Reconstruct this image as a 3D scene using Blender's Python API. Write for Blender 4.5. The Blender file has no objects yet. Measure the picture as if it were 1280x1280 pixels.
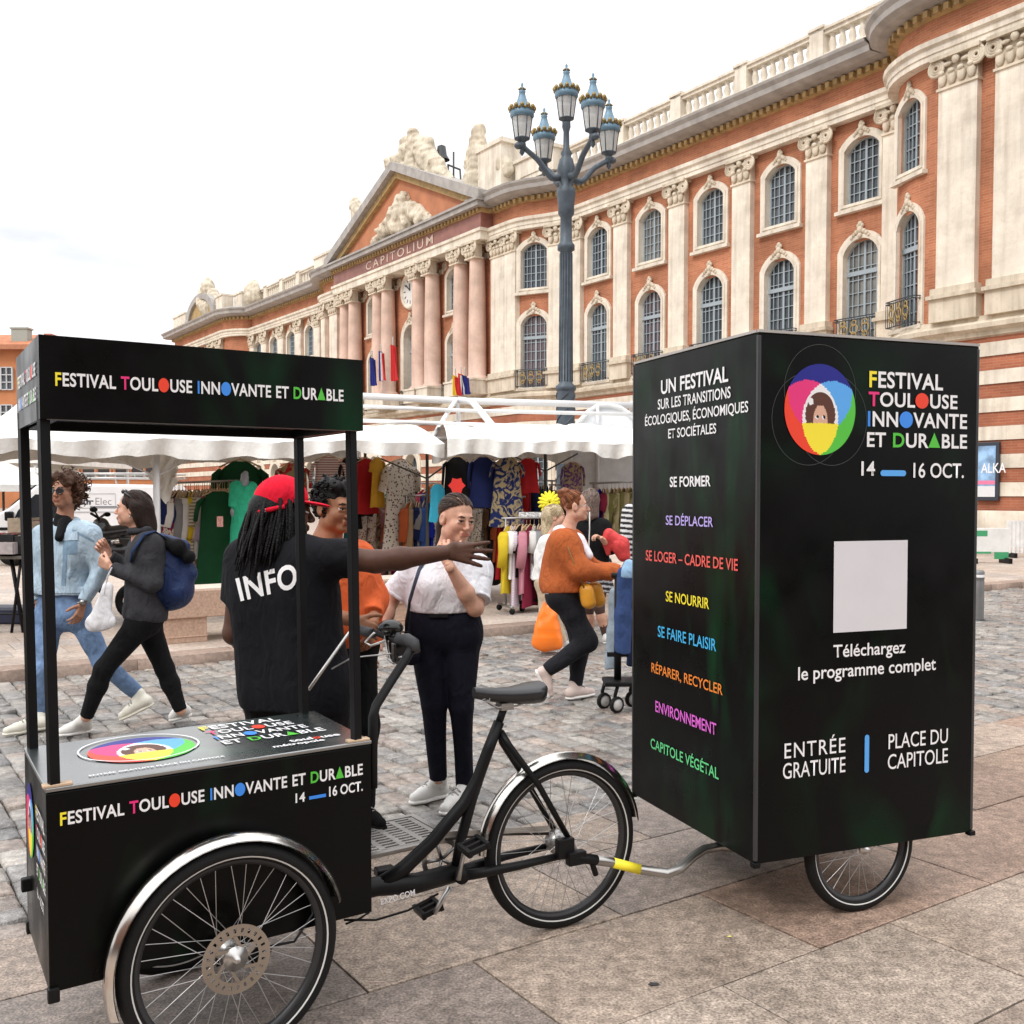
import bpy, bmesh, math, random
import numpy as np
from mathutils import Vector, Matrix
from mathutils.bvhtree import BVHTree
from math import sin, cos, pi, radians, atan2, sqrt, tan

random.seed(7); rng = np.random.default_rng(7)
SC = bpy.context.scene; COL = SC.collection

# ------------------------------------------------------------------ camera
F = 1280.0; TILT = radians(2.3); CZ = 1.65; PY = 617 + F * tan(TILT)
cam = bpy.data.cameras.new('camera'); camo = bpy.data.objects.new('camera', cam); COL.objects.link(camo)
cam.sensor_fit = 'HORIZONTAL'; cam.sensor_width = 36; cam.lens = 36.0
cam.shift_y = (PY - 640) / 1280.0
cam.clip_start = 0.05; cam.clip_end = 2500
camo.location = (0, 0, CZ); camo.rotation_euler = (radians(90) - TILT, 0, 0)
SC.camera = camo

# ------------------------------------------------------------------ light: bright overcast
SUN_EL, SUN_ROT = radians(44), radians(222)
w = bpy.data.worlds.new('World'); SC.world = w; w.use_nodes = True
nt = w.node_tree; nt.nodes.clear()
out = nt.nodes.new('ShaderNodeOutputWorld'); bg = nt.nodes.new('ShaderNodeBackground')
sky = nt.nodes.new('ShaderNodeTexSky'); sky.sky_type = 'NISHITA'; sky.sun_disc = False
sky.sun_elevation = SUN_EL; sky.sun_rotation = SUN_ROT; sky.air_density = 1.0; sky.dust_density = 2.0
tc = nt.nodes.new('ShaderNodeTexCoord'); mp = nt.nodes.new('ShaderNodeMapping'); mp.inputs['Scale'].default_value = (1.6, 1.6, 5.0); mp.inputs['Location'].default_value = (0, 0, .33)
nz = nt.nodes.new('ShaderNodeTexNoise'); nz.inputs['Scale'].default_value = 1.3; nz.inputs['Detail'].default_value = 6; nz.inputs['Roughness'].default_value = .55
cr = nt.nodes.new('ShaderNodeValToRGB'); cr.color_ramp.elements[0].position = .27; cr.color_ramp.elements[1].position = .42; cr.color_ramp.elements[0].color = (.55, .55, .55, 1)
mix = nt.nodes.new('ShaderNodeMix'); mix.data_type = 'RGBA'
mix.inputs['B'].default_value = (11.2, 11.2, 11.4, 1)
nt.links.new(tc.outputs['Generated'], mp.inputs['Vector']); nt.links.new(mp.outputs['Vector'], nz.inputs['Vector'])
nt.links.new(nz.outputs['Fac'], cr.inputs['Fac']); nt.links.new(cr.outputs['Color'], mix.inputs['Factor'])
nt.links.new(sky.outputs['Color'], mix.inputs['A'])
sx = nt.nodes.new('ShaderNodeSeparateXYZ'); nt.links.new(tc.outputs['Generated'], sx.inputs[0])
zr = nt.nodes.new('ShaderNodeMapRange'); zr.inputs['From Min'].default_value = .3; zr.inputs['From Max'].default_value = 1.0; zr.inputs['To Min'].default_value = 1.0; zr.inputs['To Max'].default_value = 2.1   # an overcast sky is brightest overhead
nt.links.new(sx.outputs['Z'], zr.inputs['Value'])
vs = nt.nodes.new('ShaderNodeVectorMath'); vs.operation = 'SCALE'; nt.links.new(mix.outputs['Result'], vs.inputs[0]); nt.links.new(zr.outputs[0], vs.inputs['Scale'])
nt.links.new(vs.outputs[0], bg.inputs['Color']); bg.inputs['Strength'].default_value = 0.1
nt.links.new(bg.outputs['Background'], out.inputs['Surface'])
sl = bpy.data.lights.new('sun', 'SUN'); sl.energy = 1.35; sl.angle = radians(14); sl.color = (1, .97, .92)
so = bpy.data.objects.new('sun', sl); COL.objects.link(so); so.location = (0, 0, 30)
so.rotation_euler = (radians(90) - SUN_EL, 0, radians(180) - SUN_ROT)
SC.view_settings.view_transform = 'Standard'; SC.view_settings.look = 'None'
SC.view_settings.exposure = 0.08; SC.view_settings.gamma = 1.0
SC.cycles.use_denoising = True; SC.cycles.max_bounces = 6; SC.cycles.transparent_max_bounces = 12
SC.cycles.caustics_reflective = False; SC.cycles.caustics_refractive = False

# ------------------------------------------------------------------ picture -> place helpers
def ray(px, py):
    a = (px - 640) / F; b = -(py - PY) / F
    d = Vector((a, cos(TILT) + b * sin(TILT), -sin(TILT) + b * cos(TILT))); return d / d.y
CAM = Vector((0, 0, CZ))
def U(px, py, Y): return CAM + ray(px, py) * Y
def G(px, py, z=0.0):
    d = ray(px, py); return CAM + d * ((z - CZ) / d.z)
def onplane(px, py, P0, n):
    d = ray(px, py); return CAM + d * ((Vector(P0) - CAM).dot(n) / d.dot(n))
TH = radians(34)
UU = Vector((cos(TH), sin(TH), 0)); VV = Vector((-sin(TH), cos(TH), 0)); ZZ = Vector((0, 0, 1))

# ------------------------------------------------------------------ object helpers
WM = {}
def tag(o, label=None, cat=None, group=None, kind=None):
    if label: o['label'] = label
    if cat: o['category'] = cat
    if group: o['group'] = group
    if kind: o['kind'] = kind
    return o
def thing(name, label, cat, loc=(0, 0, 0), rz=0.0, group=None, M=None):
    o = bpy.data.objects.new(name, None); COL.objects.link(o); o.empty_display_size = .2
    if M is None: M = Matrix.Translation(Vector(loc)) @ Matrix.Rotation(rz, 4, 'Z')
    o.matrix_basis = M; WM[o.name] = M.copy()
    return tag(o, label, cat, group)
def link(name, me, parent=None, world=False):
    o = bpy.data.objects.new(name, me); COL.objects.link(o)
    if parent is not None:
        o.parent = parent
        if world:
            o.matrix_parent_inverse = WM[parent.name].inverted(); WM[o.name] = Matrix.Identity(4)
        else:
            WM[o.name] = WM[parent.name].copy()
    else:
        WM[o.name] = Matrix.Identity(4)
    return o
def copy_tree(o, parent=None):
    c = o.copy(); COL.objects.link(c)
    if parent is not None: c.parent = parent
    for ch in list(o.children): copy_tree(ch, c)
    return c
def frame(o, x, y=None, z=None):
    """matrix with origin o, x axis x, z up (or given)"""
    x = Vector(x).normalized(); z = Vector(z if z is not None else (0, 0, 1))
    yv = z.cross(x).normalized() if y is None else Vector(y).normalized()
    z = x.cross(yv).normalized()
    m = Matrix((x, yv, z)).transposed().to_4x4(); m.translation = Vector(o); return m
def zframe(a, d):
    d = Vector(d).normalized(); r = Vector((0, 0, 1)) if abs(d.z) < .95 else Vector((1, 0, 0))
    x = r.cross(d).normalized(); y = d.cross(x)
    m = Matrix((x, y, d)).transposed().to_4x4(); m.translation = Vector(a); return m

class MB:
    def __init__(s): s.v = []; s.f = []; s.mi = []; s.sm = []; s.uv = []; s.X = None; s.cur = 0; s.col = None; s.ccol = []
    def _add(s, vs, fs, smooth=False, uv=None):
        o = len(s.v)
        if s.X is not None: vs = [s.X @ Vector(p) for p in vs]
        s.v += [tuple(p) for p in vs]
        for i, f in enumerate(fs):
            s.f.append(tuple(o + k for k in f)); s.mi.append(s.cur); s.sm.append(smooth)
            s.uv.append(uv[i] if uv else None); s.ccol.append(s.col)
        return s
    def box(s, c, d, R=None, taper=1.0):
        hx, hy, hz = d[0] / 2, d[1] / 2, d[2] / 2
        vs = [Vector((x * hx * (taper if z > 0 else 1), y * hy * (taper if z > 0 else 1), z * hz)) for z in (-1, 1) for x, y in ((-1, -1), (1, -1), (1, 1), (-1, 1))]
        if R is not None: vs = [R @ p for p in vs]
        vs = [p + Vector(c) for p in vs]
        return s._add(vs, [(3, 2, 1, 0), (4, 5, 6, 7), (0, 1, 5, 4), (1, 2, 6, 5), (2, 3, 7, 6), (3, 0, 4, 7)])
    def quad(s, a, b, c, d, uv=None): return s._add([a, b, c, d], [(0, 1, 2, 3)], uv=[uv] if uv else None)
    def tube(s, pts, r, n=8, closed=False, caps=True, smooth=True, flat=None):
        pts = [Vector(p) for p in pts]; m = len(pts)
        rs = r if isinstance(r, (list, tuple)) else [r] * m
        vs = []; prev = None
        for i in range(m):
            if closed: t = pts[(i + 1) % m] - pts[i - 1]
            else: t = pts[min(i + 1, m - 1)] - pts[max(i - 1, 0)]
            t.normalize()
            if prev is None:
                a = Vector((0, 0, 1)) if abs(t.z) < .9 else Vector((1, 0, 0)); x = a.cross(t).normalized()
            else: x = (prev - t * prev.dot(t)).normalized()
            y = t.cross(x); prev = x
            fx = flat or 1.0
            for k in range(n):
                an = 2 * pi * k / n; vs.append(pts[i] + (x * cos(an) + y * sin(an) * fx) * rs[i])
        fs = []
        for i in range(m if closed else m - 1):
            a = i * n; b = ((i + 1) % m) * n
            for k in range(n): fs.append((a + k, a + (k + 1) % n, b + (k + 1) % n, b + k))
        s._add(vs, fs, smooth)
        if caps and not closed:
            o = len(s.v) - len(vs)
            for f in (tuple(reversed(range(n))), tuple((m - 1) * n + k for k in range(n))):
                s.f.append(tuple(o + k for k in f)); s.mi.append(s.cur); s.sm.append(False); s.uv.append(None); s.ccol.append(s.col)
        return s
    def lathe(s, prof, n=16, M=None, smooth=True, a0=0, a1=2 * pi):
        full = abs(a1 - a0 - 2 * pi) < 1e-6; nn = n if full else n + 1
        vs = []
        for r, z in prof:
            for k in range(nn):
                an = a0 + (a1 - a0) * k / n; vs.append(Vector((r * cos(an), r * sin(an), z)))
        if M is not None: vs = [M @ p for p in vs]
        fs = []
        for i in range(len(prof) - 1):
            for k in range(n):
                k2 = (k + 1) % nn; fs.append((i * nn + k, i * nn + k2, (i + 1) * nn + k2, (i + 1) * nn + k))
        return s._add(vs, fs, smooth)
    def prism(s, outl, z0, z1, M=None):
        n = len(outl); vs = [Vector((p[0], p[1], z0)) for p in outl] + [Vector((p[0], p[1], z1)) for p in outl]
        if M is not None: vs = [M @ p for p in vs]
        fs = [tuple(reversed(range(n))), tuple(range(n, 2 * n))] + [(k, (k + 1) % n, n + (k + 1) % n, n + k) for k in range(n)]
        return s._add(vs, fs)
    def strip(s, A, B, closed=False, smooth=False):
        n = len(A); fs = [(k, (k + 1) % n, n + (k + 1) % n, n + k) for k in range(n if closed else n - 1)]
        return s._add(list(A) + list(B), fs, smooth)
    def grid(s, P, smooth=True, close_u=False):
        nu, nv = len(P), len(P[0]); vs = [p for r in P for p in r]
        fs = [(i * nv + j, ((i + 1) % nu) * nv + j, ((i + 1) % nu) * nv + j + 1, i * nv + j + 1) for i in range(nu if close_u else nu - 1) for j in range(nv - 1)]
        return s._add(vs, fs, smooth)
    def sphere(s, c, r, n=12, m=8, M=None, smooth=True):
        r = (r, r, r) if not isinstance(r, (tuple, list)) else r
        P = [[Vector(c) + (M or Matrix.Identity(3)) @ Vector((r[0] * sin(pi * j / m) * cos(2 * pi * i / n), r[1] * sin(pi * j / m) * sin(2 * pi * i / n), r[2] * cos(pi * j / m))) for j in range(m + 1)] for i in range(n)]
        return s.grid(P, smooth, True)
    def mesh(s, name, mats, bevel=0, segs=2):
        me = bpy.data.meshes.new(name); me.from_pydata([tuple(p) for p in s.v], [], s.f)
        for m in (mats if isinstance(mats, (list, tuple)) else [mats]): me.materials.append(m)
        me.polygons.foreach_set('material_index', s.mi); me.polygons.foreach_set('use_smooth', s.sm)
        if any(u is not None for u in s.uv):
            ul = me.uv_layers.new(name='UVMap'); li = 0
            for f, u in zip(s.f, s.uv):
                for k in range(len(f)):
                    if u is not None: ul.data[li].uv = u[k]
                    li += 1
        if any(c is not None for c in s.ccol):
            ca = me.color_attributes.new('Col', 'FLOAT_COLOR', 'CORNER'); dat = []
            for f, c in zip(s.f, s.ccol):
                c = c or (1, 1, 1)
                for _ in f: dat += [c[0], c[1], c[2], 1]
            ca.data.foreach_set('color', dat)
        if bevel:
            bm = bmesh.new(); bm.from_mesh(me); bmesh.ops.remove_doubles(bm, verts=bm.verts, dist=1e-5)
            ed = [e for e in bm.edges if len(e.link_faces) == 2 and e.calc_face_angle(0) > .6]
            bmesh.ops.bevel(bm, geom=ed, offset=bevel, segments=segs, profile=.5, affect='EDGES', clamp_overlap=True)
            bm.to_mesh(me); bm.free()
        me.update(); return me
    def build(s, name, mats, parent=None, world=False, bevel=0, segs=2):
        return link(name, s.mesh(name, mats, bevel, segs), parent, world)

def P(name, mb, mats, parent, world=False, bevel=0, label=None, segs=2):
    o = mb.build(name, mats, parent, world, bevel, segs)
    if label: o['label'] = label
    return o

# ------------------------------------------------------------------ materials
def S2L(c): return tuple(((x / 255) / 12.92 if x / 255 <= .04045 else ((x / 255 + .055) / 1.055) ** 2.4) for x in c)
def newmat(name):
    m = bpy.data.materials.new(name); m.use_nodes = True; n = m.node_tree
    return m, n, n.nodes['Principled BSDF']
def M_(name, col, rough=.6, metal=0., var=.12, scale=6., bump=0., bscale=60., spec=.5, coat=0., attr=False, objcol=False, uv=False, alpha=1., sss=0.):
    m, n, b = newmat(name); N = n.nodes; L = n.links
    tc = N.new('ShaderNodeTexCoord'); src = tc.outputs['UV' if uv else 'Object']
    nz = N.new('ShaderNodeTexNoise'); nz.inputs['Scale'].default_value = scale; nz.inputs['Detail'].default_value = 5; L.new(src, nz.inputs['Vector'])
    mr = N.new('ShaderNodeMapRange'); mr.inputs['To Min'].default_value = 1 - var; mr.inputs['To Max'].default_value = 1 + var
    mr.inputs['From Min'].default_value = .3; mr.inputs['From Max'].default_value = .7
    L.new(nz.outputs['Fac'], mr.inputs['Value'])
    vm = N.new('ShaderNodeVectorMath'); vm.operation = 'SCALE'; vm.inputs[0].default_value = col[:3]
    if attr:
        at = N.new('ShaderNodeAttribute'); at.attribute_name = 'Col'
        v2 = N.new('ShaderNodeVectorMath'); v2.operation = 'MULTIPLY'; v2.inputs[1].default_value = col[:3]; L.new(at.outputs['Color'], v2.inputs[0]); L.new(v2.outputs[0], vm.inputs[0])
    if objcol:
        oi = N.new('ShaderNodeObjectInfo'); L.new(oi.outputs['Color'], vm.inputs[0])
    L.new(mr.outputs[0], vm.inputs['Scale']); L.new(vm.outputs[0], b.inputs['Base Color'])
    b.inputs['Roughness'].default_value = rough; b.inputs['Metallic'].default_value = metal
    b.inputs['Specular IOR Level'].default_value = spec; b.inputs['Coat Weight'].default_value = coat; b.inputs['Alpha'].default_value = alpha
    if sss: b.inputs['Subsurface Weight'].default_value = sss; b.inputs['Subsurface Radius'].default_value = (.012, .005, .003); b.inputs['Subsurface Scale'].default_value = 1
    if bump:
        nb = N.new('ShaderNodeTexNoise'); nb.inputs['Scale'].default_value = bscale; nb.inputs['Detail'].default_value = 4; L.new(src, nb.inputs['Vector'])
        bp = N.new('ShaderNodeBump'); bp.inputs['Strength'].default_value = bump; bp.inputs['Distance'].default_value = .02; L.new(nb.outputs['Fac'], bp.inputs['Height']); L.new(bp.outputs[0], b.inputs['Normal'])
    return m
def plain(name, col, rough=.5, metal=0, **k): return M_(name, col, rough, metal, var=.03, **k)

MT = {}
MT['black_metal'] = M_('black_metal', (.005, .005, .0055), .42, var=.2, scale=12, spec=.18)
MT['satin_black'] = M_('satin_black', (.006, .006, .0065), .45, var=.2, spec=.22)
MT['rubber'] = M_('rubber', (.007, .007, .007), .7, bump=.15, bscale=120, spec=.25)
MT['white_line'] = plain('white_line', (.6, .6, .58), .5)
MT['chrome'] = M_('chrome', (.62, .59, .55), .18, 1.0, var=.08)
MT['alu'] = M_('alu', (.55, .54, .52), .35, 1.0, var=.15)
MT['rim'] = M_('rim', (.035, .035, .037), .4, .4)
MT['spoke'] = M_('spoke', (.55, .55, .55), .3, 1.0)
MT['steel'] = M_('steel', (.35, .34, .33), .35, .9)
MT['white'] = plain('white_print', (.86, .86, .87), .45)
MT['print_yellow'] = plain('print_yellow', (.95, .80, .04), .45)
MT['print_pink'] = plain('print_pink', (.80, .03, .20), .45)
MT['print_red'] = plain('print_red', (.86, .055, .02), .45)
MT['print_blue'] = plain('print_blue', (.045, .27, .86), .45)
MT['print_navy'] = plain('print_navy', (.006, .008, .24), .45)
MT['print_sky'] = plain('print_sky', (.10, .40, .88), .45)
MT['print_green'] = plain('print_green', (.09, .56, .05), .45)
MT['print_violet'] = plain('print_violet', (.50, .40, .85), .45)
MT['print_coral'] = plain('print_coral', (.85, .12, .10), .45)
MT['print_orange'] = plain('print_orange', (.92, .27, .04), .45)
MT['print_magenta'] = plain('print_magenta', (.83, .16, .75), .45)
MT['print_mint'] = plain('print_mint', (.14, .72, .28), .45)
MT['print_cyan'] = plain('print_cyan', (.06, .48, .85), .45)
MT['print_ring'] = plain('print_ring', (.05, .06, .055), .5)
MT['glass_dark'] = plain('glass_dark', (.02, .025, .03), .05, spec=.8)

def foliage_print(name, rough, spec=.16):
    """black print with dim green leaves running across it"""
    m, n, b = newmat(name); N = n.nodes; L = n.links
    tc = N.new('ShaderNodeTexCoord')
    mp = N.new('ShaderNodeMapping'); mp.inputs['Rotation'].default_value = (.5, .9, .6); mp.inputs['Scale'].default_value = (1.2, 5.5, 1.4)
    L.new(tc.outputs['Object'], mp.inputs['Vector'])
    n1 = N.new('ShaderNodeTexNoise'); n1.inputs['Scale'].default_value = 1.4; n1.inputs['Detail'].default_value = 2; n1.inputs['Distortion'].default_value = .6; L.new(mp.outputs[0], n1.inputs['Vector'])
    n2 = N.new('ShaderNodeTexNoise'); n2.inputs['Scale'].default_value = 1.7; L.new(tc.outputs['Object'], n2.inputs['Vector'])
    r1 = N.new('ShaderNodeMapRange'); r1.inputs['From Min'].default_value = .46; r1.inputs['From Max'].default_value = .80; L.new(n1.outputs['Fac'], r1.inputs['Value'])
    r2 = N.new('ShaderNodeMapRange'); r2.inputs['From Min'].default_value = .45; r2.inputs['From Max'].default_value = .7; L.new(n2.outputs['Fac'], r2.inputs['Value'])
    mu = N.new('ShaderNodeMath'); mu.operation = 'MULTIPLY'; L.new(r1.outputs[0], mu.inputs[0]); L.new(r2.outputs[0], mu.inputs[1])
    mx = N.new('ShaderNodeMix'); mx.data_type = 'RGBA'; mx.inputs['A'].default_value = (.0014, .0016, .0016, 1) if spec < .9 else (.006, .014, .013, 1); mx.inputs['B'].default_value = (.004, .048, .015, 1) if spec < .9 else (.02, .15, .08, 1)
    L.new(mu.outputs[0], mx.inputs['Factor']); L.new(mx.outputs['Result'], b.inputs['Base Color'])
    rr = N.new('ShaderNodeMapRange'); rr.inputs['From Min'].default_value = .3; rr.inputs['From Max'].default_value = .7; rr.inputs['To Min'].default_value = rough - .08; rr.inputs['To Max'].default_value = rough + .16   # handled, slightly smudged laminate
    n3 = N.new('ShaderNodeTexNoise'); n3.inputs['Scale'].default_value = 5; n3.inputs['Detail'].default_value = 6; L.new(tc.outputs['Object'], n3.inputs['Vector']); L.new(n3.outputs['Fac'], rr.inputs['Value']); L.new(rr.outputs[0], b.inputs['Roughness'])
    b.inputs['Specular IOR Level'].default_value = spec
    if spec > .9: b.inputs['Coat Weight'].default_value = 1; b.inputs['Coat Roughness'].default_value = .22; b.inputs['Coat IOR'].default_value = 3.2
    return m
MT['print_black'] = foliage_print('print_black', .30)
MT['print_gloss'] = foliage_print('print_gloss', .30, 1.0)

# ------------------------------------------------------------------ lettering
def text_mesh(body, bold=.0, mats=None, idx=None, space=1.0, depth=.0, word=1.0):
    cu = bpy.data.curves.new('lettering', 'FONT'); cu.body = body; cu.size = 1; cu.offset = bold; cu.space_character = space; cu.space_word = word
    cu.resolution_u = 4; cu.extrude = depth; cu.fill_mode = 'FRONT' if depth == 0 else 'BOTH'
    for m in (mats or []): cu.materials.append(m)
    if idx:
        for i, k in enumerate(idx): cu.body_format[i].material_index = k
    o = bpy.data.objects.new('lettering', cu); COL.objects.link(o)
    dg = bpy.context.evaluated_depsgraph_get(); me = bpy.data.meshes.new_from_object(o.evaluated_get(dg))
    bpy.data.objects.remove(o); bpy.data.curves.remove(cu)
    return me
def mesh_to_rect(me, x0, y0, wdt, hgt, shear=0):
    """scale text so its ink box fills the given rectangle"""
    co = np.empty(len(me.vertices) * 3); me.vertices.foreach_get('co', co); co = co.reshape(-1, 3)
    mn = co.min(0); mx = co.max(0); sx = wdt / max(1e-6, mx[0] - mn[0]); sy = hgt / max(1e-6, mx[1] - mn[1])
    co[:, 0] = (co[:, 0] - mn[0]) * sx + x0; co[:, 1] = (co[:, 1] - mn[1]) * sy + y0
    me.vertices.foreach_set('co', co.ravel()); me.update(); return me
def put_text(parent, body, M, x0, y0, wdt, hgt, mats, idx=None, bold=.02, space=1.0, world=True, label=None, word=1.0, lift=.003):
    """lettering lying on the plane M (x right, y up, z out of the surface)"""
    me = text_mesh(body, bold, mats if isinstance(mats, list) else [mats], idx, space, 0, word); mesh_to_rect(me, x0, y0, wdt, hgt)
    me.transform(M @ Matrix.Translation((0, 0, lift)))
    o = link('lettering', me, parent, world)
    if label: o['label'] = label
    return o
def disc(r, n=28, cx=0, cy=0, sx=1, sy=1): return [(cx + r * sx * cos(2 * pi * k / n), cy + r * sy * sin(2 * pi * k / n)) for k in range(n)]
def put_shape(parent, name, outl, M, mat, lift=.003, th=.0006, world=True):
    mb = MB(); mb.prism(outl, lift - th, lift, M); return P(name, mb, mat, parent, world)
# ================================================================== the setting: ground
def uvw(p): return (Vector(p).dot(UU), Vector(p).dot(VV))
def UVp(a, b, z=0.0): return UU * a + VV * b + ZZ * z
B0 = .5 * (uvw(G(0, 1183))[1] + uvw(G(1280, 890))[1])          # slabs | cobbles
B1 = .5 * (uvw(G(100, 838))[1] + uvw(G(1229, 740))[1])           # cobbles | kerb
PZ = .09                                                        # raised plaza beyond the kerb
def GP(px, py): return G(px, py, PZ)

def stone_mat(name, rough, speck, var, bump, wet=0., sc=1.0):
    m, n, b = newmat(name); N = n.nodes; L = n.links
    tc = N.new('ShaderNodeTexCoord'); at = N.new('ShaderNodeAttribute'); at.attribute_name = 'Col'
    n1 = N.new('ShaderNodeTexNoise'); n1.inputs['Scale'].default_value = 130 * sc; n1.inputs['Detail'].default_value = 2; n1.inputs['Roughness'].default_value = .5
    n2 = N.new('ShaderNodeTexNoise'); n2.inputs['Scale'].default_value = 2.3 * sc; n2.inputs['Detail'].default_value = 8; n2.inputs['Roughness'].default_value = .68
    n3 = N.new('ShaderNodeTexNoise'); n3.inputs['Scale'].default_value = 24 * sc; n3.inputs['Detail'].default_value = 6
    for k in (n1, n2, n3): L.new(tc.outputs['Object'], k.inputs['Vector'])
    r1 = N.new('ShaderNodeMapRange'); r1.inputs['From Min'].default_value = .3; r1.inputs['From Max'].default_value = .72; r1.inputs['To Min'].default_value = 1 - speck; r1.inputs['To Max'].default_value = 1 + speck; L.new(n1.outputs['Fac'], r1.inputs['Value'])
    r2 = N.new('ShaderNodeMapRange'); r2.inputs['From Min'].default_value = .3; r2.inputs['From Max'].default_value = .7; r2.inputs['To Min'].default_value = 1 - var; r2.inputs['To Max'].default_value = 1 + var; L.new(n2.outputs['Fac'], r2.inputs['Value'])
    r3 = N.new('ShaderNodeMapRange'); r3.inputs['From Min'].default_value = .35; r3.inputs['From Max'].default_value = .7; r3.inputs['To Min'].default_value = 1 - var; r3.inputs['To Max'].default_value = 1 + var; L.new(n3.outputs['Fac'], r3.inputs['Value'])
    m1 = N.new('ShaderNodeMath'); m1.operation = 'MULTIPLY'; L.new(r1.outputs[0], m1.inputs[0]); L.new(r2.outputs[0], m1.inputs[1])
    m2 = N.new('ShaderNodeMath'); m2.operation = 'MULTIPLY'; L.new(m1.outputs[0], m2.inputs[0]); L.new(r3.outputs[0], m2.inputs[1])
    vm = N.new('ShaderNodeVectorMath'); vm.operation = 'SCALE'; L.new(at.outputs['Color'], vm.inputs[0]); L.new(m2.outputs[0], vm.inputs['Scale'])
    L.new(vm.outputs[0], b.inputs['Base Color'])
    rr = N.new('ShaderNodeMapRange'); rr.inputs['From Min'].default_value = .35; rr.inputs['From Max'].default_value = .65; rr.inputs['To Min'].default_value = rough - wet; rr.inputs['To Max'].default_value = rough + .1; L.new(n2.outputs['Fac'], rr.inputs['Value']); L.new(rr.outputs[0], b.inputs['Roughness'])
    ad = N.new('ShaderNodeMath'); ad.operation = 'ADD'; L.new(n1.outputs['Fac'], ad.inputs[0]); L.new(n3.outputs['Fac'], ad.inputs[1])
    bp = N.new('ShaderNodeBump'); bp.inputs['Strength'].default_value = bump; bp.inputs['Distance'].default_value = .012; L.new(ad.outputs[0], bp.inputs['Height']); L.new(bp.outputs[0], b.inputs['Normal'])
    return m
MT['granite'] = stone_mat('granite', .50, .52, .30, .3, .16, .8)
MT['cobble'] = stone_mat('cobble', .36, .25, .3, .5, .17)
MT['plaza'] = stone_mat('plaza_stone', .55, .2, .2, .3, .1)
MT['joint'] = M_('joint', (.035, .030, .026), .9, bump=.4)

mb = MB(); mb.box((0, 0, -.28), (1800, 1800, .5)); g = mb.build('ground', MT['joint']); tag(g, kind='structure')

def stone(mb, a0, a1, b0, b1, z, bev, drop, tilt=(0, 0), jit=0.):
    """one paving stone in (u,v): flat top with a worn bevel"""
    def q(a, b, zz):
        j = (random.uniform(-jit, jit), random.uniform(-jit, jit)) if jit else (0, 0)
        return UVp(a + j[0], b + j[1], zz + tilt[0] * (a - a0) + tilt[1] * (b - b0))
    T = [q(a0 + bev, b0 + bev, z), q(a1 - bev, b0 + bev, z), q(a1 - bev, b1 - bev, z), q(a0 + bev, b1 - bev, z)]
    E = [q(a0, b0, z - bev * .55), q(a1, b0, z - bev * .55), q(a1, b1, z - bev * .55), q(a0, b1, z - bev * .55)]
    D = [Vector((p.x, p.y, z - drop)) for p in E]
    mb._add(T + E + D, [(0, 1, 2, 3)] + [(4 + k, 4 + (k + 1) % 4, (k + 1) % 4, k) for k in range(4)] + [(8 + k, 8 + (k + 1) % 4, 4 + (k + 1) % 4, 4 + k) for k in range(4)], smooth=bev > .006)
# --- granite slabs of the pavement in the foreground
mb = MB(); b = B0
greys = [(.335, .285, .245), (.27, .24, .22), (.38, .325, .275), (.34, .255, .205), (.37, .285, .225), (.36, .235, .175), (.30, .265, .24), (.40, .34, .29), (.42, .37, .32)]
row = 0
while b > -3:
    wd = random.choice((.62, .62, .5, .62, .42)); a = -5 + random.uniform(0, .9)
    while a < 14:
        ln = random.choice((.62, .9, 1.1, 1.3)); mb.col = random.choice(greys); k = random.uniform(.86, 1.08); mb.col = (mb.col[0] * k * .90, mb.col[1] * k * .83, mb.col[2] * k * .78)
        stone(mb, a + .004, a + ln - .004, b - wd + .004, b - .004, random.uniform(-.002, .002), .0035, .03); a += ln
    b -= wd; row += 1
o = mb.build('pavement', MT['granite']); tag(o, kind='structure')
# --- cobbled road
mb = MB(); cob = [(.30, .28, .255), (.25, .24, .23), (.34, .315, .285), (.32, .265, .225), (.28, .235, .205), (.22, .215, .21), (.36, .335, .30), (.31, .285, .26), (.27, .255, .24)]
a = -6.0
while a < 22:
    wd = random.uniform(.125, .165); b = B0 + random.uniform(0, .02)
    while b < B1 - .05:
        ln = random.uniform(.13, .24); e = min(b + ln, B1 - .02)
        if e - b < .06: break
        c = UVp(a, b)
        if c.y > 1 and abs(c.x) < c.y * .62 + .3:
            k_ = random.uniform(.78, 1.10); mb.col = tuple(x * k_ for x in random.choice(cob))
            stone(mb, a + .004, a + wd - .004, b + .004, e - .004, random.uniform(-.012, .002), .016, .05, (random.uniform(-.06, .06), random.uniform(-.05, .05)), .005)
        b = e
    a += wd
o = mb.build('road', MT['cobble']); tag(o, kind='structure')
# --- raised plaza of pink and grey slabs with its kerb
mb = MB(); b = B1; pk = [(.48, .385, .315), (.44, .36, .30), (.50, .42, .355), (.42, .36, .315), (.47, .37, .30)]
mb.col = (.26, .19, .155)
for k in range(40):
    k_ = random.uniform(.85, 1.1); mb.col = tuple(c * k_ for c in (.33, .24, .19)); stone(mb, -8 + k * .95, -8 + (k + 1) * .95 - .004, B1, B1 + .28, PZ, .012, .14)
b = B1 + .284; wd = .5
while b < B1 + 16:
    a = -14 + random.uniform(0, .9)
    while a < 34:
        ln = random.choice((.5, .75, 1.0)); c = UVp(a, b)
        if c.y > 3 and abs(c.x) < c.y * .62 + 1:
            k_ = random.uniform(.88, 1.06); mb.col = tuple(x * k_ for x in random.choice(pk)); stone(mb, a + .003, a + ln - .003, b + .003, b + wd - .003, PZ + random.uniform(-.003, .001), .005, .05)
        a += ln
    b += wd
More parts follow.
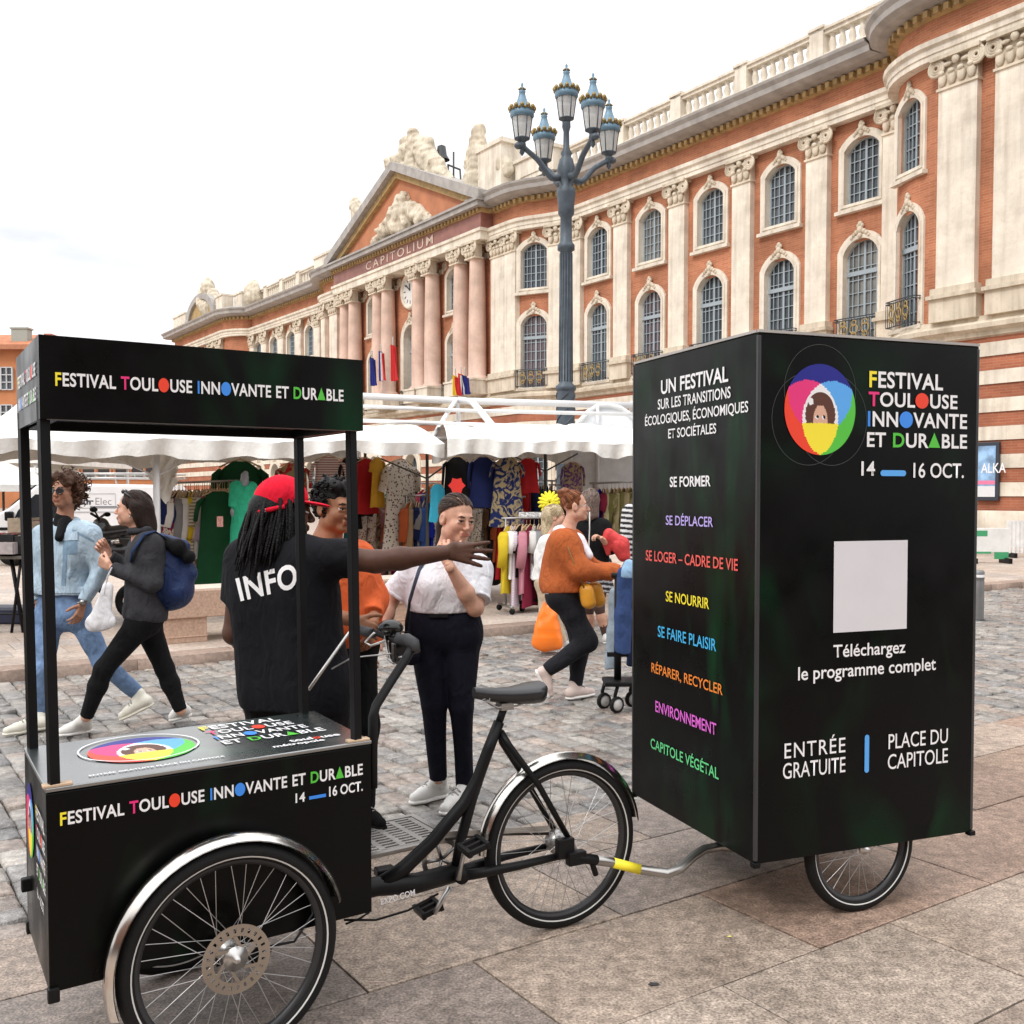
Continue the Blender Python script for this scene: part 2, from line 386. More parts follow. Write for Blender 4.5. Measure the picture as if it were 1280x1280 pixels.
mb.col = (.42, .345, .29); far = B1 + 16
mb._add([UVp(-140, far, PZ - .004), UVp(140, far, PZ - .004), UVp(140, far + 260, PZ - .004), UVp(-140, far + 260, PZ - .004)], [(0, 1, 2, 3)])
mb._add([UVp(34, B1 + .3, PZ - .006), UVp(140, B1 + .3, PZ - .006), UVp(140, far, PZ - .006), UVp(34, far, PZ - .006)], [(0, 1, 2, 3)])
o = mb.build('plaza', MT['plaza']); tag(o, kind='structure')
# --- drain grate in the road beside the trike
c = G(484, 1047); a0, b0 = uvw(c); mb = MB()
t = thing('drain_grate', 'slotted cast iron drain grate set in the cobbles beside the cargo trike', 'drain grate', UVp(a0, b0, .004), TH)
W_, D_ = .42, .34
for k in range(5):
    mb.box((-W_ / 2 + k * W_ / 4, 0, 0), (.03, D_, .02))
for k in range(11):
    mb.box((0, -D_ / 2 + k * D_ / 10, -.001), (W_, .016, .02))
P('grid_bars', mb, M_('grate_iron', (.30, .285, .27), .5, .3, var=.25, scale=20), t)
mb = MB(); mb.box((0, 0, -.012), (W_ + .03, D_ + .03, .008)); P('pit', mb, MT['satin_black'], t)
mb = MB()
for s in (-1, 1): mb.box((0, s * (D_ / 2 + .03), .001), (W_ + .1, .03, .02)); mb.box((s * (W_ / 2 + .035), 0, .001), (.03, D_ + .03, .02))
P('grate_frame', mb, MT['steel'], t)
# --- litter on the pavement
def blot(name, label, cat, px, py, r, col, h=.004):
    c = G(px, py); mb = MB(); n = 14
    pr = [r * random.uniform(.7, 1.15) for _ in range(n)]
    ol = [(c.x + pr[k] * cos(2 * pi * k / n), c.y + pr[k] * .8 * sin(2 * pi * k / n)) for k in range(n)]
    mb.prism(ol, .0012, h); tag(mb.build(name, plain(name, col, .7), bevel=.001), label, cat)
blot('chewing_gum', 'dark trodden chewing gum spot on the granite slab in the foreground', 'chewing gum', 817, 1231, .017, (.03, .03, .032))
blot('paper_scrap', 'tiny yellow paper scrap lying on the slab below the tall trailer', 'paper scrap', 912, 1171, .009, (.75, .65, .2), .003)
# ================================================================== lettering with the festival's own letter forms
RICH = [MT['white'], MT['print_yellow'], MT['print_pink'], MT['print_red'], MT['print_blue'], MT['print_green']]
_adv = {}; _gl = {}
def _xmax(s):
    me = text_mesh(s, .0); x = max(v.co.x for v in me.vertices); bpy.data.meshes.remove(me); return x
def glyph(ch, bold):
    if (ch, bold) not in _gl:
        me = text_mesh(ch, bold); _gl[ch, bold] = ([v.co.copy() for v in me.vertices], [tuple(p.vertices) for p in me.polygons]); bpy.data.meshes.remove(me)
        _adv[ch] = _xmax('I' + ch + 'I') - _xmax('II')
    return _gl[ch, bold], _adv[ch]
def rich_mesh(chars, bold=.022, track=.03):
    """chars: list of (character, material index, scale); @ is a full disc, ^ a full triangle"""
    mb = MB(); x = 0
    for ch, k, s in chars:
        mb.cur = k
        if ch == ' ': x += .34; continue
        if ch == '@':
            r = .40 * s; mb._add([Vector((x + r + r * cos(2 * pi * i / 24), .345 + r * sin(2 * pi * i / 24), 0)) for i in range(24)], [tuple(range(24))]); x += 2 * r + track + .02; continue
        if ch == '^':
            mb._add([Vector((x, 0, 0)), Vector((x + .72 * s, 0, 0)), Vector((x + .36 * s, .76 * s, 0))], [(0, 1, 2)]); x += .72 * s + track + .02; continue
        (vs, fs), ad = glyph(ch, bold); mb._add([Vector((p.x * s + x, p.y * s, 0)) for p in vs], fs); x += ad * s + track
    return mb.mesh('lettering', RICH)
def word(w, k0, big=1.0, sub=None):
    o = []
    for i, ch in enumerate(w):
        o.append((ch, {'@': 3, '^': 5}.get(ch, k0 if i == 0 else 0), big if i == 0 else 1.0))
    if sub: o = [(c, sub if c == '@' else k, s) for c, k, s in o]
    return o
FEST, TOUL = word('FESTIVAL', 1), word('TOUL@USE', 2)
INNO, DURA = word('INN@VANTE', 4, sub=4), [('E', 0, 1), ('T', 0, 1), (' ', 0, 1)] + word('DUR^BLE', 5)
SP = [(' ', 0, 1)]
LINE = FEST + SP + TOUL + SP + INNO + SP + DURA
def put_rich(parent, chars, M, x0, y0, wdt, hgt, lift=.003, bold=.022):
    me = mesh_to_rect(rich_mesh(chars, bold), x0, y0, wdt, hgt); me.transform(M @ Matrix.Translation((0, 0, lift)))
    return link('lettering', me, parent, True)
class Face:
    """a flat face: M maps (x right, y up, z out); px finds the face point seen at a picture point"""
    def __init__(s, o, x, n):
        s.M = frame(o, x, z=n); s.n = Vector(n).normalized(); s.o = Vector(o); s.I = s.M.inverted()
    def loc(s, px, py): return s.I @ onplane(px, py, s.o, s.n)
    def rect(s, bl, br, tl):
        a, b, c = s.loc(*bl), s.loc(*br), s.loc(*tl); return a.x, (a.y + b.y) / 2, b.x - a.x, c.y - a.y
def logo(parent, M, cx, cy, r, sx=1.0, rings=True, lift=.003):
    mats = [MT['print_navy'], MT['print_pink'], MT['print_sky'], MT['print_red'], MT['print_yellow'], MT['print_green'], MT['white'], plain('print_hair', (.10, .03, .015)), plain('print_skin', (.72, .42, .30)), MT['satin_black']]
    mb = MB(); nr, na = 34, 110; R = 1.02; d = .42
    cs = [(d * cos(radians(a)), d * sin(radians(a))) for a in (90, 212, 328)]
    for i in range(nr):
        for j in range(na):
            rr = (i + .5) / nr; a = 2 * pi * (j + .5) / na; x, y = rr * cos(a), rr * sin(a)
            t, l, q = [(x - c[0]) ** 2 + (y - c[1]) ** 2 < (.98 if n_ == 0 else .93) ** 2 * .86 for n_, c in enumerate(cs)]
            if t and l and q:
                k = 6
                if (x / .42) ** 2 + ((y + .12) / .5) ** 2 < 1: k = 7
                if (x / .20) ** 2 + ((y + .24) / .34) ** 2 < 1: k = 8
                for ex in (-.09, .10):
                    if ((x - ex) / .06) ** 2 + ((y + .17) / .045) ** 2 < 1: k = 6
                    if ((x - ex - .01) / .035) ** 2 + ((y + .16) / .04) ** 2 < 1: k = 9
                if ((x + .27) / .07) ** 2 + ((y - .17) / .08) ** 2 < 1: k = 6
                if y < -.30: k = 4
            elif t and l: k = 1
            elif t and q: k = 2
            elif l and q: k = 4
            elif t: k = 0
            elif l: k = 3
            elif q: k = 5
            else: k = 0 if y > .2 else (3 if x < -.2 else (5 if x > .2 else 4))
            mb.cur = k
            vs = [Vector((cx + sx * r * R_ * cos(A), cy + r * R_ * sin(A), lift)) for R_, A in ((i / nr, 2 * pi * j / na), ((i + 1) / nr, 2 * pi * j / na), ((i + 1) / nr, 2 * pi * (j + 1) / na), (i / nr, 2 * pi * (j + 1) / na))]
            mb._add([M @ p for p in vs], [(0, 1, 2, 3)])
    o = P('emblem', mb, mats, parent, True)
    if rings:
        mb = MB()
        for q in ((0, .42), (-.33, -.22), (.33, -.22)):
            pts = lambda rad: [M @ Vector((cx + sx * r * (q[0] + rad * cos(2 * pi * k / 60)), cy + r * (q[1] + rad * sin(2 * pi * k / 60)), lift - .0012)) for k in range(60)]
            mb.strip(pts(1.0), pts(1.012), closed=True)
        P('emblem_ring', mb, MT['print_ring'], parent, True)
    return o

# ================================================================== wheels
def wheel(parent, name, c, ax, r, tr=.025, spokes=36, disc_r=0, hub_r=.028, hub_w=.075, fwd=None):
    """wheel standing in the plane normal to ax; returns the tyre part that carries rim, spokes and hub"""
    ax = Vector(ax).normalized(); M = zframe(c, ax)
    mb = MB(); R = r - tr
    mb.tube([M @ Vector((R * cos(2 * pi * k / 64), R * sin(2 * pi * k / 64), 0)) for k in range(64)], tr, 14, closed=True)
    ty = P('wheel', mb, MT['rubber'], parent, True)
    mb = MB()
    for s in (-1, 1):
        ring = lambda q, z: [M @ Vector((q * cos(2 * pi * k / 72), q * sin(2 * pi * k / 72), s * z)) for k in range(72)]
        mb.strip(ring(R - tr * .50, tr * .90), ring(R - tr * .33, tr * .975), closed=True)
    P('reflective_stripe', mb, MT['white_line'], ty, True)
    mb = MB(); ri = R - tr * .8
    mb.lathe([(ri, -.012), (ri + .004, -.014), (ri - .004, -.0125), (ri - .017, -.006), (ri - .017, .006), (ri - .004, .0125), (ri + .004, .014), (ri, .012)], 64, M)
    P('rim', mb, MT['rim'], ty, True)
    mb = MB(); n = spokes
    for k in range(n):
        s = 1 if k % 2 else -1; a = 2 * pi * k / n; off = (1 if (k // 2) % 2 else -1) * 1.05
        mb.tube([M @ Vector((hub_r * cos(a + off), hub_r * sin(a + off), s * hub_w * .42)), M @ Vector(((ri - .015) * cos(a), (ri - .015) * sin(a), 0))], .0013, 5, caps=False)
    P('spokes', mb, MT['spoke'], ty, True)
    mb = MB(); h = hub_w / 2
    mb.lathe([(.001, -h - .02), (.008, -h - .02), (.008, -h), (hub_r, -h), (hub_r, -h + .006), (hub_r * .6, -h + .012), (hub_r * .6, h - .012), (hub_r, h - .006), (hub_r, h), (.012, h), (.008, h + .02), (.001, h + .02)], 20, M)
    P('hub', mb, MT['alu'], ty, True)
    if disc_r:
        mb = MB(); na = 72; rad = [disc_r * .66, disc_r * .76, disc_r * .88, disc_r]
        for i in range(3):
            for j in range(na):
                if i == 1 and (j % 3 == 0): continue
                q = [M @ Vector((R_ * cos(A), R_ * sin(A), h + .004)) for R_, A in ((rad[i], 2 * pi * j / na), (rad[i + 1], 2 * pi * j / na), (rad[i + 1], 2 * pi * (j + 1) / na), (rad[i], 2 * pi * (j + 1) / na))]
                mb._add(q, [(0, 1, 2, 3)])
        for j in range(6):
            a = 2 * pi * j / 6
            mb._add([M @ Vector((R_ * cos(A), R_ * sin(A), h + .004)) for R_, A in ((hub_r, a), (disc_r * .68, a + .5), (disc_r * .68, a + .68), (hub_r, a + .3))], [(0, 1, 2, 3)])
        P('brake_disc', mb, M_('brake_disc', (.40, .36, .31), .32, 1.0), ty, True)
    return ty
def mudguard(parent, c, ax, fw, r, a0, a1, wd=.06, mat=None):
    """rounded metal guard round a wheel, angles measured from fw towards up"""
    ax = Vector(ax).normalized(); fw = Vector(fw).normalized(); mb = MB(); rows = []
    for k in range(33):
        a = radians(a0 + (a1 - a0) * k / 32); d = fw * cos(a) + ZZ * sin(a)
        rows.append([Vector(c) + d * (r + .020 * cos(t * pi / 2) - .008) + ax * (wd / 2 * t) for t in (-1, -.75, -.4, 0, .4, .75, 1)])
    mb.grid(rows)
    rows2 = [[p - (p - Vector(c)).normalized() * .0025 for p in r_] for r_ in rows]; mb.grid(rows2)
    return P('mudguard', mb, mat or MT['chrome'], parent, True)

# ================================================================== the cargo trike
A35 = radians(34.2); bu = Vector((cos(A35), sin(A35), 0)); A12 = radians(121.2); bv = Vector((cos(A12), sin(A12), 0)); bn = Vector((sin(A35), -cos(A35), 0))
BO = Vector((-1.238, 2.69, .312)); BL, BD, BH = .955, .515, .548
WC = Vector((-.807, 2.90, .3235))                                   # near front wheel
trike = thing('cargo_trike', 'black cargo trike with a sign roof on four posts and a box lettered in white', 'cargo trike', (BO + bu * .5 + bv * .27) * 1.0 - ZZ * BO.z)
def bx(a, b, z): return BO + bu * a + bv * b + ZZ * z
RB = Matrix((bu, bv, ZZ)).transposed()
mb = MB(); mb.box(bx(BL / 2, BD / 2, BH / 2 - .004), (BL, BD, BH - .008), RB); box = P('cargo_box', mb, MT['print_black'], trike, True, .003)
mb = MB(); mb.box(bx(BL / 2, BD / 2, BH + .001), (BL + .004, BD + .004, .012), RB); lid = P('lid', mb, MT['print_gloss'], trike, True, .003)
for a, b, c_ in ((.010, .003, -.006), (.010, BD - .003, -.006), (BL - .014, BD - .003, -.006), (-.010, BD * .82, .16)): mb = MB(); mb.box(bx(a, b, c_), (.030, .028, .04), RB); P('box_foot', mb, MT['satin_black'], box, True, .004)
mb = MB()
for a, b in ((.03, .015), (BL - .04, .015)): mb.box(bx(a, b, BH + .010), (.075, .03, .008), RB)
P('post_wedges', mb, M_('pale_wood', (.55, .40, .27), .7), box, True, .002)
fn = Face(bx(0, 0, 0), bu, bn)
x0, y0, w_, h_ = fn.rect((75, 1035), (453, 970), (75, 1019)); put_rich(box, LINE, fn.M, x0, y0 + .004, w_, .040)
a = fn.rect((369, 1003), (381, 1002), (369, 991)); put_text(box, '14', fn.M, a[0], a[1], a[2], a[3], MT['white'])
a = fn.rect((411, 996), (453, 988), (411, 983)); put_text(box, '16 OCT.', fn.M, a[0], a[1], a[2], a[3], MT['white'])
a = fn.rect((386, 999), (407, 996), (386, 995)); put_shape(box, 'dash', [(a[0], a[1]), (a[0] + a[2], a[1]), (a[0] + a[2], a[1] + a[3]), (a[0], a[1] + a[3])], fn.M, MT['print_blue'])
fl = Face(bx(0, BD, 0), -bv, -bu)
logo(box, fl.M, .15, .37, .11, .8, False)
for k, ln in enumerate((FEST, TOUL, INNO, DURA)): put_rich(box, ln, fl.M, .30, .42 - k * .055, .19, .038)
put_text(box, '14 — 16 OCT.', fl.M, .30, .19, .15, .03, MT['white'])
ft = Face(bx(0, 0, BH + .007), bu, ZZ)
logo(lid, ft.M, .32, .28, .155, 1.0, False)
mb = MB(); ring = lambda q: [ft.M @ Vector((.32 + q * cos(2 * pi * k / 60), .31 + q * .95 * sin(2 * pi * k / 60), .0035)) for k in range(60)]
mb.strip(ring(.172), ring(.178), closed=True); P('emblem_ring', mb, MT['white'], lid, True)
for k, ln in enumerate((FEST, TOUL, INNO, DURA)): put_rich(lid, ln, ft.M, .55, .42 - k * .075, (.27, .29, .31, .34)[k], .055)
put_text(lid, 'toulouse', ft.M, .73, .105, .17, .035, [MT['white'], MT['print_red']], [0, 0, 0, 0, 1, 0, 0, 0], bold=.03); put_text(lid, 'métropole', ft.M, .66, .06, .17, .035, MT['white'], bold=.03)
put_text(lid, 'ENTRÉE GRATUITE PLACE DU CAPITOLE', ft.M, .12, .05, .38, .018, MT['white'])
# roof sign on its posts
sz0, sz1 = 1.845 - BO.z, 2.055 - BO.z; e = .012
mb = MB()
for a, b in ((.022, .016), (BL - .045, .016), (.022, BD - .018), (BL - .045, BD - .018)):
    mb2 = MB(); mb2.tube([bx(a, b, BH), bx(a + (-.010 if a < .3 else -.012), b, sz0 + .05)], .0185, 4, smooth=False); P('post', mb2, MT['black_metal'], trike, True, .002)
mb = MB()
mb.box(bx(BL / 2 - .015, -e - .004, (sz0 + sz1) / 2), (BL - .07 + 2 * e, .008, sz1 - sz0), RB); mb.box(bx(BL / 2 - .015, BD + e + .004, (sz0 + sz1) / 2), (BL - .07 + 2 * e, .008, sz1 - sz0), RB)
mb.box(bx(.02 - e - .004, BD / 2, (sz0 + sz1) / 2), (.008, BD + 2 * e + .016, sz1 - sz0), RB); mb.box(bx(BL + e - .046, BD / 2, (sz0 + sz1) / 2), (.008, BD + 2 * e + .016, sz1 - sz0), RB)
mb.box(bx(BL / 2 - .015, BD / 2, sz1 + .004), (BL - .07 + 2 * e + .016, BD + 2 * e + .016, .008), RB)
sign = P('roof_sign', mb, MT['print_black'], trike, True)
mb = MB(); t_ = .0025
mb.box(bx(BL / 2 - .015, -e + t_, (sz0 + sz1) / 2 - .001), (BL - .07 + 2 * e - .02, .003, sz1 - sz0), RB); mb.box(bx(BL / 2 - .015, BD + e - t_, (sz0 + sz1) / 2 - .001), (BL - .07 + 2 * e - .02, .003, sz1 - sz0), RB)
P('sign_lining', mb, M_('grey_board', (.45, .45, .46), .6), sign, True)
mb = MB()
for b in (.014, BD - .014): mb.box(bx(BL / 2 - .015, b, sz0 + .012), (BL - .075, .026, .026), RB)
for a in (.036, BL - .066): mb.box(bx(a, BD / 2, sz0 + .0125), (.026, BD - .06, .026), RB)
P('roof_frame', mb, MT['black_metal'], sign, True)
fs_ = Face(bx(.02 - e, -e - .008, sz0), bu, bn)
x0, y0, w_, h_ = fs_.rect((69, 486), (429, 502), (69, 470)); put_rich(sign, LINE, fs_.M, x0, y0 + .002, w_, .040)
fsl = Face(bx(.012 - e, BD + e + .008, sz0), -bv, -bu)
put_rich(sign, FEST + SP + TOUL, fsl.M, .06, .115, .44, .04); put_rich(sign, INNO + SP + DURA, fsl.M, .06, .05, .44, .04)
# front wheels
wl = wheel(trike, 'front_wheel', WC, bn, .3235, .026, 36, .10, .036, .07)
mudguard(trike, WC, bn, bu, .343, 15, 196, .062)
WF = WC + bv * (BD + .155); wheel(trike, 'front_wheel', WF, -bn, .3235, .026, 36, .10, .036, .07); mudguard(trike, WF, -bn, bu, .343, 15, 196, .062)
mb = MB(); mb.tube([WC + bv * .03, WF - bv * .03], .022, 10); mb.box(bx(.46, BD / 2, -.03), (.5, .08, .05), RB); mb.box(bx(.5, BD / 2, -.055), (.07, BD - .1, .03), RB)
mb.tube([WC + bu * .10 + bv * .05, WC + bu * .115 - ZZ * .03 + bv * .05, WC + bu * .07 + bv * .05 - ZZ * .06], [.02, .024, .018], 8)
P('axle_carrier', mb, MT['black_metal'], trike, True)
# rear half: hinged on its own heading
A27 = radians(27); ru = Vector((cos(A27), sin(A27), 0)); rv = Vector((-sin(A27), cos(A27), 0)); RC = Vector((.187, 3.84, .322)); 
def rp(px, py, off=0.0): return onplane(px, py, RC - rv * off, rv)
wr = wheel(trike, 'rear_wheel', RC, -rv, .322, .025, 36, 0, .034, .085)
mudguard(trike, RC, -rv, ru, .341, 8, 178, .060)
mb = MB(); sp = .055
mb.tube([rp(395, 1127), rp(470, 1108), rp(520, 1104), rp(572, 1090)], [.034, .034, .036, .034], 14)
mb.tube([rp(478, 1105), rp(505, 1085), rp(540, 1052), rp(580, 1004), rp(597, 974), rp(610, 938), rp(624, 902)], [.03, .026, .024, .023, .022, .021, .02], 12)
mb.tube([rp(570, 1085), rp(576, 1050), rp(589, 1002), rp(600, 970)], [.02, .02, .02, .018], 10)
mb.tube([rp(623, 905), rp(631, 882)], .0145, 10)
for s in (-1, 1):
    mb.tube([rp(626, 915), rp(632, 930) + rv * s * .03, rp(664, 976) + rv * s * sp, rp(706, 1050) + rv * s * sp], [.014, .013, .012, .011], 8)
    mb.tube([rp(572, 1093) + rv * s * .02, rp(600, 1086) + rv * s * .04, rp(640, 1076) + rv * s * sp, rp(700, 1062) + rv * s * sp], [.02, .018, .016, .013], 10)
mb.lathe([(.001, -.045), (.028, -.045), (.028, .045), (.001, .045)], 14, zframe(rp(572, 1091), rv))
fr = P('bicycle_frame', mb, MT['satin_black'], trike, True)
ff = Face(rp(476, 1131, .036), rp(517, 1119, .036) - rp(476, 1131, .036), -rv)
a = ff.loc(519, 1121); put_text(fr, 'EXPO.COM', ff.M, 0.0, .0, a.x, .022, MT['white'])
# saddle
mb = MB(); st = rp(631, 878); d = -ru; rows = []
for k in range(13):
    t = k / 12; L_ = .15 - t * .275; hw = .078 * (1 - t) ** .9 + .020 if t > .12 else (.062 + .3 * t * .12)
    hw = max(.018, .078 * (1 - ((t - .12) / .95) ** .75) + .012) if t > .12 else .055 + .035 * (t / .12)
    c = st + (-d) * L_ * 1.0 + ZZ * (.035 + .012 * (1 - 2 * t) ** 2)
    rows.append([c + rv * hw * cos(an) + ZZ * ((.020 if sin(an) > 0 else .060 * (1 - t * .65)) * sin(an)) for an in [2 * pi * j / 16 for j in range(16)] + [0]])
mb.grid(rows); mb._add(rows[0][:16], [tuple(range(16))]); mb._add(rows[-1][:16], [tuple(reversed(range(16)))])
sad = P('saddle', mb, M_('saddle_skin', (.018, .019, .021), .33, bump=.08, bscale=90), trike, True)
sf = Face(rp(602, 879, .062), ru, -rv); put_text(sad, 'Gel', sf.M, 0, 0, .032, .016, plain('saddle_print', (.35, .35, .36), .5))
mb = MB()
for s in (-1, 1): mb.tube([st + ru * .11 + rv * s * .03 + ZZ * .01, st + ru * .04 + rv * s * .022 - ZZ * .012, st - ru * .04 + rv * s * .022 - ZZ * .012, st - ru * .09 + ZZ * .02], .004, 6)
mb.box(st - ZZ * .012, (.05, .05, .025), frame((0, 0, 0), ru).to_3x3()); P('saddle_rails', mb, MT['steel'], sad, True)
# drive
mb = MB(); cc = rp(552, 1074, -.045); Mz = zframe(cc, rv); ann = []
for (r0, r1, z) in ((.060, .078, 0),):
    q = lambda R_, zz: [Mz @ Vector((R_ * (1 if k % 2 else .965) * cos(2 * pi * k / 80), R_ * (1 if k % 2 else .965) * sin(2 * pi * k / 80), zz)) for k in range(80)]
    mb.strip(q(r0, .002), q(r1, .002), closed=True); mb.strip(q(r0, -.002), q(r1, -.002), closed=True); mb.strip(q(r1, -.002), q(r1, .002), closed=True)
for k in range(5):
    a = 2 * pi * k / 5; mb.tube([cc, Mz @ Vector((.065 * cos(a), .065 * sin(a), 0))], .007, 6)
P('chainring', mb, MT['steel'], trike, True)
mb = MB(); h0 = RC + rv * .045; n_ = 40
ch = [rp(556, 1049, -.045), rp(610, 1043, -.045), rp(690, 1042, -.045)]; ch2 = [rp(560, 1103, -.045), rp(620, 1088, -.045), rp(695, 1072, -.045)]
for seq in (ch, ch2): mb.tube(seq, .0055, 6)
P('chain', mb, M_('chain_steel', (.10, .09, .08), .5, .8), trike, True)
mb = MB(); g0, g1 = rp(553, 1040, -.03), rp(686, 1032, -.03)
mb.strip([g0, g1], [g0 - ZZ * .02, g1 - ZZ * .02]); mb.strip([g0 + rv * .003, g1 + rv * .003], [g0 + rv * .003 - ZZ * .02, g1 + rv * .003 - ZZ * .02]); mb.strip([g0, g1], [g0 + rv * .003, g1 + rv * .003])
P('chain_guard', mb, M_('guard_grey', (.45, .42, .38), .45, .3), trike, True)
def crank(base, tip, outw, ped):
    mb = MB(); mb.tube([base, base * .5 + tip * .5, tip], [.016, .013, .013], 10, flat=.6); c = P('crank', mb, MT['alu'], trike, True)
    mb = MB(); R_ = frame((0, 0, 0), ru * .95 + ZZ * .28).to_3x3(); q = tip + outw
    for s in (-1, 1): mb.box(q + R_ @ Vector((s * .036, 0, 0)), (.016, .10, .026), R_)
    for s in (-1, 0, 1): mb.box(q + R_ @ Vector((0, s * .042, 0)), (.06, .014, .02), R_)
    P('pedal', mb, MT['satin_black'], c, True, .003)
crank(rp(573, 1099, .075), rp(583, 1051, .085), -rv * .06, 1); crank(rp(562, 1108, -.05), rp(543, 1142, -.055), rv * .06 - ru * .0, 1)
# hitch of the trailer bolted beside the rear axle, kick stand peg under the box
mb = MB(); hb = rp(712, 1068, .085); RR = frame((0, 0, 0), ru).to_3x3()
mb.box(rp(706, 1060, .07), (.07, .03, .075), RR); mb.box(rp(720, 1072, .085), (.075, .035, .05), RR); mb.tube([rp(722, 1072, .085), rp(746, 1075, .085)], .020, 12); mb.tube([rp(740, 1078, .085), rp(745, 1094, .085)], .012, 8)
P('hitch_block', mb, MT['satin_black'], trike, True, .004)
mb = MB(); mb.tube([RC - rv * .045, RC - rv * .08], [.03, .022], 14); mb.lathe([(.001, .03), (.045, .03), (.05, -.01), (.035, -.03), (.001, -.03)], 20, zframe(RC + rv * .02, rv)); P('rear_hub_gear', mb, MT['steel'], wr, True)
mb = MB(); mb.box(rp(481, 1089, -.1), (.07, .05, .03), RR); P('kickstand_pedal', mb, MT['satin_black'], trike, True, .006)
# cables under the frame
mb = MB(); mb.tube([rp(430, 1150), rp(470, 1150), rp(510, 1138), rp(548, 1117)], .004, 6); mb.tube([rp(432, 1155), rp(450, 1148), rp(462, 1140)], .0035, 6)
mb.tube([WC + bu * .10 - bv * .01, WC + bu * .19 + ZZ * -.01, WC + bu * .25 + ZZ * .06, WC + bu * .26 + ZZ * .12 + bv * .1], .004, 6)
P('brake_cable', mb, MT['satin_black'], trike, True)
# handlebar: push frame rising from the back of the box
hn = [U(466, 985, 3.28), U(466, 926, 3.285), U(466, 897, 3.29), U(470, 882, 3.31), U(488, 853, 3.37), U(507, 824, 3.44), U(516, 808, 3.47)]
hf = [U(386, 862, 3.82), U(412, 825, 3.90), U(436, 791, 3.97), U(446, 786, 3.99)]
mb = MB(); mb.tube(hn, .0155, 12); mb.tube([hn[-1], U(512, 801, 3.5), U(497, 800, 3.56), U(470, 791, 3.78), hf[-1]], .012, 10)
hb_ = P('handlebar', mb, MT['satin_black'], trike, True)
mb = MB(); mb.tube(hf, .0065, 10); P('handlebar_stay', mb, MT['alu'], hb_, True)  # pale metal here imitates the white highlight on a black bar
mb = MB(); mb.tube([U(519, 815, 3.46), U(517, 804, 3.475), U(509, 799, 3.50), U(498, 800, 3.545)], [.019, .021, .021, .019], 12); mb.tube([U(466, 792, 3.79), U(456, 789, 3.86), U(448, 787, 3.95)], .019, 12)
P('grip', mb, M_('grip_rubber', (.035, .036, .04), .6), hb_, True)
mb = MB(); mb.tube([U(482, 795, 3.63), U(486, 824, 3.58), U(492, 829, 3.55), U(499, 821, 3.53), U(507, 821, 3.5)], [.006, .006, .006, .005, .004], 6); mb.tube([U(468, 791, 3.7), U(456, 803, 3.72), U(464, 807, 3.68), U(482, 801, 3.63)], .0045, 6)
P('brake_lever', mb, MT['alu'], hb_, True)
mb = MB(); mb.sphere(U(488, 785, 3.62), (.048, .04, .030), 16, 10); mb.sphere(U(496, 795, 3.6), (.02, .02, .018), 12, 8); mb.box(U(500, 815, 3.55), (.055, .035, .07), RR); P('shifter_housing', mb, M_('gloss_black', (.012, .012, .013), .12), hb_, True, .006)
mb = MB(); mb.tube([U(489, 817, 3.57), U(470, 819, 3.6), U(440, 822, 3.7), U(415, 836, 3.78)], .003, 6); P('gear_cable', mb, MT['spoke'], hb_, True)

# ================================================================== the tall trailer
AT = radians(20.8); tu = Vector((cos(AT), sin(AT), 0)); tv = Vector((-sin(AT), cos(AT), 0)); TO = Vector((.905, 3.765, .268)); TW, TD, THh = 1.045, .985, 1.972
Mtr = frame(TO, tu, z=(-.012, 0.0, 1)); 
def tx(a, b, z): return Mtr @ Vector((a, b, z))
RT = Mtr.to_3x3()
trailer = thing('advertising_trailer', 'tall black box trailer carrying festival lettering, emblem and a blank pale square', 'bike trailer', tx(TW / 2, TD / 2, 0) - ZZ * .268)
mb = MB(); mb.box(tx(TW / 2, TD / 2, THh / 2), (TW, TD, THh), RT); tb = P('box_panels', mb, MT['print_black'], trailer, True, .004)
TG = M_('trim_grey', (.035, .035, .037), .4)
for a, b in ((0, 0), (TW, 0), (0, TD), (TW, TD)): mb = MB(); mb.box(tx(a + (.005 if a == 0 else -.005), b + (.005 if b == 0 else -.005), THh / 2), (.014, .014, THh - .02), RT); P('corner_trim', mb, TG, tb, True, .003)
mb = MB()
mb.box(tx(TW / 2, .004, THh + .006), (TW, .016, .010), RT); mb.box(tx(.004, TD / 2, THh + .006), (.016, TD - .02, .010), RT); P('top_trim', mb, M_('trim_pale', (.42, .40, .38), .5), tb, True)
mb = MB()
for a, b in ((.005, .005), (TW - .005, .005), (.005, TD - .005), (TW - .005, TD - .005)): mb.box(tx(a, b, -.004), (.03, .03, .02), RT)
mb.box(tx(TW / 2, TD / 2, -.012), (TW - .1, TD - .1, .02), RT); P('base_frame', mb, MT['black_metal'], trailer, True, .004)
fr_ = Face(tx(0, 0, 0), RT @ Vector((1, 0, 0)), RT @ Vector((0, -1, 0)))
for ln, bl, br, tl in ((FEST, (1086, 484), (1178, 489), (1086, 463)), (TOUL, (1085, 508), (1196, 513), (1085, 488)), (INNO, (1084, 533), (1208, 538), (1085, 512)), (DURA, (1083, 558), (1208, 562), (1084, 538))):
    a = fr_.rect(bl, br, tl); put_rich(tb, ln, fr_.M, a[0], a[1], a[2], a[3])
def tf(face, body, bl, br, tl, mat, bold=.02, space=1.0, **k):
    a = face.rect(bl, br, tl); put_text(tb, body, face.M, a[0], a[1], a[2], a[3], mat, bold=bold, space=space, **k)
tf(fr_, '14', (1076, 594), (1093, 595), (1076, 576), MT['white']); tf(fr_, '16 OCT.', (1141, 597), (1204, 598), (1142, 578), MT['white'], .012)
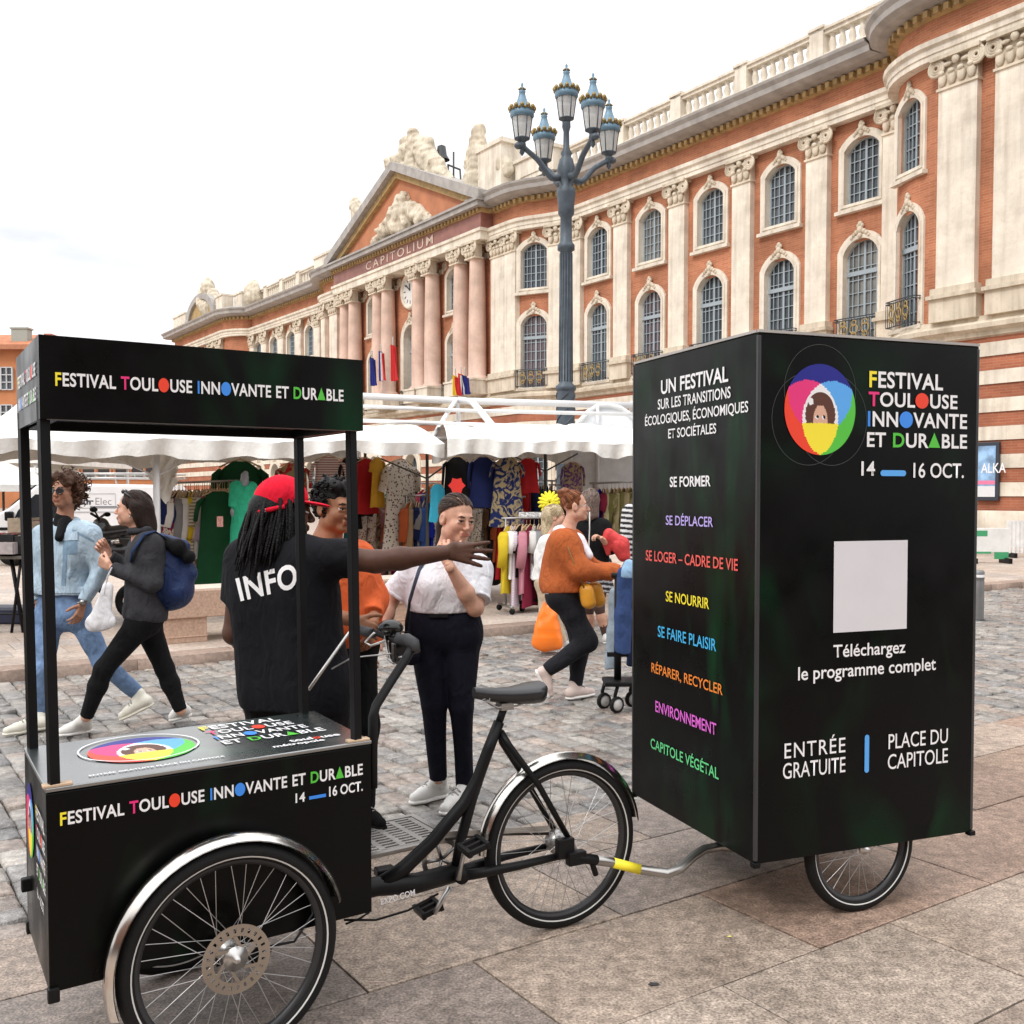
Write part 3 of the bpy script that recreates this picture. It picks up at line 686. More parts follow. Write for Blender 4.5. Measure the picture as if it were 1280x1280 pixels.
def tbar(face, p, q, mat, nm='bar'):
    a, b = face.loc(*p), face.loc(*q); r = min(abs(b.x - a.x), abs(b.y - a.y)) / 2; x0, x1, y0, y1 = min(a.x, b.x), max(a.x, b.x), min(a.y, b.y), max(a.y, b.y)
    ol = []
    for cx, cy, a0 in ((x1 - r, y1 - r, 0), (x0 + r, y1 - r, 90), (x0 + r, y0 + r, 180), (x1 - r, y0 + r, 270)):
        for k in range(5): an = radians(a0 + k * 22.5); ol.append((cx + r * cos(an), cy + r * sin(an)))
    return put_shape(tb, nm, ol, face.M, mat)
tbar(fr_, (1100, 595), (1132, 588), MT['print_sky']); tbar(fr_, (1080, 966), (1086, 918), MT['print_sky'])
tf(fr_, 'Téléchargez', (1041, 825), (1131, 823), (1041, 804), MT['white'], .012); tf(fr_, 'le programme complet', (997, 853), (1169, 845), (997, 831), MT['white'], .012)
tf(fr_, 'ENTRÉE', (980, 946), (1056, 942), (980, 922), MT['white'], .004, 1.15); tf(fr_, 'GRATUITE', (978, 972), (1056, 967), (978, 952), MT['white'], .004)
tf(fr_, 'PLACE DU', (1110, 935), (1184, 930), (1110, 916), MT['white'], .004); tf(fr_, 'CAPITOLE', (1109, 960), (1184, 955), (1109, 941), MT['white'], .004)
a, b = fr_.loc(1041, 791), fr_.loc(1134, 675)
put_shape(tb, 'blank_square', [(a.x, a.y), (b.x, a.y), (b.x, b.y), (a.x, b.y)], fr_.M, plain('pale_print', (.70, .69, .72), .5))
c = fr_.loc(1025, 512); e_ = fr_.loc(1025, 455); f_ = fr_.loc(980, 512)
logo(tb, fr_.M, c.x, c.y, e_.y - c.y, (c.x - f_.x) / (e_.y - c.y), True)
fl_ = Face(tx(0, TD, 0), RT @ Vector((0, -1, 0)), RT @ Vector((-1, 0, 0)))
wh = MT['white']
for body, bl, br, tl, m_, bo in (('UN FESTIVAL', (827, 490), (911, 481), (827, 472), wh, .02), ('SUR LES TRANSITIONS', (823, 511), (914, 499), (823, 498), wh, .012), ('ÉCOLOGIQUES, ÉCONOMIQUES', (807, 533), (936, 520), (807, 516), wh, .012), ('ET SOCIÉTALES', (836, 548), (896, 542), (836, 533), wh, .012),
    ('SE FORMER', (838, 609), (889, 608), (838, 596), wh, .02), ('SE DÉPLACER', (833, 657), (892, 658), (833, 642), MT['print_violet'], .01), ('SE LOGER – CADRE DE VIE', (808, 702), (923, 712), (808, 689), MT['print_coral'], .01), ('SE NOURRIR', (833, 753), (887, 760), (833, 740), MT['print_yellow'], .01),
    ('SE FAIRE PLAISIR', (823, 798), (896, 812), (823, 784), MT['print_cyan'], .01), ('RÉPARER, RECYCLER', (815, 845), (904, 868), (815, 828), MT['print_orange'], .01), ('ENVIRONNEMENT', (820, 892), (896, 917), (820, 878), MT['print_magenta'], .01), ('CAPITOLE VÉGÉTAL', (814, 938), (899, 971), (814, 922), MT['print_mint'], .01)):
    tf(fl_, body, bl, br, tl, m_, bo)
WT = Vector((1.372, 3.994, .258)); 
for cpos in (WT, WT + tv * (TD - .16)): wheel(trailer, 'wheel', cpos, -tv, .258, .024, 28, 0, .022, .07)
mb = MB(); mb.tube([WT + tv * .03, WT + tv * (TD - .19)], .016, 10)
for q in (WT + tv * .055, WT + tv * (TD - .22), WT + tv * (TD - .10)): mb.box(q + ZZ * .0, (.06, .012, .09), RT)
P('axle', mb, MT['steel'], trailer, True)
mb = MB(); j0 = rp(744, 1075, .085); e0 = tx(.02, .30, -.03)
pts = [j0, rp(765, 1078, .085), rp(800, 1087, .1), U(835, 1092, 3.83), U(850, 1086, 3.86), U(866, 1071, 3.92), U(880, 1062, 3.98), U(900, 1058, 4.03), tx(.1, .25, -.03), tx(.6, .3, -.03)]
mb.tube(pts, .0185, 12); ta = P('tow_arm', mb, M_('tow_steel', (.36, .35, .33), .32, 1.0), trailer, True)
mb = MB(); mb.tube([pts[1] * .97 + pts[2] * .03, pts[2] * 1.0], .0195, 12); P('yellow_sticker', mb, MT['print_yellow'], ta, True)
# ================================================================== organic surfaces: smooth unions meshed with surface nets
def A3(p): return np.array(p[:3], np.float32)
class SDF:
    def __init__(s, h=.008): s.h = h; s.ops = []; s.disp = None
    def _b(s, pts, r): a = np.array([A3(p) for p in pts]); return a.min(0) - r, a.max(0) + r
    def cone(s, a, b, ra, rb, k=.02, flat=None, ff=1.0, cutb=False, cuta=False, sub=False):
        a_, b_ = A3(a), A3(b); ba = b_ - a_; L2 = float(ba @ ba) + 1e-9; un = ba / sqrt(L2); fl = A3(Vector(flat).normalized()) if flat is not None else None
        def f(X, Y, Z):
            px, py, pz = X - a_[0], Y - a_[1], Z - a_[2]; dt = px * ba[0] + py * ba[1] + pz * ba[2]
            t = np.clip(dt / L2, 0, 1); qx, qy, qz = px - ba[0] * t, py - ba[1] * t, pz - ba[2] * t
            q2 = qx * qx + qy * qy + qz * qz
            if fl is not None: q2 = q2 + (ff * ff - 1) * (qx * fl[0] + qy * fl[1] + qz * fl[2]) ** 2
            d = np.sqrt(q2) - (ra + (rb - ra) * t)
            if cutb: d = np.maximum(d, (dt - L2) / sqrt(L2))
            if cuta: d = np.maximum(d, -dt / sqrt(L2))
            return d
        lo, hi = s._b((a_, b_), max(ra, rb)); s.ops.append((f, lo, hi, k, sub)); return s
    def ell(s, c, r, R=None, k=.02, sub=False):
        c_ = A3(c); r_ = np.array(r, np.float32); Rm = np.array(R, np.float32)[:3, :3] if R is not None else np.eye(3, dtype=np.float32)
        def f(X, Y, Z):
            p = (X - c_[0], Y - c_[1], Z - c_[2]); q = [p[0] * Rm[0, i] + p[1] * Rm[1, i] + p[2] * Rm[2, i] for i in range(3)]
            k0 = np.sqrt(sum((q[i] / r_[i]) ** 2 for i in range(3))) + 1e-6; k1 = np.sqrt(sum((q[i] / r_[i] ** 2) ** 2 for i in range(3))) + 1e-6
            return k0 * (k0 - 1) / k1
        m = float(max(r)); s.ops.append((f, c_ - m, c_ + m, k, sub)); return s
    def cut(s, p, n, k=.004):
        """remove everything on the side of plane (p) that n points to"""
        p_ = A3(p); n_ = A3(Vector(n).normalized())
        s.ops.append((lambda X, Y, Z: -((X - p_[0]) * n_[0] + (Y - p_[1]) * n_[1] + (Z - p_[2]) * n_[2]), None, None, k, True)); return s
    def mesh(s):
        h = s.h; lo = np.min([o[1] for o in s.ops if o[1] is not None and not o[4]], 0) - 4 * h - .02; hi = np.max([o[2] for o in s.ops if o[2] is not None and not o[4]], 0) + 4 * h + .02
        n = np.ceil((hi - lo) / h).astype(int) + 1; ax = [(lo[i] + h * np.arange(n[i])).astype(np.float32) for i in range(3)]
        D = np.full(n, .3, np.float32)
        for f, l, u, k, sub in s.ops:
            if l is None: sl = [slice(0, n[i]) for i in range(3)]
            else:
                m = k + 3 * h; a = np.clip(((l - m - lo) / h).astype(int), 0, n - 1); b = np.clip(((u + m - lo) / h).astype(int) + 2, 1, n)
                if (b <= a).any(): continue
                sl = [slice(a[i], b[i]) for i in range(3)]
            d = f(ax[0][sl[0]][:, None, None], ax[1][sl[1]][None, :, None], ax[2][sl[2]][None, None, :])
            o = D[tuple(sl)]
            if sub:
                g = np.maximum(k - np.abs(o + d), 0) / k; D[tuple(sl)] = np.maximum(o, -d) + g * g * k * .25
            else:
                g = np.maximum(k - np.abs(o - d), 0) / k; D[tuple(sl)] = np.minimum(o, d) - g * g * k * .25
        if s.disp is not None: D = D + np.clip(1 - np.abs(D) / .12, 0, 1) * s.disp(ax[0][:, None, None], ax[1][None, :, None], ax[2][None, None, :])
        return surface_nets(D, lo, h)
def surface_nets(D, lo, h):
    s = D < 0; c = np.zeros(np.array(D.shape) - 1, np.int8)
    for i in (0, 1):
        for j in (0, 1):
            for k in (0, 1): c += s[i:s.shape[0] - 1 + i, j:s.shape[1] - 1 + j, k:s.shape[2] - 1 + k]
    I = np.argwhere((c > 0) & (c < 8))
    if len(I) == 0: return np.zeros((0, 3)), np.zeros((0, 4), int)
    idx = np.full(c.shape, -1, np.int64); idx[I[:, 0], I[:, 1], I[:, 2]] = np.arange(len(I))
    acc = np.zeros((len(I), 3)); cnt = np.zeros(len(I)); cr = [(i, j, k) for i in (0, 1) for j in (0, 1) for k in (0, 1)]
    for p in cr:
        for ax in range(3):
            if p[ax]: continue
            q = list(p); q[ax] = 1
            a = D[I[:, 0] + p[0], I[:, 1] + p[1], I[:, 2] + p[2]]; b = D[I[:, 0] + q[0], I[:, 1] + q[1], I[:, 2] + q[2]]
            m = (a < 0) != (b < 0); t = np.where(m, a / np.where(m, a - b, 1), 0)
            w = np.tile(np.array(p, float), (len(I), 1)); w[:, ax] = t; acc[m] += w[m]; cnt[m] += 1
    V = (I + acc / np.maximum(cnt, 1)[:, None]) * h + lo; Q = []
    for ax in range(3):
        o = [i for i in range(3) if i != ax]; n = s.shape
        A = [slice(0, n[i]) for i in range(3)]; B = list(A); A[ax] = slice(0, n[ax] - 1); B[ax] = slice(1, n[ax])
        E = np.argwhere(s[tuple(A)] != s[tuple(B)]); E = E[(E[:, o[0]] > 0) & (E[:, o[1]] > 0) & (E[:, o[0]] < n[o[0]] - 1) & (E[:, o[1]] < n[o[1]] - 1)]
        if not len(E): continue
        def g(d0, d1): e = E.copy(); e[:, o[0]] += d0; e[:, o[1]] += d1; return idx[e[:, 0], e[:, 1], e[:, 2]]
        q = np.stack([g(-1, -1), g(0, -1), g(0, 0), g(-1, 0)], 1); ins = s[E[:, 0], E[:, 1], E[:, 2]]
        fl = ins if ax != 1 else ~ins; q[~fl] = q[~fl][:, ::-1]; Q.append(q)
    return V, np.concatenate(Q)
def sdf_obj(name, sdfs, mats, parent=None, colfn=None, smooth_it=1):
    Vs, Qs, o = [], [], 0
    for s in (sdfs if isinstance(sdfs, list) else [sdfs]):
        V, Q = s.mesh()
        if not len(V): continue
        for _ in range(smooth_it):                                  # light relaxation
            S = np.zeros_like(V); N = np.zeros(len(V))
            for a, b in ((0, 1), (1, 2), (2, 3), (3, 0)):
                np.add.at(S, Q[:, a], V[Q[:, b]]); np.add.at(S, Q[:, b], V[Q[:, a]]); np.add.at(N, Q[:, a], 1); np.add.at(N, Q[:, b], 1)
            V = V * .5 + S / np.maximum(N, 1)[:, None] * .5
        Vs.append(V); Qs.append(Q + o); o += len(V)
    V = np.concatenate(Vs); Q = np.concatenate(Qs)
    me = bpy.data.meshes.new(name); me.from_pydata(V.tolist(), [], Q.tolist()); me.polygons.foreach_set('use_smooth', [True] * len(Q))
    for m in (mats if isinstance(mats, list) else [mats]): me.materials.append(m)
    if colfn is not None:
        ca = me.color_attributes.new('Col', 'FLOAT_COLOR', 'POINT'); C = np.ones((len(V), 4)); C[:, :3] = colfn(V); ca.data.foreach_set('color', C.ravel())
    me.update(); return link(name, me, parent, True)
def folds(seed, f, amp, ax=(1, 1, 1), n=5):
    r = np.random.default_rng(seed); W = []
    for _ in range(n):
        d = r.normal(size=3) * np.array(ax); d /= np.linalg.norm(d); e = r.normal(size=3); e /= np.linalg.norm(e); W.append((d * f * r.uniform(.6, 1.5), e * f * .45, r.uniform(0, 6, 2)))
    def g(X, Y, Z):
        t = 0
        for d, e, p in W: t = t + (np.sin(X * d[0] + Y * d[1] + Z * d[2] + p[0] + 1.6 * np.sin(X * e[0] + Y * e[1] + Z * e[2] + p[1])))
        return (amp / sqrt(n)) * t
    return g
def yaw(a, pitch=0):
    a = radians(a); p = radians(pitch); return Vector((sin(a) * cos(p), -cos(a) * cos(p), sin(p)))
def cloth(name, col, rough=.85, **k):
    wr = k.pop('wr', .35); m = M_(name, col, rough, var=k.pop('var', .16), scale=k.pop('scale', 14), bump=k.pop('bump', .12), bscale=k.pop('bscale', 260), spec=.2, **k)
    n = m.node_tree; N, L = n.nodes, n.links; b = N['Principled BSDF']; old = b.inputs['Normal'].links[0].from_node; tc = [q for q in N if q.type == 'TEX_COORD'][0]   # creases
    mp = N.new('ShaderNodeMapping'); mp.inputs['Scale'].default_value = (1, 1, .55); mp.inputs['Rotation'].default_value = (.4, .5, 0); L.new(tc.outputs['Object'], mp.inputs['Vector'])
    nz = N.new('ShaderNodeTexNoise'); nz.inputs['Scale'].default_value = 15; nz.inputs['Detail'].default_value = 2.5; nz.inputs['Distortion'].default_value = .9; L.new(mp.outputs[0], nz.inputs['Vector'])
    bp = N.new('ShaderNodeBump'); bp.inputs['Strength'].default_value = wr; bp.inputs['Distance'].default_value = .06; L.new(nz.outputs['Fac'], bp.inputs['Height']); L.new(old.outputs[0], bp.inputs['Normal']); L.new(bp.outputs[0], b.inputs['Normal']); return m
def skin(name, col): return M_(name, col, .55, var=.12, scale=38, attr=True, spec=.35, bump=.12, bscale=220)
MT['eye_white'] = plain('eye_white', (.72, .69, .66), .25); MT['iris'] = plain('iris', (.03, .016, .01), .15); MT['brow'] = plain('brow', (.03, .018, .012), .8)

LACE = plain('lace_grey', (.34, .33, .31), .7)
class Person:
    def __init__(s, label, Y0, skinmat, group=None, at=None):
        s.Y0 = Y0; s.skin = skinmat; s.sd = []; s.lips = []
        s.t = thing('person', label, 'person', at, 0, group); s.k = 1.0
    def p(s, px, py, dy=0.0): return U(px, py, s.Y0 + dy)
    # ---------------------------------------------------------------- head and neck
    def head(s, c, fw, up=(0, 0, 1), k=1.0, neck=None, nr=.052, ear=True, mouth=.0, male=False):
        fw = Vector(fw).normalized(); r = fw.cross(Vector(up)).normalized(); u = r.cross(fw).normalized()
        R = Matrix((r, fw, u)).transposed(); s.hR, s.hc, s.hk = R, Vector(c), k
        H = lambda x, y, z: s.hc + R @ Vector((x * k, y * k, z * k)); s.H = H
        q = SDF(.0042); e = lambda c_, r_, kk=.02, sub=False: q.ell(H(*c_), [v * k for v in r_], R, kk, sub)
        e((0, -.018, .038), (.074, .094, .083)); e((0, .018, -.025), (.060 if male else .0565, .068, .084), .03); e((0, .062, -.088), (.026 if not male else .031, .024, .020), .03)
        for x in (-1, 1):
            e((x * .034, .052, -.028), (.030, .030, .028), .02); e((x * .048, .01, -.062), (.022, .04, .03), .03)
        br_ = .012 if male else .008; q.cone(H(-.03, .078, .024), H(.03, .078, .024), br_ * k, br_ * k, .02); nq = 1.0 if male else .84
        for x in (-1, 1): e((x * .031, .099, .004), (.017, .016, .013), .014, True)
        for x in (-1, 1):
            q.cone(H(x * .018, .0855, .0105), H(x * .044, .0805, .0098), .0048 * k, .0048 * k, .006); q.cone(H(x * .019, .084, -.0060), H(x * .043, .079, -.0050), .0046 * k, .0046 * k, .006)
        q.cone(H(0, .086, .010), H(0, .108 if male else .106, -.028), .008 * nq * k, .0125 * nq * k, .012); q.cone(H(-.012 * nq, .097, -.033), H(.012 * nq, .097, -.033), .0085 * nq * k, .0085 * nq * k, .008)
        q.cone(H(-.019, .087, -.055), H(.019, .087, -.055), .0065 * k, .0065 * k, .008); q.cone(H(-.016, .087, -.066), H(.016, .087, -.066), .0075 * k, .0075 * k, .008)
        q.cone(H(-.018, .099, -.0605), H(.018, .099, -.0605), .0035 * k, .0035 * k, .004, sub=True)
        if ear:
            for x in (-1, 1): e((x * .076, -.012, -.006), (.012, .022, .031), .008); e((x * .086, -.004, -.002), (.006, .010, .017), .006, True)
        if neck is not None: q.cone(H(0, -.022, -.075), neck, nr * k, nr * 1.12 * k, .03); q.cone(neck, Vector(neck) - ZZ * .05, nr * 1.12 * k, nr * 1.3 * k, .03)
        s.sd.append(q); s.lips = [H(0, .092, -.0605)]
        for x in (-1, 1):
            mb = MB(); cc = H(x * .031, .0755, .003); mb.sphere(cc, .0122 * k, 14, 10); mb.cur = 1
            d = (fw * 1 + r * .0).normalized(); Mz = zframe(cc, d); mb.lathe([(.0, .0127 * k), (.0035 * k, .0124 * k), (.0064 * k, .0109 * k)], 12, Mz); P('eye', mb, [MT['eye_white'], MT['iris']], s.t, True)
            mb = MB(); mb.tube([H(x * .046, .076, .021), H(x * .034, .0885, .0275), H(x * .016, .090, .0235)], [.0025 * k * nq * nq, .0042 * k * nq * nq, .0036 * k * nq * nq], 6); P('eyebrow', mb, MT['brow'], s.t, True)
            mb = MB(); mb.tube([H(x * .045, .0835, .0055), H(x * .032, .0898, .0070), H(x * .019, .0880, .0060)], .0015 * k, 5); P('eyelashes', mb, MT['brow'], s.t, True)
    # ---------------------------------------------------------------- limbs
    def arm(s, sh, el, wr, ru=.046, re=.037, rw=.026, h=.006):
        q = SDF(h); q.cone(sh, el, ru, re, .02); q.cone(el, Vector(el) * .65 + Vector(wr) * .35, re, re * 1.02, .02); q.cone(Vector(el) * .65 + Vector(wr) * .35, wr, re * 1.02, rw, .02); s.sd.append(q)
    def hand(s, w, d, n, side, curl=(.35, .4, .3), spread=.10, k=1.0, thumb=(.55, .75, .25), fc=None):
        d = Vector(d).normalized(); n = Vector(n); n = (n - d * n.dot(d)).normalized(); l = d.cross(n) * (1 if side == 'r' else -1); w = Vector(w); q = SDF(.0034)
        q.cone(w - d * .03, w + d * .015, .0255 * k, .024 * k, .02, n, 1.35)
        for i in range(4):
            kn = w + d * (.088, .092, .087, .078)[i] * k + l * (.031, .0105, -.0105, -.030)[i] * k; kb = w + d * .012 + l * (.016, .006, -.006, -.015)[i] * k
            q.cone(kb, kn, .0135 * k, .0112 * k, .014)
            L = (.072, .080, .074, .058)[i] * k; fd = (d + l * spread * (1.5 - i)).normalized(); pth = kn; a = 0; cl = fc[i] if fc else curl
            for j in range(3):
                a += cl[j]; dd = fd * cos(a) + n * sin(a); e2 = pth + dd * L * (.46, .30, .24)[j]; q.cone(pth, e2, (.0096, .0088, .0078)[j] * k, (.0088, .0078, .0066)[j] * k, .004); pth = e2
        tb = w + d * .022 * k + l * .026 * k; td = (d * thumb[0] + l * thumb[1] + n * thumb[2]).normalized(); t1 = tb + td * .042 * k; td2 = (td + d * .35 + n * .1).normalized(); t2 = t1 + td2 * .034 * k; td3 = (td2 + d * .25 + n * .2).normalized(); t3 = t2 + td3 * .024 * k
        q.cone(tb, t1, .0155 * k, .0115 * k, .012); q.cone(t1, t2, .0112 * k, .0098 * k, .005); q.cone(t2, t3, .0098 * k, .0078 * k, .005)
        s.sd.append(q)
    def leg(s, hp, kn, an, rh=.075, rk=.05, ra=.036, h=.009):
        q = SDF(h); q.cone(hp, kn, rh, rk, .03); m = Vector(kn) * .68 + Vector(an) * .32; q.cone(kn, m, rk, rk * 1.04, .03); q.cone(m, an, rk * 1.04, ra, .03); s.sd.append(q)
    def core(s, sl, sr, hl, hr, k=1.0):
        q = SDF(.011); s.torso(q, sl, sr, hl, hr, 0, k); s.sd.append(q)
    def torso(s, q, sl, sr, hl, hr, th=.0, k=1.0, lv=None, kk=.06):
        sl, sr, hl, hr = map(Vector, (sl, sr, hl, hr)); ms, mh = (sl + sr) / 2, (hl + hr) / 2
        for t, wf, r in lv or ((-.03, .70, .052), (.10, .62, .082), (.25, .55, .098), (.40, .48, .098), (.56, .42, .092), (.72, .45, .096), (.88, .60, .104), (1.02, .68, .104)):
            c = ms + (mh - ms) * t; hv = ((sr - sl) / 2) * (1 - t) + ((hr - hl) / 2 * 1.0) * t
            q.cone(c - hv * wf, c + hv * wf, r * k + th, r * k + th, kk)
        return q
    def done(s):
        L = s.lips
        def col(V):
            C = np.ones((len(V), 3))
            if L:
                R = np.array(s.hR); q = (V - np.array(L[0])) @ R / s.hk
                m = ((q[:, 0] / .023) ** 2 + (q[:, 2] / .0125) ** 2 < 1) & (np.abs(q[:, 1]) < .03); C[m] = (.78, .52, .52)
                q2 = (V - np.array(s.hc)) @ R / s.hk
                ch = np.exp(-(((np.abs(q2[:, 0]) - .038) / .022) ** 2 + ((q2[:, 2] + .03) / .022) ** 2)) * (q2[:, 1] > .03); C *= 1 - ch[:, None] * np.array([.0, .10, .10])
            return C
        s.body = sdf_obj('body', s.sd, s.skin, s.t, col, 1); return s.body
    def part(s, name, sd, mat, parent=None, label=None, it=1, colfn=None):
        o = sdf_obj(name, sd, mat, parent or s.t, colfn, it)
        if label: o['label'] = label
        return o
    def shoe(s, heel, toe, ankle, mat, sole, up=ZZ, r=.036):
        heel, toe, ankle = map(Vector, (heel, toe, ankle)); f = (toe - heel).normalized(); up = (Vector(up) - f * Vector(up).dot(f)).normalized(); side = f.cross(up); L = (toe - heel).length
        h2 = heel + f * r; t2 = toe - f * r * .9; b = heel + f * L * .66
        q = SDF(.005); q.cone(h2 + up * .05, b + up * .042, r, r * .98, .02); q.cone(b + up * .042, t2 + up * .034, r * .98, r * .78, .02); q.cone(h2 + up * .05, ankle + up * .015, r, r * 1.0, .03); q.cone(heel + f * L * .5 + up * .06, ankle * .5 + h2 * .5 + up * .06, r * .8, r * .9, .03)
        q.cut(heel + up * .014, -up); sh = s.part('shoe', q, mat)
        q = SDF(.004); q.cone(h2 + up * .012, b + up * .012, r * 1.08, r * 1.1, .01, up, 2.3); q.cone(b + up * .012, t2 + up * .014, r * 1.1, r * .92, .01, up, 2.3); q.cut(heel, -up); s.part('sole', q, sole, sh)
        mb = MB()
        for k in range(4):
            c = heel + f * L * (.50 + .07 * k) + up * (.105 - .012 * k); mb.tube([c - side * .026 - up * .014, c + up * .004, c + side * .026 - up * .014], .0042, 5)
        P('laces', mb, LACE, sh, True); return sh
def bvh_of(o): return BVHTree.FromPolygons([v.co[:] for v in o.data.vertices], [p.vertices[:] for p in o.data.polygons])
def onto(bv, px, py, lift=.003):
    h, n, i, d = bv.ray_cast(CAM, ray(px, py).normalized())
    if h is None: return None
    return h - ray(px, py).normalized() * lift
def patch(parent, name, bv, quad, mat, n=8, lift=.004, label=None):
    """a sewn-on piece: a grid of points laid on the garment's surface"""
    a, b, c, d = [np.array(q, float) for q in quad]; rows = []
    for i in range(n + 1):
        r = []
        for j in range(n + 1):
            u_, v_ = i / n, j / n; q = (a * (1 - u_) + b * u_) * (1 - v_) + (d * (1 - u_) + c * u_) * v_; h = onto(bv, q[0], q[1], lift)
            if h is None: return None
            r.append(h)
        rows.append(r)
    mb = MB(); mb.grid(rows); o = P(name, mb, mat, parent, True)
    if label: o['label'] = label
    return o
def lay_text(parent, bv, body, quad, mat, bold=.05, lift=.004):
    """printing that follows the cloth: bl, br, tr, tl picture corners"""
    me = text_mesh(body, bold, [mat], space=1.07); mesh_to_rect(me, 0, 0, 1, 1); bm = bmesh.new(); bm.from_mesh(me)
    bmesh.ops.triangulate(bm, faces=bm.faces[:]); bmesh.ops.subdivide_edges(bm, edges=bm.edges[:], cuts=3); 
    a, b, c, d = [np.array(q, float) for q in quad]
    for v in bm.verts:
        u_, w_ = v.co.x, v.co.y; q = (a * (1 - u_) + b * u_) * (1 - w_) + (d * (1 - u_) + c * u_) * w_; h = onto(bv, q[0], q[1], lift)
        if h is not None: v.co = h
    bm.to_mesh(me); bm.free(); me.update(); return link('lettering', me, parent, True)
def strap(parent, name, bv, pts, wd, mat, lift=.006):
    """a band laid on the clothing along picture points"""
    L = []
    for i in range(len(pts) - 1):
        for k in range(6): t = k / 6; L.append(tuple(np.array(pts[i]) * (1 - t) + np.array(pts[i + 1]) * t))
    L.append(pts[-1]); H = [onto(bv, q[0], q[1], lift) for q in L]; H = [h for h in H if h is not None]
    if len(H) < 3: return None
    mb = MB(); mb.tube(H, wd / 2, 8, flat=.35); return P(name, mb, mat, parent, True)
def ell_pt(s, d, c, r, q=1.0):
    d = Vector(d).normalized(); t = q / sqrt((d.x / r[0]) ** 2 + (d.y / r[1]) ** 2 + (d.z / r[2]) ** 2); return s.H(c[0] + d.x * t, c[1] + d.y * t, c[2] + d.z * t)
def strands(s, parent, c, r, end, mats, n=150, az=115, zf=.62, zs=-.15, w=.0030, seed=4, lift=1.012, tail=None, rnd=.10):
    """combed locks running over the scalp from the hairline to one gathering point"""
    rg = random.Random(seed); M_b = [MB() for _ in mats]
    for i in range(n):
        a = radians(rg.uniform(-az, az)); f = abs(a) / radians(az); z = zf * (1 - f ** 1.6) + zs * f ** 1.6 + rg.uniform(-.06, .09); d0 = Vector((sin(a), cos(a), z)).normalized(); d1 = (Vector(end) + Vector((rg.uniform(-rnd, rnd), 0, rg.uniform(-rnd, rnd)))).normalized(); pts = []
        for k in range(11): t = k / 10; d = d0.slerp(d1, t) if d0.angle(d1) < 3.0 else d0.lerp(d1, t); pts.append(ell_pt(s, d, c, r, lift + rg.uniform(-.004, .006)))
        if tail: pts += [pts[-1] + Vector((rg.uniform(-.012, .012), rg.uniform(-.012, .012), -tail * j / 4)) for j in (1, 2, 3, 4)]
        ww = w * rg.uniform(.6, 1.3); M_b[i % len(mats)].tube(pts, [ww * .35] + [ww] * (len(pts) - 2) + [ww * .4], 5, caps=False)
    for m_, b_ in zip(mats, M_b): P('hair_locks', b_, m_, parent, True)
def curls(s, parent, c, r, mats, n=90, seed=6, face=.35, L=.075, R=.013, w=.0045):
    rg = random.Random(seed); M_b = [MB() for _ in mats]; i = 0
    while i < n:
        d = Vector((rg.gauss(0, 1), rg.gauss(0, 1), rg.gauss(.25, 1))).normalized()
        if d.y > face and d.z < .55: continue
        p0 = ell_pt(s, d, c, r, 1.0); o = (p0 - s.H(*c)).normalized(); dn = (o * .45 - ZZ * rg.uniform(.3, 1)).normalized(); e = dn.orthogonal().normalized(); g = dn.cross(e); ph = rg.uniform(0, 6); l_ = L * rg.uniform(.6, 1.2)
        pts = [p0 + dn * l_ * k / 14 + (e * cos(ph + k * .9) + g * sin(ph + k * .9)) * R * (.6 + .4 * k / 14) for k in range(15)]; M_b[i % len(mats)].tube(pts, [w] * 13 + [w * .7, w * .3], 5, caps=False); i += 1
    for m_, b_ in zip(mats, M_b): P('curls', b_, m_, parent, True)
# ================================================================== the city hall
F0 = Vector((10.112, 42.0, 0)); 
def W(s, n, z): return F0 + VV * s - UU * n + ZZ * z
def SP(px, py, n=0.0): return onplane(px, py, F0 - UU * n, UU)
hall = thing('city_hall', 'long brick and stone city hall with pediment, pilasters and balustrade behind the market', 'city hall', W(28, -4, 0))
def brick_mat(name, base, dark, mortar):
    m, n, b = newmat(name); N = n.nodes; L = n.links
    uv = N.new('ShaderNodeTexCoord'); br = N.new('ShaderNodeTexBrick'); br.inputs['Scale'].default_value = 1.0
    br.inputs['Brick Width'].default_value = .42; br.inputs['Row Height'].default_value = .085; br.inputs['Mortar Size'].default_value = .012; br.inputs['Color1'].default_value = (*base, 1); br.inputs['Color2'].default_value = (*dark, 1); br.inputs['Mortar'].default_value = (*mortar, 1)
    br.inputs['Bias'].default_value = -.2
    L.new(uv.outputs['UV'], br.inputs['Vector']); nz = N.new('ShaderNodeTexNoise'); nz.inputs['Scale'].default_value = .55; nz.inputs['Detail'].default_value = 7; nz.inputs['Roughness'].default_value = .65; L.new(uv.outputs['UV'], nz.inputs['Vector'])
    mr = N.new('ShaderNodeMapRange'); mr.inputs['From Min'].default_value = .3; mr.inputs['From Max'].default_value = .7; mr.inputs['To Min'].default_value = .66; mr.inputs['To Max'].default_value = 1.22; L.new(nz.outputs['Fac'], mr.inputs['Value'])
    vm = N.new('ShaderNodeVectorMath'); vm.operation = 'SCALE'; L.new(br.outputs['Color'], vm.inputs[0]); L.new(mr.outputs[0], vm.inputs['Scale']); L.new(vm.outputs[0], b.inputs['Base Color']); b.inputs['Roughness'].default_value = .85; b.inputs['Specular IOR Level'].default_value = .2
    bp = N.new('ShaderNodeBump'); bp.inputs['Strength'].default_value = .3; bp.inputs['Distance'].default_value = .02; L.new(br.outputs['Fac'], bp.inputs['Height']); bp.invert = True; L.new(bp.outputs[0], b.inputs['Normal']); return m
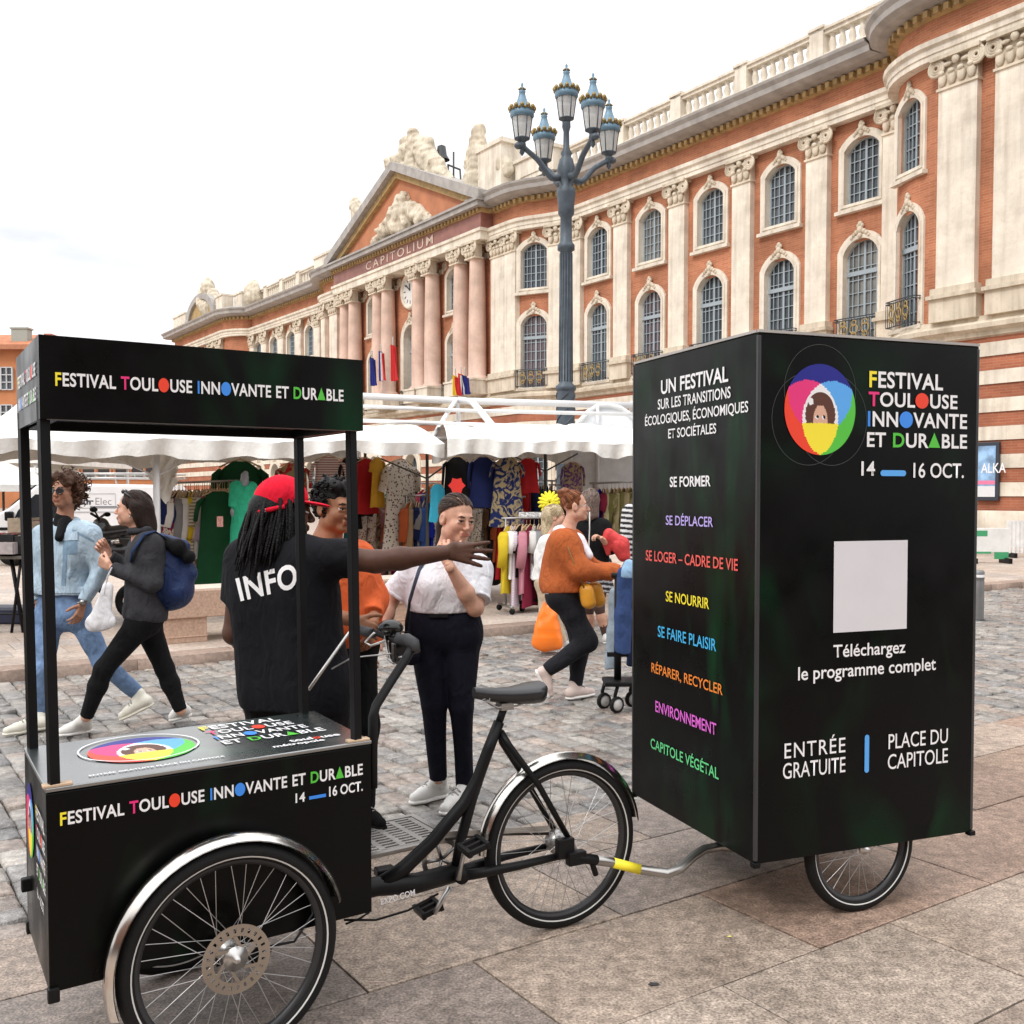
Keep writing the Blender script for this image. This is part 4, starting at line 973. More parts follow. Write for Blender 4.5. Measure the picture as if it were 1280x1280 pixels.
BRK = brick_mat('brick', (.50, .195, .105), (.39, .14, .075), (.47, .25, .15)); BRK2 = brick_mat('brick_low', (.42, .145, .08), (.33, .11, .06), (.40, .19, .12))
def stone_wall(name, col, st):
    m = M_(name, col, .82, var=.16, scale=1.1, bump=.35, bscale=12, spec=.2); n = m.node_tree; N, L = n.nodes, n.links; b = N['Principled BSDF']; src = b.inputs['Base Color'].links[0].from_socket; tc = [q for q in N if q.type == 'TEX_COORD'][0]
    out = src                                                       # rain streaks, soot, block joints
    for sc, lo, hi, dk in (((2.6, 2.6, .16), .46, .70, st), ((.55, .55, .9), .50, .72, st * .8), ((7, 7, 5), .55, .75, st * .5)):
        mp = N.new('ShaderNodeMapping'); mp.inputs['Scale'].default_value = sc; L.new(tc.outputs['Object'], mp.inputs['Vector']); nz = N.new('ShaderNodeTexNoise'); nz.inputs['Scale'].default_value = 1.0; nz.inputs['Detail'].default_value = 6; nz.inputs['Roughness'].default_value = .7; L.new(mp.outputs[0], nz.inputs['Vector'])
        r = N.new('ShaderNodeMapRange'); r.inputs['From Min'].default_value = lo; r.inputs['From Max'].default_value = hi; r.inputs['To Max'].default_value = dk; L.new(nz.outputs['Fac'], r.inputs['Value'])
        mx = N.new('ShaderNodeMix'); mx.data_type = 'RGBA'; mx.inputs['B'].default_value = (.30, .225, .15, 1); L.new(r.outputs[0], mx.inputs['Factor']); L.new(out, mx.inputs['A']); out = mx.outputs['Result']
    L.new(out, b.inputs['Base Color']); return m
STN = stone_wall('limestone', (.78, .71, .60), .42); STD = stone_wall('weathered_stone', (.66, .58, .46), .62)
MRB = stone_wall('pink_marble', (.68, .49, .40), .34)
LEAD = M_('lead_grey', (.36, .335, .31), .6, var=.2, scale=2); OCH = M_('ochre_stone', (.42, .29, .13), .85, var=.25, scale=3); MRD = M_('red_marble', (.27, .115, .09), .5, var=.25, scale=1.5)
PANE = M_('window_pane', (.06, .07, .08), .07, var=.6, scale=.45, spec=.6, objcol=True); SASH = plain('sash_blue', (.33, .385, .42), .5); IRON = plain('iron', (.03, .032, .035), .5); GOLD = M_('gilding', (.36, .25, .09), .4, .3)
# footprint path (s, n)
path = [(-27, 2.0), (-9.3, 2.0)] + [(-9.3 + 2.6 * sin(radians(a)), 2 * cos(radians(a))) for a in range(10, 91, 10)] + [(12.6, 0)] + [(12.6 + 3.4 * k / 6, 1.2 * (1 - cos(pi * k / 6)) / 2) for k in range(1, 7)] + [(18.45, 1.2), (18.5, 1.05)]
path += [(56.2 - s, n) for s, n in reversed(path) if s > -9.4 and s < 18.6]
path = [q for q in path if q[0] < 58.5] + [(58.0 + 2.6 * (1 - cos(radians(a))) , 2 * sin(radians(a))) for a in range(10, 91, 10)] + [(75.5, 2), (75.6, -14)]
path = [path[0]] + [q for i, q in enumerate(path[1:], 1) if (Vector(q) - Vector(path[i - 1])).length > 1e-4]
tcum = [0]
for i in range(1, len(path)): tcum.append(tcum[-1] + (Vector(path[i]) - Vector(path[i - 1])).length)
def at(t):
    i = max(0, min(len(path) - 2, int(np.searchsorted(tcum, t) - 1))); k = (t - tcum[i]) / (tcum[i + 1] - tcum[i]); a, b = Vector(path[i]), Vector(path[i + 1]); d = (b - a).normalized(); return a + (b - a) * k, d
def t_of(s, n=None):
    for i in range(len(path) - 1):
        a, b = path[i], path[i + 1]
        if min(a[0], b[0]) <= s <= max(a[0], b[0]) and abs(b[0] - a[0]) > .2: return tcum[i] + (s - a[0]) / (b[0] - a[0]) * (tcum[i + 1] - tcum[i])
    return None
def vn(i):
    """outward mitred normal at path vertex i"""
    ds = []
    if i > 0: ds.append((Vector(path[i]) - Vector(path[i - 1])).normalized())
    if i < len(path) - 1: ds.append((Vector(path[i + 1]) - Vector(path[i])).normalized())
    ns = [Vector((-d.y, d.x)) for d in ds]; m = sum(ns, Vector((0, 0))); m.normalize(); return m / max(.5, m.dot(ns[0]))
NRM = [vn(i) for i in range(len(path))]
def offp(i, dn): q = Vector(path[i]) + NRM[i] * dn; return q
def sweep(mb, prof, i0=0, i1=None):
    i1 = len(path) - 1 if i1 is None else i1
    rows = [[W(offp(i, dn).x, offp(i, dn).y, z) for dn, z in prof] for i in range(i0, i1 + 1)]
    mb.grid(rows, smooth=False)
    for r in (rows[0], rows[-1]): mb._add(r, [tuple(range(len(r)))])
def wall(mb, z0, z1, ops, dn=0.0, i0=0, i1=None):
    """brick skin along the path with rectangular openings (t0, t1, za, zb)"""
    i1 = len(path) - 1 if i1 is None else i1; T = sorted(set([tcum[i] for i in range(i0, i1 + 1)] + [x for o in ops for x in o[:2] if tcum[i0] < x < tcum[i1]])); Z = sorted(set([z0, z1] + [x for o in ops for x in o[2:] if z0 < x < z1]))
    def pt(t, z):
        j = int(np.argmin([abs(t - c) for c in tcum]))
        if abs(t - tcum[j]) < 1e-6: q = offp(j, dn)
        else:
            c, d = at(t); q = c + Vector((-d.y, d.x)) * dn
        return W(q.x, q.y, z)
    for a, b in zip(T, T[1:]):
        if b - a < 1e-5: continue
        for c, d in zip(Z, Z[1:]):
            tm, zm = (a + b) / 2, (c + d) / 2
            if any(o[0] < tm < o[1] and o[2] < zm < o[3] for o in ops): continue
            mb.quad(pt(b, c), pt(a, c), pt(a, d), pt(b, d), uv=((b, c), (a, c), (a, d), (b, d)))
def LM(s=None, z=0, t=None, dn=0.0):
    """frame on the wall: x to the viewer's right, y into the wall, z up"""
    t = t_of(s) if t is None else t; c, d = at(t); nn = Vector((-d.y, d.x)); q = c + nn * dn; x = -(VV * d.x - UU * d.y)
    return frame(W(q.x, q.y, z), x)
def inst(name, me, M, subs=(), parent=None, label=None):
    o = link(name, me, parent or hall, True); o.matrix_basis = M
    for n_, m_ in subs:
        q = link(n_, m_, o)
        if n_ == 'pane': q.color = (*random.choice(((.045, .055, .065), (.06, .07, .08), (.09, .10, .11), (.20, .195, .18), (.13, .09, .10), (.05, .06, .075))), 1)
    return o
# ---- window kit (local frame: x right, y into wall, z up)
def arch_pts(hw, z0, zs, zt, n=10):
    L = [Vector((-hw, 0, z0)), Vector((-hw, 0, zs))]; h = zt - zs; R = (hw * hw + h * h) / (2 * h); a = math.asin(min(1, hw / R)) if h < hw else pi / 2 + math.asin((h - R) / R) if h > R else math.asin(hw / R)
    for k in range(1, n): an = -a + 2 * a * k / n; L.append(Vector((R * sin(an), 0, zt - R + R * cos(an))))
    return L + [Vector((hw, 0, zs)), Vector((hw, 0, z0))]
def window_kit(hw, z0, zs, zt, ow, oz0, ozs, ozt, rows, transom=None, deep=.42, keystone=.5):
    I = arch_pts(hw, z0, zs, zt); O = arch_pts(ow, oz0, ozs, ozt); f = lambda L, y: [Vector((p.x, y, p.z)) for p in L]
    mb = MB(); mb.strip(f(O, -.10), f(I, -.10), closed=True); mb.strip(f(O, .12), f(O, -.10), closed=True); mb.strip(f(I, -.10), f(I, deep + .05), closed=True)
    mid = [p * .5 + q * .5 for p, q in zip(I, O)]; mb.strip(f(mid, -.135), f(I, -.115), closed=True); mb.strip(f(mid, -.10), f(mid, -.135), closed=True); mb.box((0, -.10, oz0 - .05), (ow * 2 + .16, .24, .13))
    sur = mb.mesh('surround', STN)
    mb = MB(); L = f(I, deep); mb._add(L, [tuple(range(len(L)))]); pane = mb.mesh('pane', PANE)
    mb = MB(); y = deep - .04; H = zt - z0
    zz = lambda x: zt - (zt - zs) * (x / hw) ** 2
    for x, w_ in [(-hw + .04, .08), (hw - .04, .08), (0, .09)] + [(sx * hw * q, .030) for sx in (-1, 1) for q in (.36, .68)]: mb.box((x, y, (z0 + zz(min(hw, abs(x)))) / 2), (w_, .05, zz(min(hw, abs(x))) - z0))
    for k in range(rows + 1): z = z0 + (zs - z0) * k / rows; mb.box((0, y - .002, z + .03), (hw * 2, .045, .030))
    if transom: mb.box((0, y - .03, transom), (hw * 2, .09, .16))
    A = [Vector((p.x * .93, y - .02, p.z - .06)) for p in I[1:-1]]; B = [Vector((p.x, y - .02, p.z)) for p in I[1:-1]]; mb.strip(A, B); sash = mb.mesh('sash', SASH)
    mb = MB()
    for dx, dz, r in ((0, .0, .15), (-.13, -.06, .10), (.13, -.06, .10), (0, .17, .11), (-.22, -.12, .09), (.22, -.12, .09), (0, -.16, .12), (-.30, -.20, .07), (.30, -.20, .07), (.07, .12, .08), (-.07, .12, .08)): mb.sphere((dx * keystone * 2, -.12, ozt + dz * keystone * 2 + .02), (r * .9, r * .8, r), 8, 6)
    return sur, [('sash', sash), ('pane', pane), ('keystone', mb.mesh('keystone', STD))]
UP = window_kit(.76, 12.34, 14.28, 14.68, 1.02, 12.12, 14.42, 14.95, 5, deep=.24); LO = window_kit(.76, 7.2, 10.45, 11.0, 1.02, 7.15, 10.6, 11.28, 7, 9.8, keystone=.62, deep=.24)
GR = window_kit(.85, .1, 3.3, 4.15, 1.25, .09, 3.5, 4.55, 6, 2.9, .5, keystone=.5); CE = window_kit(.85, 7.2, 11.2, 12.2, 1.3, 7.15, 11.4, 12.6, 8, 10.6, keystone=.7)
def balcony_mesh(hw):
    mb = MB(); y = -.38
    for z in (7.24, 8.02, 8.10): mb.box((0, y, z), (hw * 2, .035, .035)); [mb.box((s * hw, y / 2, z), (.03, abs(y), .03)) for s in (-1, 1)]
    for k in range(15): x = -hw + 2 * hw * k / 14; mb.box((x, y, 7.65), (.02, .02, .82))
    mb.cur = 1
    for cx in (-hw * .52, 0, hw * .52):
        for r, dz in ((.17, .0), (.10, .22), (.09, -.2)):
            mb.tube([Vector((cx + r * cos(2 * pi * k / 12), y - .025, 7.66 + dz + r * sin(2 * pi * k / 12))) for k in range(12)], .026, 5, closed=True)
    return mb.mesh('balcony', [IRON, GOLD])
BALC = balcony_mesh(.92); opens = []; BALCO = lambda M: inst('balcony', BALC, M)
def put_window(kit, s=None, t=None, balcony=False, zr=None, name='window', dn=0.0, sx=1.0):
    t = t_of(s) if t is None else t; M = LM(t=t, dn=dn) @ Matrix.Diagonal((sx, 1, 1, 1)); inst(name, kit[0], M, kit[1]); hw, za, zb = zr; opens.append((t - hw, t + hw, za, zb))
    if balcony: inst('balcony', BALC, M)
zu, zl, zg, zc = (.84, 12.2, 14.62), (.84, 7.15, 10.9), (.98, .09, 4.12), (1.0, 7.15, 12.15)
wing_r = [-4.88 + 3.84 * k for k in range(5)]; wing_l = [42.6, 46.0, 49.55, 53.1, 56.6]
for s in wing_r + wing_l: put_window(UP, s, zr=zu); put_window(LO, s, zr=zl, balcony=True)
for s in wing_r + wing_l: put_window(GR, s, zr=zg, name='ground_window')
tq = (t_of(-9.32) + t_of(-6.55)) / 2 if t_of(-6.55) else tcum[6]
tq = (tcum[1] + tcum[10]) / 2 - .5
put_window(UP, t=tq, zr=(.5, 12.2, 14.62), dn=-.08, sx=.80); put_window(LO, t=tq, zr=(.5, 7.15, 10.9), balcony=True, dn=-.08, sx=.80)
ts = t_of(14.75); put_window(UP, t=ts, zr=zu); put_window(LO, t=ts, zr=zl, balcony=True); put_window(GR, t=ts, zr=zg, name='ground_window')
for s in (22.45, 32.9): put_window(UP, s, zr=zu); put_window(LO, s, zr=zl, balcony=True); put_window(GR, s, zr=zg, name='ground_window')
put_window(CE, 27.75, zr=zc, balcony=True); put_window(GR, 27.75, zr=zg, name='entrance')
put_window(UP, 65.6, zr=zu); put_window(LO, 65.6, zr=zl); put_window(UP, 71.5, zr=zu); put_window(LO, 71.5, zr=zl)
# ---- skins
mb = MB(); wall(mb, 6.9, 15.45, opens); wall(mb, 15.9, 16.85, [], .06); P('brick_wall', mb, BRK, hall, True)
mb = MB(); ms = MB(); z = .09; k = 0; bands = [(.09, 1.15, 1), (1.15, 1.75, 1)] 
wall(ms, .09, 1.13, opens, .10); z = 1.13
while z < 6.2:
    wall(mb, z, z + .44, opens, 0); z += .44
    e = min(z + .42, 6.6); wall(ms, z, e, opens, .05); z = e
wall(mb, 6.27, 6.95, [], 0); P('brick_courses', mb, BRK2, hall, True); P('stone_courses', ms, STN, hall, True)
mb = MB(); sweep(mb, [(.0, 6.45), (.12, 6.5), (.12, 6.62), (.34, 6.72), (.36, 6.86), (.18, 6.98), (.14, 7.12), (-.1, 7.13)]); P('string_course', mb, STD, hall, True)
mb = MB(); sweep(mb, [(-.2, 15.36), (.36, 15.37), (.36, 15.55), (.40, 15.56), (.40, 15.74), (.50, 15.80), (.52, 15.95), (.05, 15.99)]); P('architrave', mb, STN, hall, True)
mb = MB(); sweep(mb, [(.06, 16.78), (.22, 16.82), (.22, 17.02), (.30, 17.04)]); P('dentil_band', mb, OCH, hall, True)
mb = MB(); sweep(mb, [(.20, 17.03), (.72, 17.10), (.98, 17.22), (1.0, 17.42), (1.12, 17.56), (1.14, 17.66), (.2, 17.95), (-.6, 18.0)]); P('cornice', mb, LEAD, hall, True)
mb = MB(); t = tcum[1] - 4
while t < tcum[-2]:
    c, d = at(t); nn = Vector((-d.y, d.x)); q = c + nn * .30; mb.box(W(q.x, q.y, 16.90), (.17, .20, .20), frame((0, 0, 0), VV * d.x - UU * d.y).to_3x3()); t += .36
P('dentils', mb, OCH, hall, True)
# ---- pilasters
def capital(hw, y0, z0, z1, round_=False):
    mb = MB(); H = z1 - z0; mb.box((0, y0 / 2 - .06, z1 - .06), (hw * 2 + .36, abs(y0) + .34, .12)); mb.box((0, y0 / 2, z0 + .03), (hw * 2 + .10, abs(y0) + .12, .08)); mb.box((0, y0 / 2, (z0 + z1) / 2), (hw * 2 + .02, abs(y0) + .02, H))
    for s in (-1, 1):
        for y in ((y0 - .10,) if not round_ else (y0 - .10, -y0 + .10)):
            for j in range(3): r = .25 - j * .075; mb.tube([Vector((s * (hw + .02) + r * cos(2 * pi * k / 14), y, z1 - .33 + r * sin(2 * pi * k / 14))) for k in range(14)], .055, 6, closed=True)
    n = max(3, int(hw / .15))
    for k in range(n):
        x = -hw + hw * 2 * (k + .5) / n; mb.sphere((x, y0 - .06, z0 + H * .30), (hw / n * .9, .10, H * .22), 8, 6); mb.sphere((x, y0 - .12, z0 + H * .47), (hw / n * .7, .09, .09), 8, 6)
        if round_: mb.sphere((x, -y0 + .06, z0 + H * .30), (hw / n * .9, .10, H * .22), 8, 6)
    mb.sphere((0, y0 - .13, z1 - .22), (.14, .09, .15), 8, 6)
    for s in (-1, 1): mb.sphere((s * hw * .5, y0 - .10, z1 - .30), (hw * .3, .06, .07), 8, 6)
    return mb.mesh('capital', STD)
def pil_kit(hw, proud):
    mb = MB(); y0 = -proud; mb.box((0, y0 / 2 + .05, 11.2), (hw * 2, proud + .1, 6.5)); sh = mb.mesh('pilaster', STN)
    mb = MB(); mb.box((0, y0 / 2 + .05 - .06, 7.45), (hw * 2 + .30, proud + .22, .72)); mb.box((0, y0 / 2 - .08, 7.87), (hw * 2 + .40, proud + .3, .12)); mb.box((0, y0 / 2 - .04, 8.05), (hw * 2 + .22, proud + .2, .20)); ba = mb.mesh('pedestal', STD)
    return sh, [('pedestal', ba), ('capital', capital(hw, y0, 14.35, 15.38))]
PN = pil_kit(.5, .26)
for s in [-6.4, -2.96, .88, 4.72, 8.56, 12.15] + [44.3, 47.8, 51.3, 54.9, 57.7]: inst('pilaster', PN[0], LM(s), PN[1])
for t in (t_of(13.45), t_of(16.15), t_of(40.5)): inst('pilaster', PN[0], LM(t=t), PN[1])
PW = pil_kit(.66, .24)
for s in (-10.05, -11.95, -13.9, 17.35, 38.7, 61.5, 63.6, 68.2): inst('pilaster', PW[0], LM(s), PW[1])
# ---- central columns and their entablature
mb = MB(); prof = [(.50, 8.15), (.50, 9.5), (.49, 11), (.45, 13), (.42, 14.6)]; mb.lathe([(.66, 7.95), (.66, 8.03), (.58, 8.06), (.56, 8.12)] + prof, 20); COLM = mb.mesh('column', MRB)
cap_c = capital(.46, -.46, 14.5, 15.38, True); mb = MB(); mb.box((0, 0, 7.5), (1.35, 1.5, .78)); mb.box((0, 0, 7.9), (1.45, 1.6, .10)); PEDC = mb.mesh('pedestal', STN)
for s in (19.1, 20.8, 24.1, 25.7, 29.8, 31.1, 34.7, 36.1): inst('column', COLM, frame(W(s, 1.62, 0), -VV), [('capital', cap_c), ('pedestal', PEDC)])
i18 = min(range(len(path)), key=lambda i: abs(path[i][0] - 18.5)); 
FR = frame((0, 0, 0), -VV).to_3x3()
def fbox(mb, s0, s1, n0, n1, z0, z1): mb.box(W((s0 + s1) / 2, (n0 + n1) / 2, (z0 + z1) / 2), (s1 - s0, n1 - n0, z1 - z0), FR)
mb = MB(); fbox(mb, 18.0, 37.2, .3, 2.12, 15.38, 15.97); fbox(mb, 17.9, 37.3, .3, 2.2, 15.82, 15.98); P('architrave', mb, STN, hall, True)
mb = MB(); fbox(mb, 18.05, 37.15, .3, 2.06, 15.985, 16.80); frz = P('frieze', mb, MRD, hall, True)
mb = MB(); fbox(mb, 17.9, 37.3, .3, 2.16, 16.80, 17.02); k = 18.0
while k < 37.1: fbox(mb, k, k + .18, 2.16, 2.28, 16.83, 17.01); k += .38
P('dentils', mb, OCH, hall, True)
mb = MB(); fbox(mb, 17.6, 37.6, .3, 2.55, 17.03, 17.30); fbox(mb, 17.5, 37.7, .3, 2.65, 17.30, 17.42); P('pediment_cornice', mb, LEAD, hall, True)
fc = Face(W(27.6, 2.07, 16.1), -VV, -UU); put_text(frz, 'CAPITOLIUM', fc.M, -4.4, .06, 8.8, .52, plain('letter_stone', (.66, .52, .42), .7), bold=.005, space=1.35, lift=.02)
FM = frame(W(27.6, 0, 0), -VV)   # x right, y into wall
mb = MB(); pr = [(-9.1, 17.42), (9.1, 17.42), (0, 21.05)]; 
def tri(mb, pts, n0, n1):
    A = [W(27.6 - x, n0, z) for x, z in pts]; B = [W(27.6 - x, n1, z) for x, z in pts]; m_ = len(pts); mb._add(A + B, [tuple(range(m_)), tuple(reversed(range(m_, 2 * m_)))] + [(k, m_ + k, m_ + (k + 1) % m_, (k + 1) % m_) for k in range(m_)])
tri(mb, pr, .4, 1.9); P('tympanum', mb, M_('tympanum_render', (.50, .20, .10), .8, var=.15, scale=1), hall, True)
mb = MB()
for sg in (-1, 1): tri(mb, [(sg * 9.7, 17.43), (sg * 0, 21.42), (0, 21.95), (sg * 10.1, 17.85), (sg * 10.1, 17.43)], .4, 2.55)
P('raking_cornice', mb, LEAD, hall, True)
mb = MB()
for sg in (-1, 1): tri(mb, [(sg * 8.7, 17.43), (sg * 0, 21.0), (0, 21.4), (sg * 9.6, 17.44)], 1.9, 2.2)
P('raking_band', mb, OCH, hall, True)
# attic behind the pediment and parapets beside it
for s0, s1, n_ in ((12.9, 16.3, 1.0), (39.4, 43.0, 1.0)): mb = MB(); fbox(mb, s0, s1, n_ - .6, n_, 17.96, 19.05); fbox(mb, s0 - .1, s1 + .1, n_ - .7, n_ + .1, 19.05, 19.22); fbox(mb, s0 + .5, s1 - .5, n_, n_ + .06, 18.2, 18.85); P('parapet', mb, STN, hall, True)
mb = MB(); fbox(mb, 16.6, 18.9, .4, 1.7, 17.96, 20.2); fbox(mb, 16.4, 19.0, .3, 1.8, 20.2, 20.42); P('attic', mb, STN, hall, True)
mb = MB(); fbox(mb, 12, 45, -12, -1.0, 17.9, 18.6); fbox(mb, -26, 75, -13, -1.2, 17.0, 17.9); fbox(mb, -26, 75.4, -14, -12.9, 0, 17.9); P('roof', mb, LEAD, hall, True)
# ---- balustrades
mb = MB(); mb.lathe([(.10, 18.12), (.10, 18.2), (.07, 18.25), (.115, 18.45), (.085, 18.65), (.07, 18.78), (.10, 18.82), (.10, 18.88)], 8); BALU = mb.mesh('baluster', STN)
def balustrade(edges):
    for a, b in zip(edges, edges[1:]):
        mb = MB(); fbox(mb, a, b, -.18, .30, 17.96, 18.14); fbox(mb, a, b, -.16, .28, 18.86, 19.0); fbox(mb, a, b, -.24, .36, 19.0, 19.1); fbox(mb, a - .32, a + .32, -.22, .36, 17.97, 19.12); fbox(mb, a - .38, a + .38, -.28, .42, 19.1, 19.2)
        o = P('balustrade', mb, STN, hall, True); n = 7
        for k in range(n):
            s = a + .32 + (b - a - .64) * (k + .5) / n; q = link('baluster', BALU, o, True); q.matrix_basis = Matrix.Translation(W(s, .06, 0)) @ Matrix.Diagonal((1.35, 1.35, 1, 1))
balustrade([-6.7, -2.96, .88, 4.72, 8.56, 12.9]); balustrade([43.0, 47.8, 51.3, 54.9, 58.2])
# ---- clock
mb = MB(); CM = zframe(W(27.75, 1.08, 14.3), -UU); mb.lathe([(0, .05), (.92, .05)], 40, CM); ck = P('clock', mb, plain('clock_face', (.74, .73, .70), .5), hall, True)
mb = MB(); mb.lathe([(.92, .02), (.94, .16), (1.12, .16), (1.2, .0)], 40, CM); P('clock_rim', mb, STN, ck, True)
mb = MB()
for k in range(12): a = 2 * pi * k / 12; mb.box(CM @ Vector((.72 * cos(a), .72 * sin(a), .06)), (.05, .22, .02), CM.to_3x3() @ Matrix.Rotation(a - pi / 2, 3, 'Z'))
P('numerals', mb, IRON, ck, True)
for nm, a, L_ in (('hour_hand', 1.75, .45), ('minute_hand', 2.5, .68)):
    mb = MB(); mb.box(CM @ Vector((L_ / 2 * cos(a), L_ / 2 * sin(a), .08)), (L_, .07, .02), CM.to_3x3() @ Matrix.Rotation(a, 3, 'Z')); P(nm, mb, IRON, ck, True)
# ---- round-headed gable of the far pavilion
mb = MB(); ol = lambda r: [(66.7 + r * cos(pi * k / 16) * 4.4, 17.6 + r * sin(pi * k / 16) * 2.6) for k in range(17)]
A, B = ol(1.0), ol(.80)
for n0, n1, oo in ((1.2, 2.35, (A, B)),):
    q0 = [W(s, n1, z) for s, z in A]; q1 = [W(s, n1, z) for s, z in B]; q2 = [W(s, n0, z) for s, z in A]; q3 = [W(s, n0, z) for s, z in B]; mb.strip(q0, q1); mb.strip(q2, q0); mb.strip(q1, q3)
P('round_gable', mb, LEAD, hall, True); mb = MB(); mb._add([W(s, 2.1, z) for s, z in B], [tuple(range(17))]); P('gable_panel', mb, OCH, hall, True)
for s0, s1, n0, n1 in ((60.4, 62.2, 1.2, 2.2), (71.4, 75.5, 1.2, 2.2), (58.4, 60.35, .2, 1.15)): mb = MB(); fbox(mb, s0, s1, n0, n1, 17.96, 19.1); fbox(mb, s0 - .05, s1 + .04, n0 - .1, n1 + .1, 19.1, 19.25); P('parapet', mb, STN, hall, True)
# ================================================================== sculpture on the roofline (parts of the city hall)
STAT = stone_wall('statue_stone', (.66, .59, .47), .7)
def sculpt(name, blobs, n, h=.085, seed=1, amp=.10, f=3.2):
    q = SDF(h)
    for b in blobs:
        if len(b) == 3: q.ell(SP(b[0], b[1], n), (b[2] * .9,) * 3, None, .10)
        else: q.cone(SP(b[0], b[1], n + (b[6] if len(b) > 6 else 0)), SP(b[2], b[3], n + (b[6] if len(b) > 6 else 0)), b[4] * .9, b[5] * .9, .10)
    f1, f2 = folds(seed, f, amp * .8), folds(seed + 1, f * 2.6, amp * .7); q.disp = lambda X, Y, Z: f1(X, Y, Z) + f2(X, Y, Z)
    return sdf_obj(name, q, STAT, hall)
sculpt('pediment_group', [(521, 182, 520, 215, .75, .9), (517, 169, .45), (512, 190, 498, 216, .7, .6), (530, 190, 545, 218, .8, .7), (508, 178, 500, 205, .35, .3), (545, 205, 560, 228, .55, .5), (494, 200, 486, 210, .4, .3), (487, 203, .42), (532, 180, 536, 205, .45, .4), (552, 222, 566, 236, .45, .35), (500, 218, 520, 212, .7, .7), (520, 214, 548, 226, .7, .6), (514, 172, 506, 186, .22, .18), (526, 176, 536, 184, .25, .18), (541, 196, 553, 204, .25, .2), (548, 200, .32), (536, 178, .34), (505, 178, .32)], 1.2, .055, 5, .10, 5.0)
sculpt('seated_statue', [(598, 165, .42), (597, 176, 598, 195, .5, .7), (601, 160, 604, 185, .2, .25), (592, 188, 586, 208, .4, .35), (600, 198, 598, 222, .8, .8), (594, 205, 588, 232, .5, .45), (606, 190, 606, 225, .4, .55), (598, 225, 597, 240, .95, 1.0)], 1.2, .055, 9, .08, 5.0)
sculpt('seated_statue', [(629, 192, .35), (629, 198, 630, 210, .4, .5), (624, 205, 622, 214, .3, .3), (633, 204, 635, 214, .3, .35)], 1.3, .06, 12, .07, 5.0)
sculpt('standing_statue', [(444, 254, .4), (446, 260, 448, 275, .55, .6), (448, 272, 440, 292, .5, .5), (450, 268, 452, 280, .4, .4), (438, 290, 432, 306, .5, .4)], .8, .07, 15, .09, 4.5)
sculpt('standing_statue', [(316, 357, .55), (316, 361, 317, 372, .7, .8), (312, 362, 313, 371, .5, .5)], .8, .08, 18, .09, 4.0)
sculpt('gable_group', [(260, 354, .5), (260, 359, 259, 378, .7, .9), (254, 368, 249, 382, .6, .55), (266, 368, 271, 384, .6, .6), (275, 374, 281, 386, .5, .5), (256, 378, 264, 388, .9, 1.0)], 1.6, .08, 21, .12, 4.0)
sculpt('tympanum_relief', [(506, 254, 503, 282, .75, .9), (498, 266, 484, 290, .7, .6), (514, 262, 528, 274, .65, .55), (487, 286, 470, 302, .5, .34), (520, 258, 530, 264, .25, .2), (494, 262, 488, 266, .25, .2), (482, 280, 472, 288, .2, .2), (530, 268, 540, 274, .28, .2), (506, 249, .42), (492, 283, 512, 278, .6, .6), (526, 273, 535, 277, .35, .25), (480, 296, 470, 302, .3, .2)], 1.95, .055, 25, .12, 6.0)
# small bell frame and access rail beside the pediment group
mb = MB(); q = [SP(561, 205, .5), SP(568, 240, .5)]; 
for a, b in (((560, 206), (562, 236)), ((575, 212), (577, 240)), ((560, 206), (575, 212)), ((561, 220), (576, 226)), ((567, 190), (567, 240)), ((551, 207), (551, 190))): mb.tube([SP(*a, .4), SP(*b, .4)], .06, 6)
mb.lathe([(.05, .9), (.25, .8), (.32, .3), (.5, .0)], 12, Matrix.Translation(SP(552, 200, .4))); P('bell_frame', mb, IRON, hall, True)

# ================================================================== flags
def flag(name, label, px, py0, py1, cols, n, lean=6):
    """flag hanging from a slanted pole on the balcony"""
    t = thing(name, label, 'flag', SP(px, py1, n), 0, 'flags hanging in front of the city hall'); a, b = SP(px, py1 + 6, n - .8), SP(px - 2, py0 - 8, n + .5)
    mb = MB(); mb.tube([a, b], .03, 6); P('flag_pole', mb, plain('pole_white', (.6, .6, .58), .4), t, True)
    mb = MB(); top = SP(px - 1, py0, n + .45); bot = SP(px + 1, py1, n + .2); rows = []; m = 24
    for i in range(13):
        u_ = i / 12; c = top * (1 - u_) + bot * u_; wd = .42 + .2 * u_
        rows.append([c + VV * (-(k / m - .5) * 2 * wd * .55) - UU * (.12 * sin(k / m * 14 + 2 * u_)) - ZZ * .25 * (k / m) * (1 - u_) for k in range(m + 1)])
    nb = len(cols)
    for k in range(nb):
        mb.cur = k; a_, b_ = round(m * k / nb), round(m * (k + 1) / nb); mb.grid([r[a_:b_ + 1] for r in rows])
    P('flag_cloth', mb, [plain('flag_colour', c, .8) for c in cols], t, True); return t
FBL, FWH, FRD, FYE, FND = (.015, .025, .22), (.72, .72, .72), (.62, .03, .035), (.80, .55, .03), (.012, .02, .16)
flag('flag', 'plain deep blue flag, leftmost of the three left of the clock window', 467, 446, 482, [FBL], 2.6); flag('flag', 'blue white and red flag between the blue flag and the red flag', 478, 438, 476, [FBL, FWH, FRD], 2.6); flag('flag', 'plain red flag, rightmost of the three left of the clock window', 493, 430, 476, [FRD], 2.6)
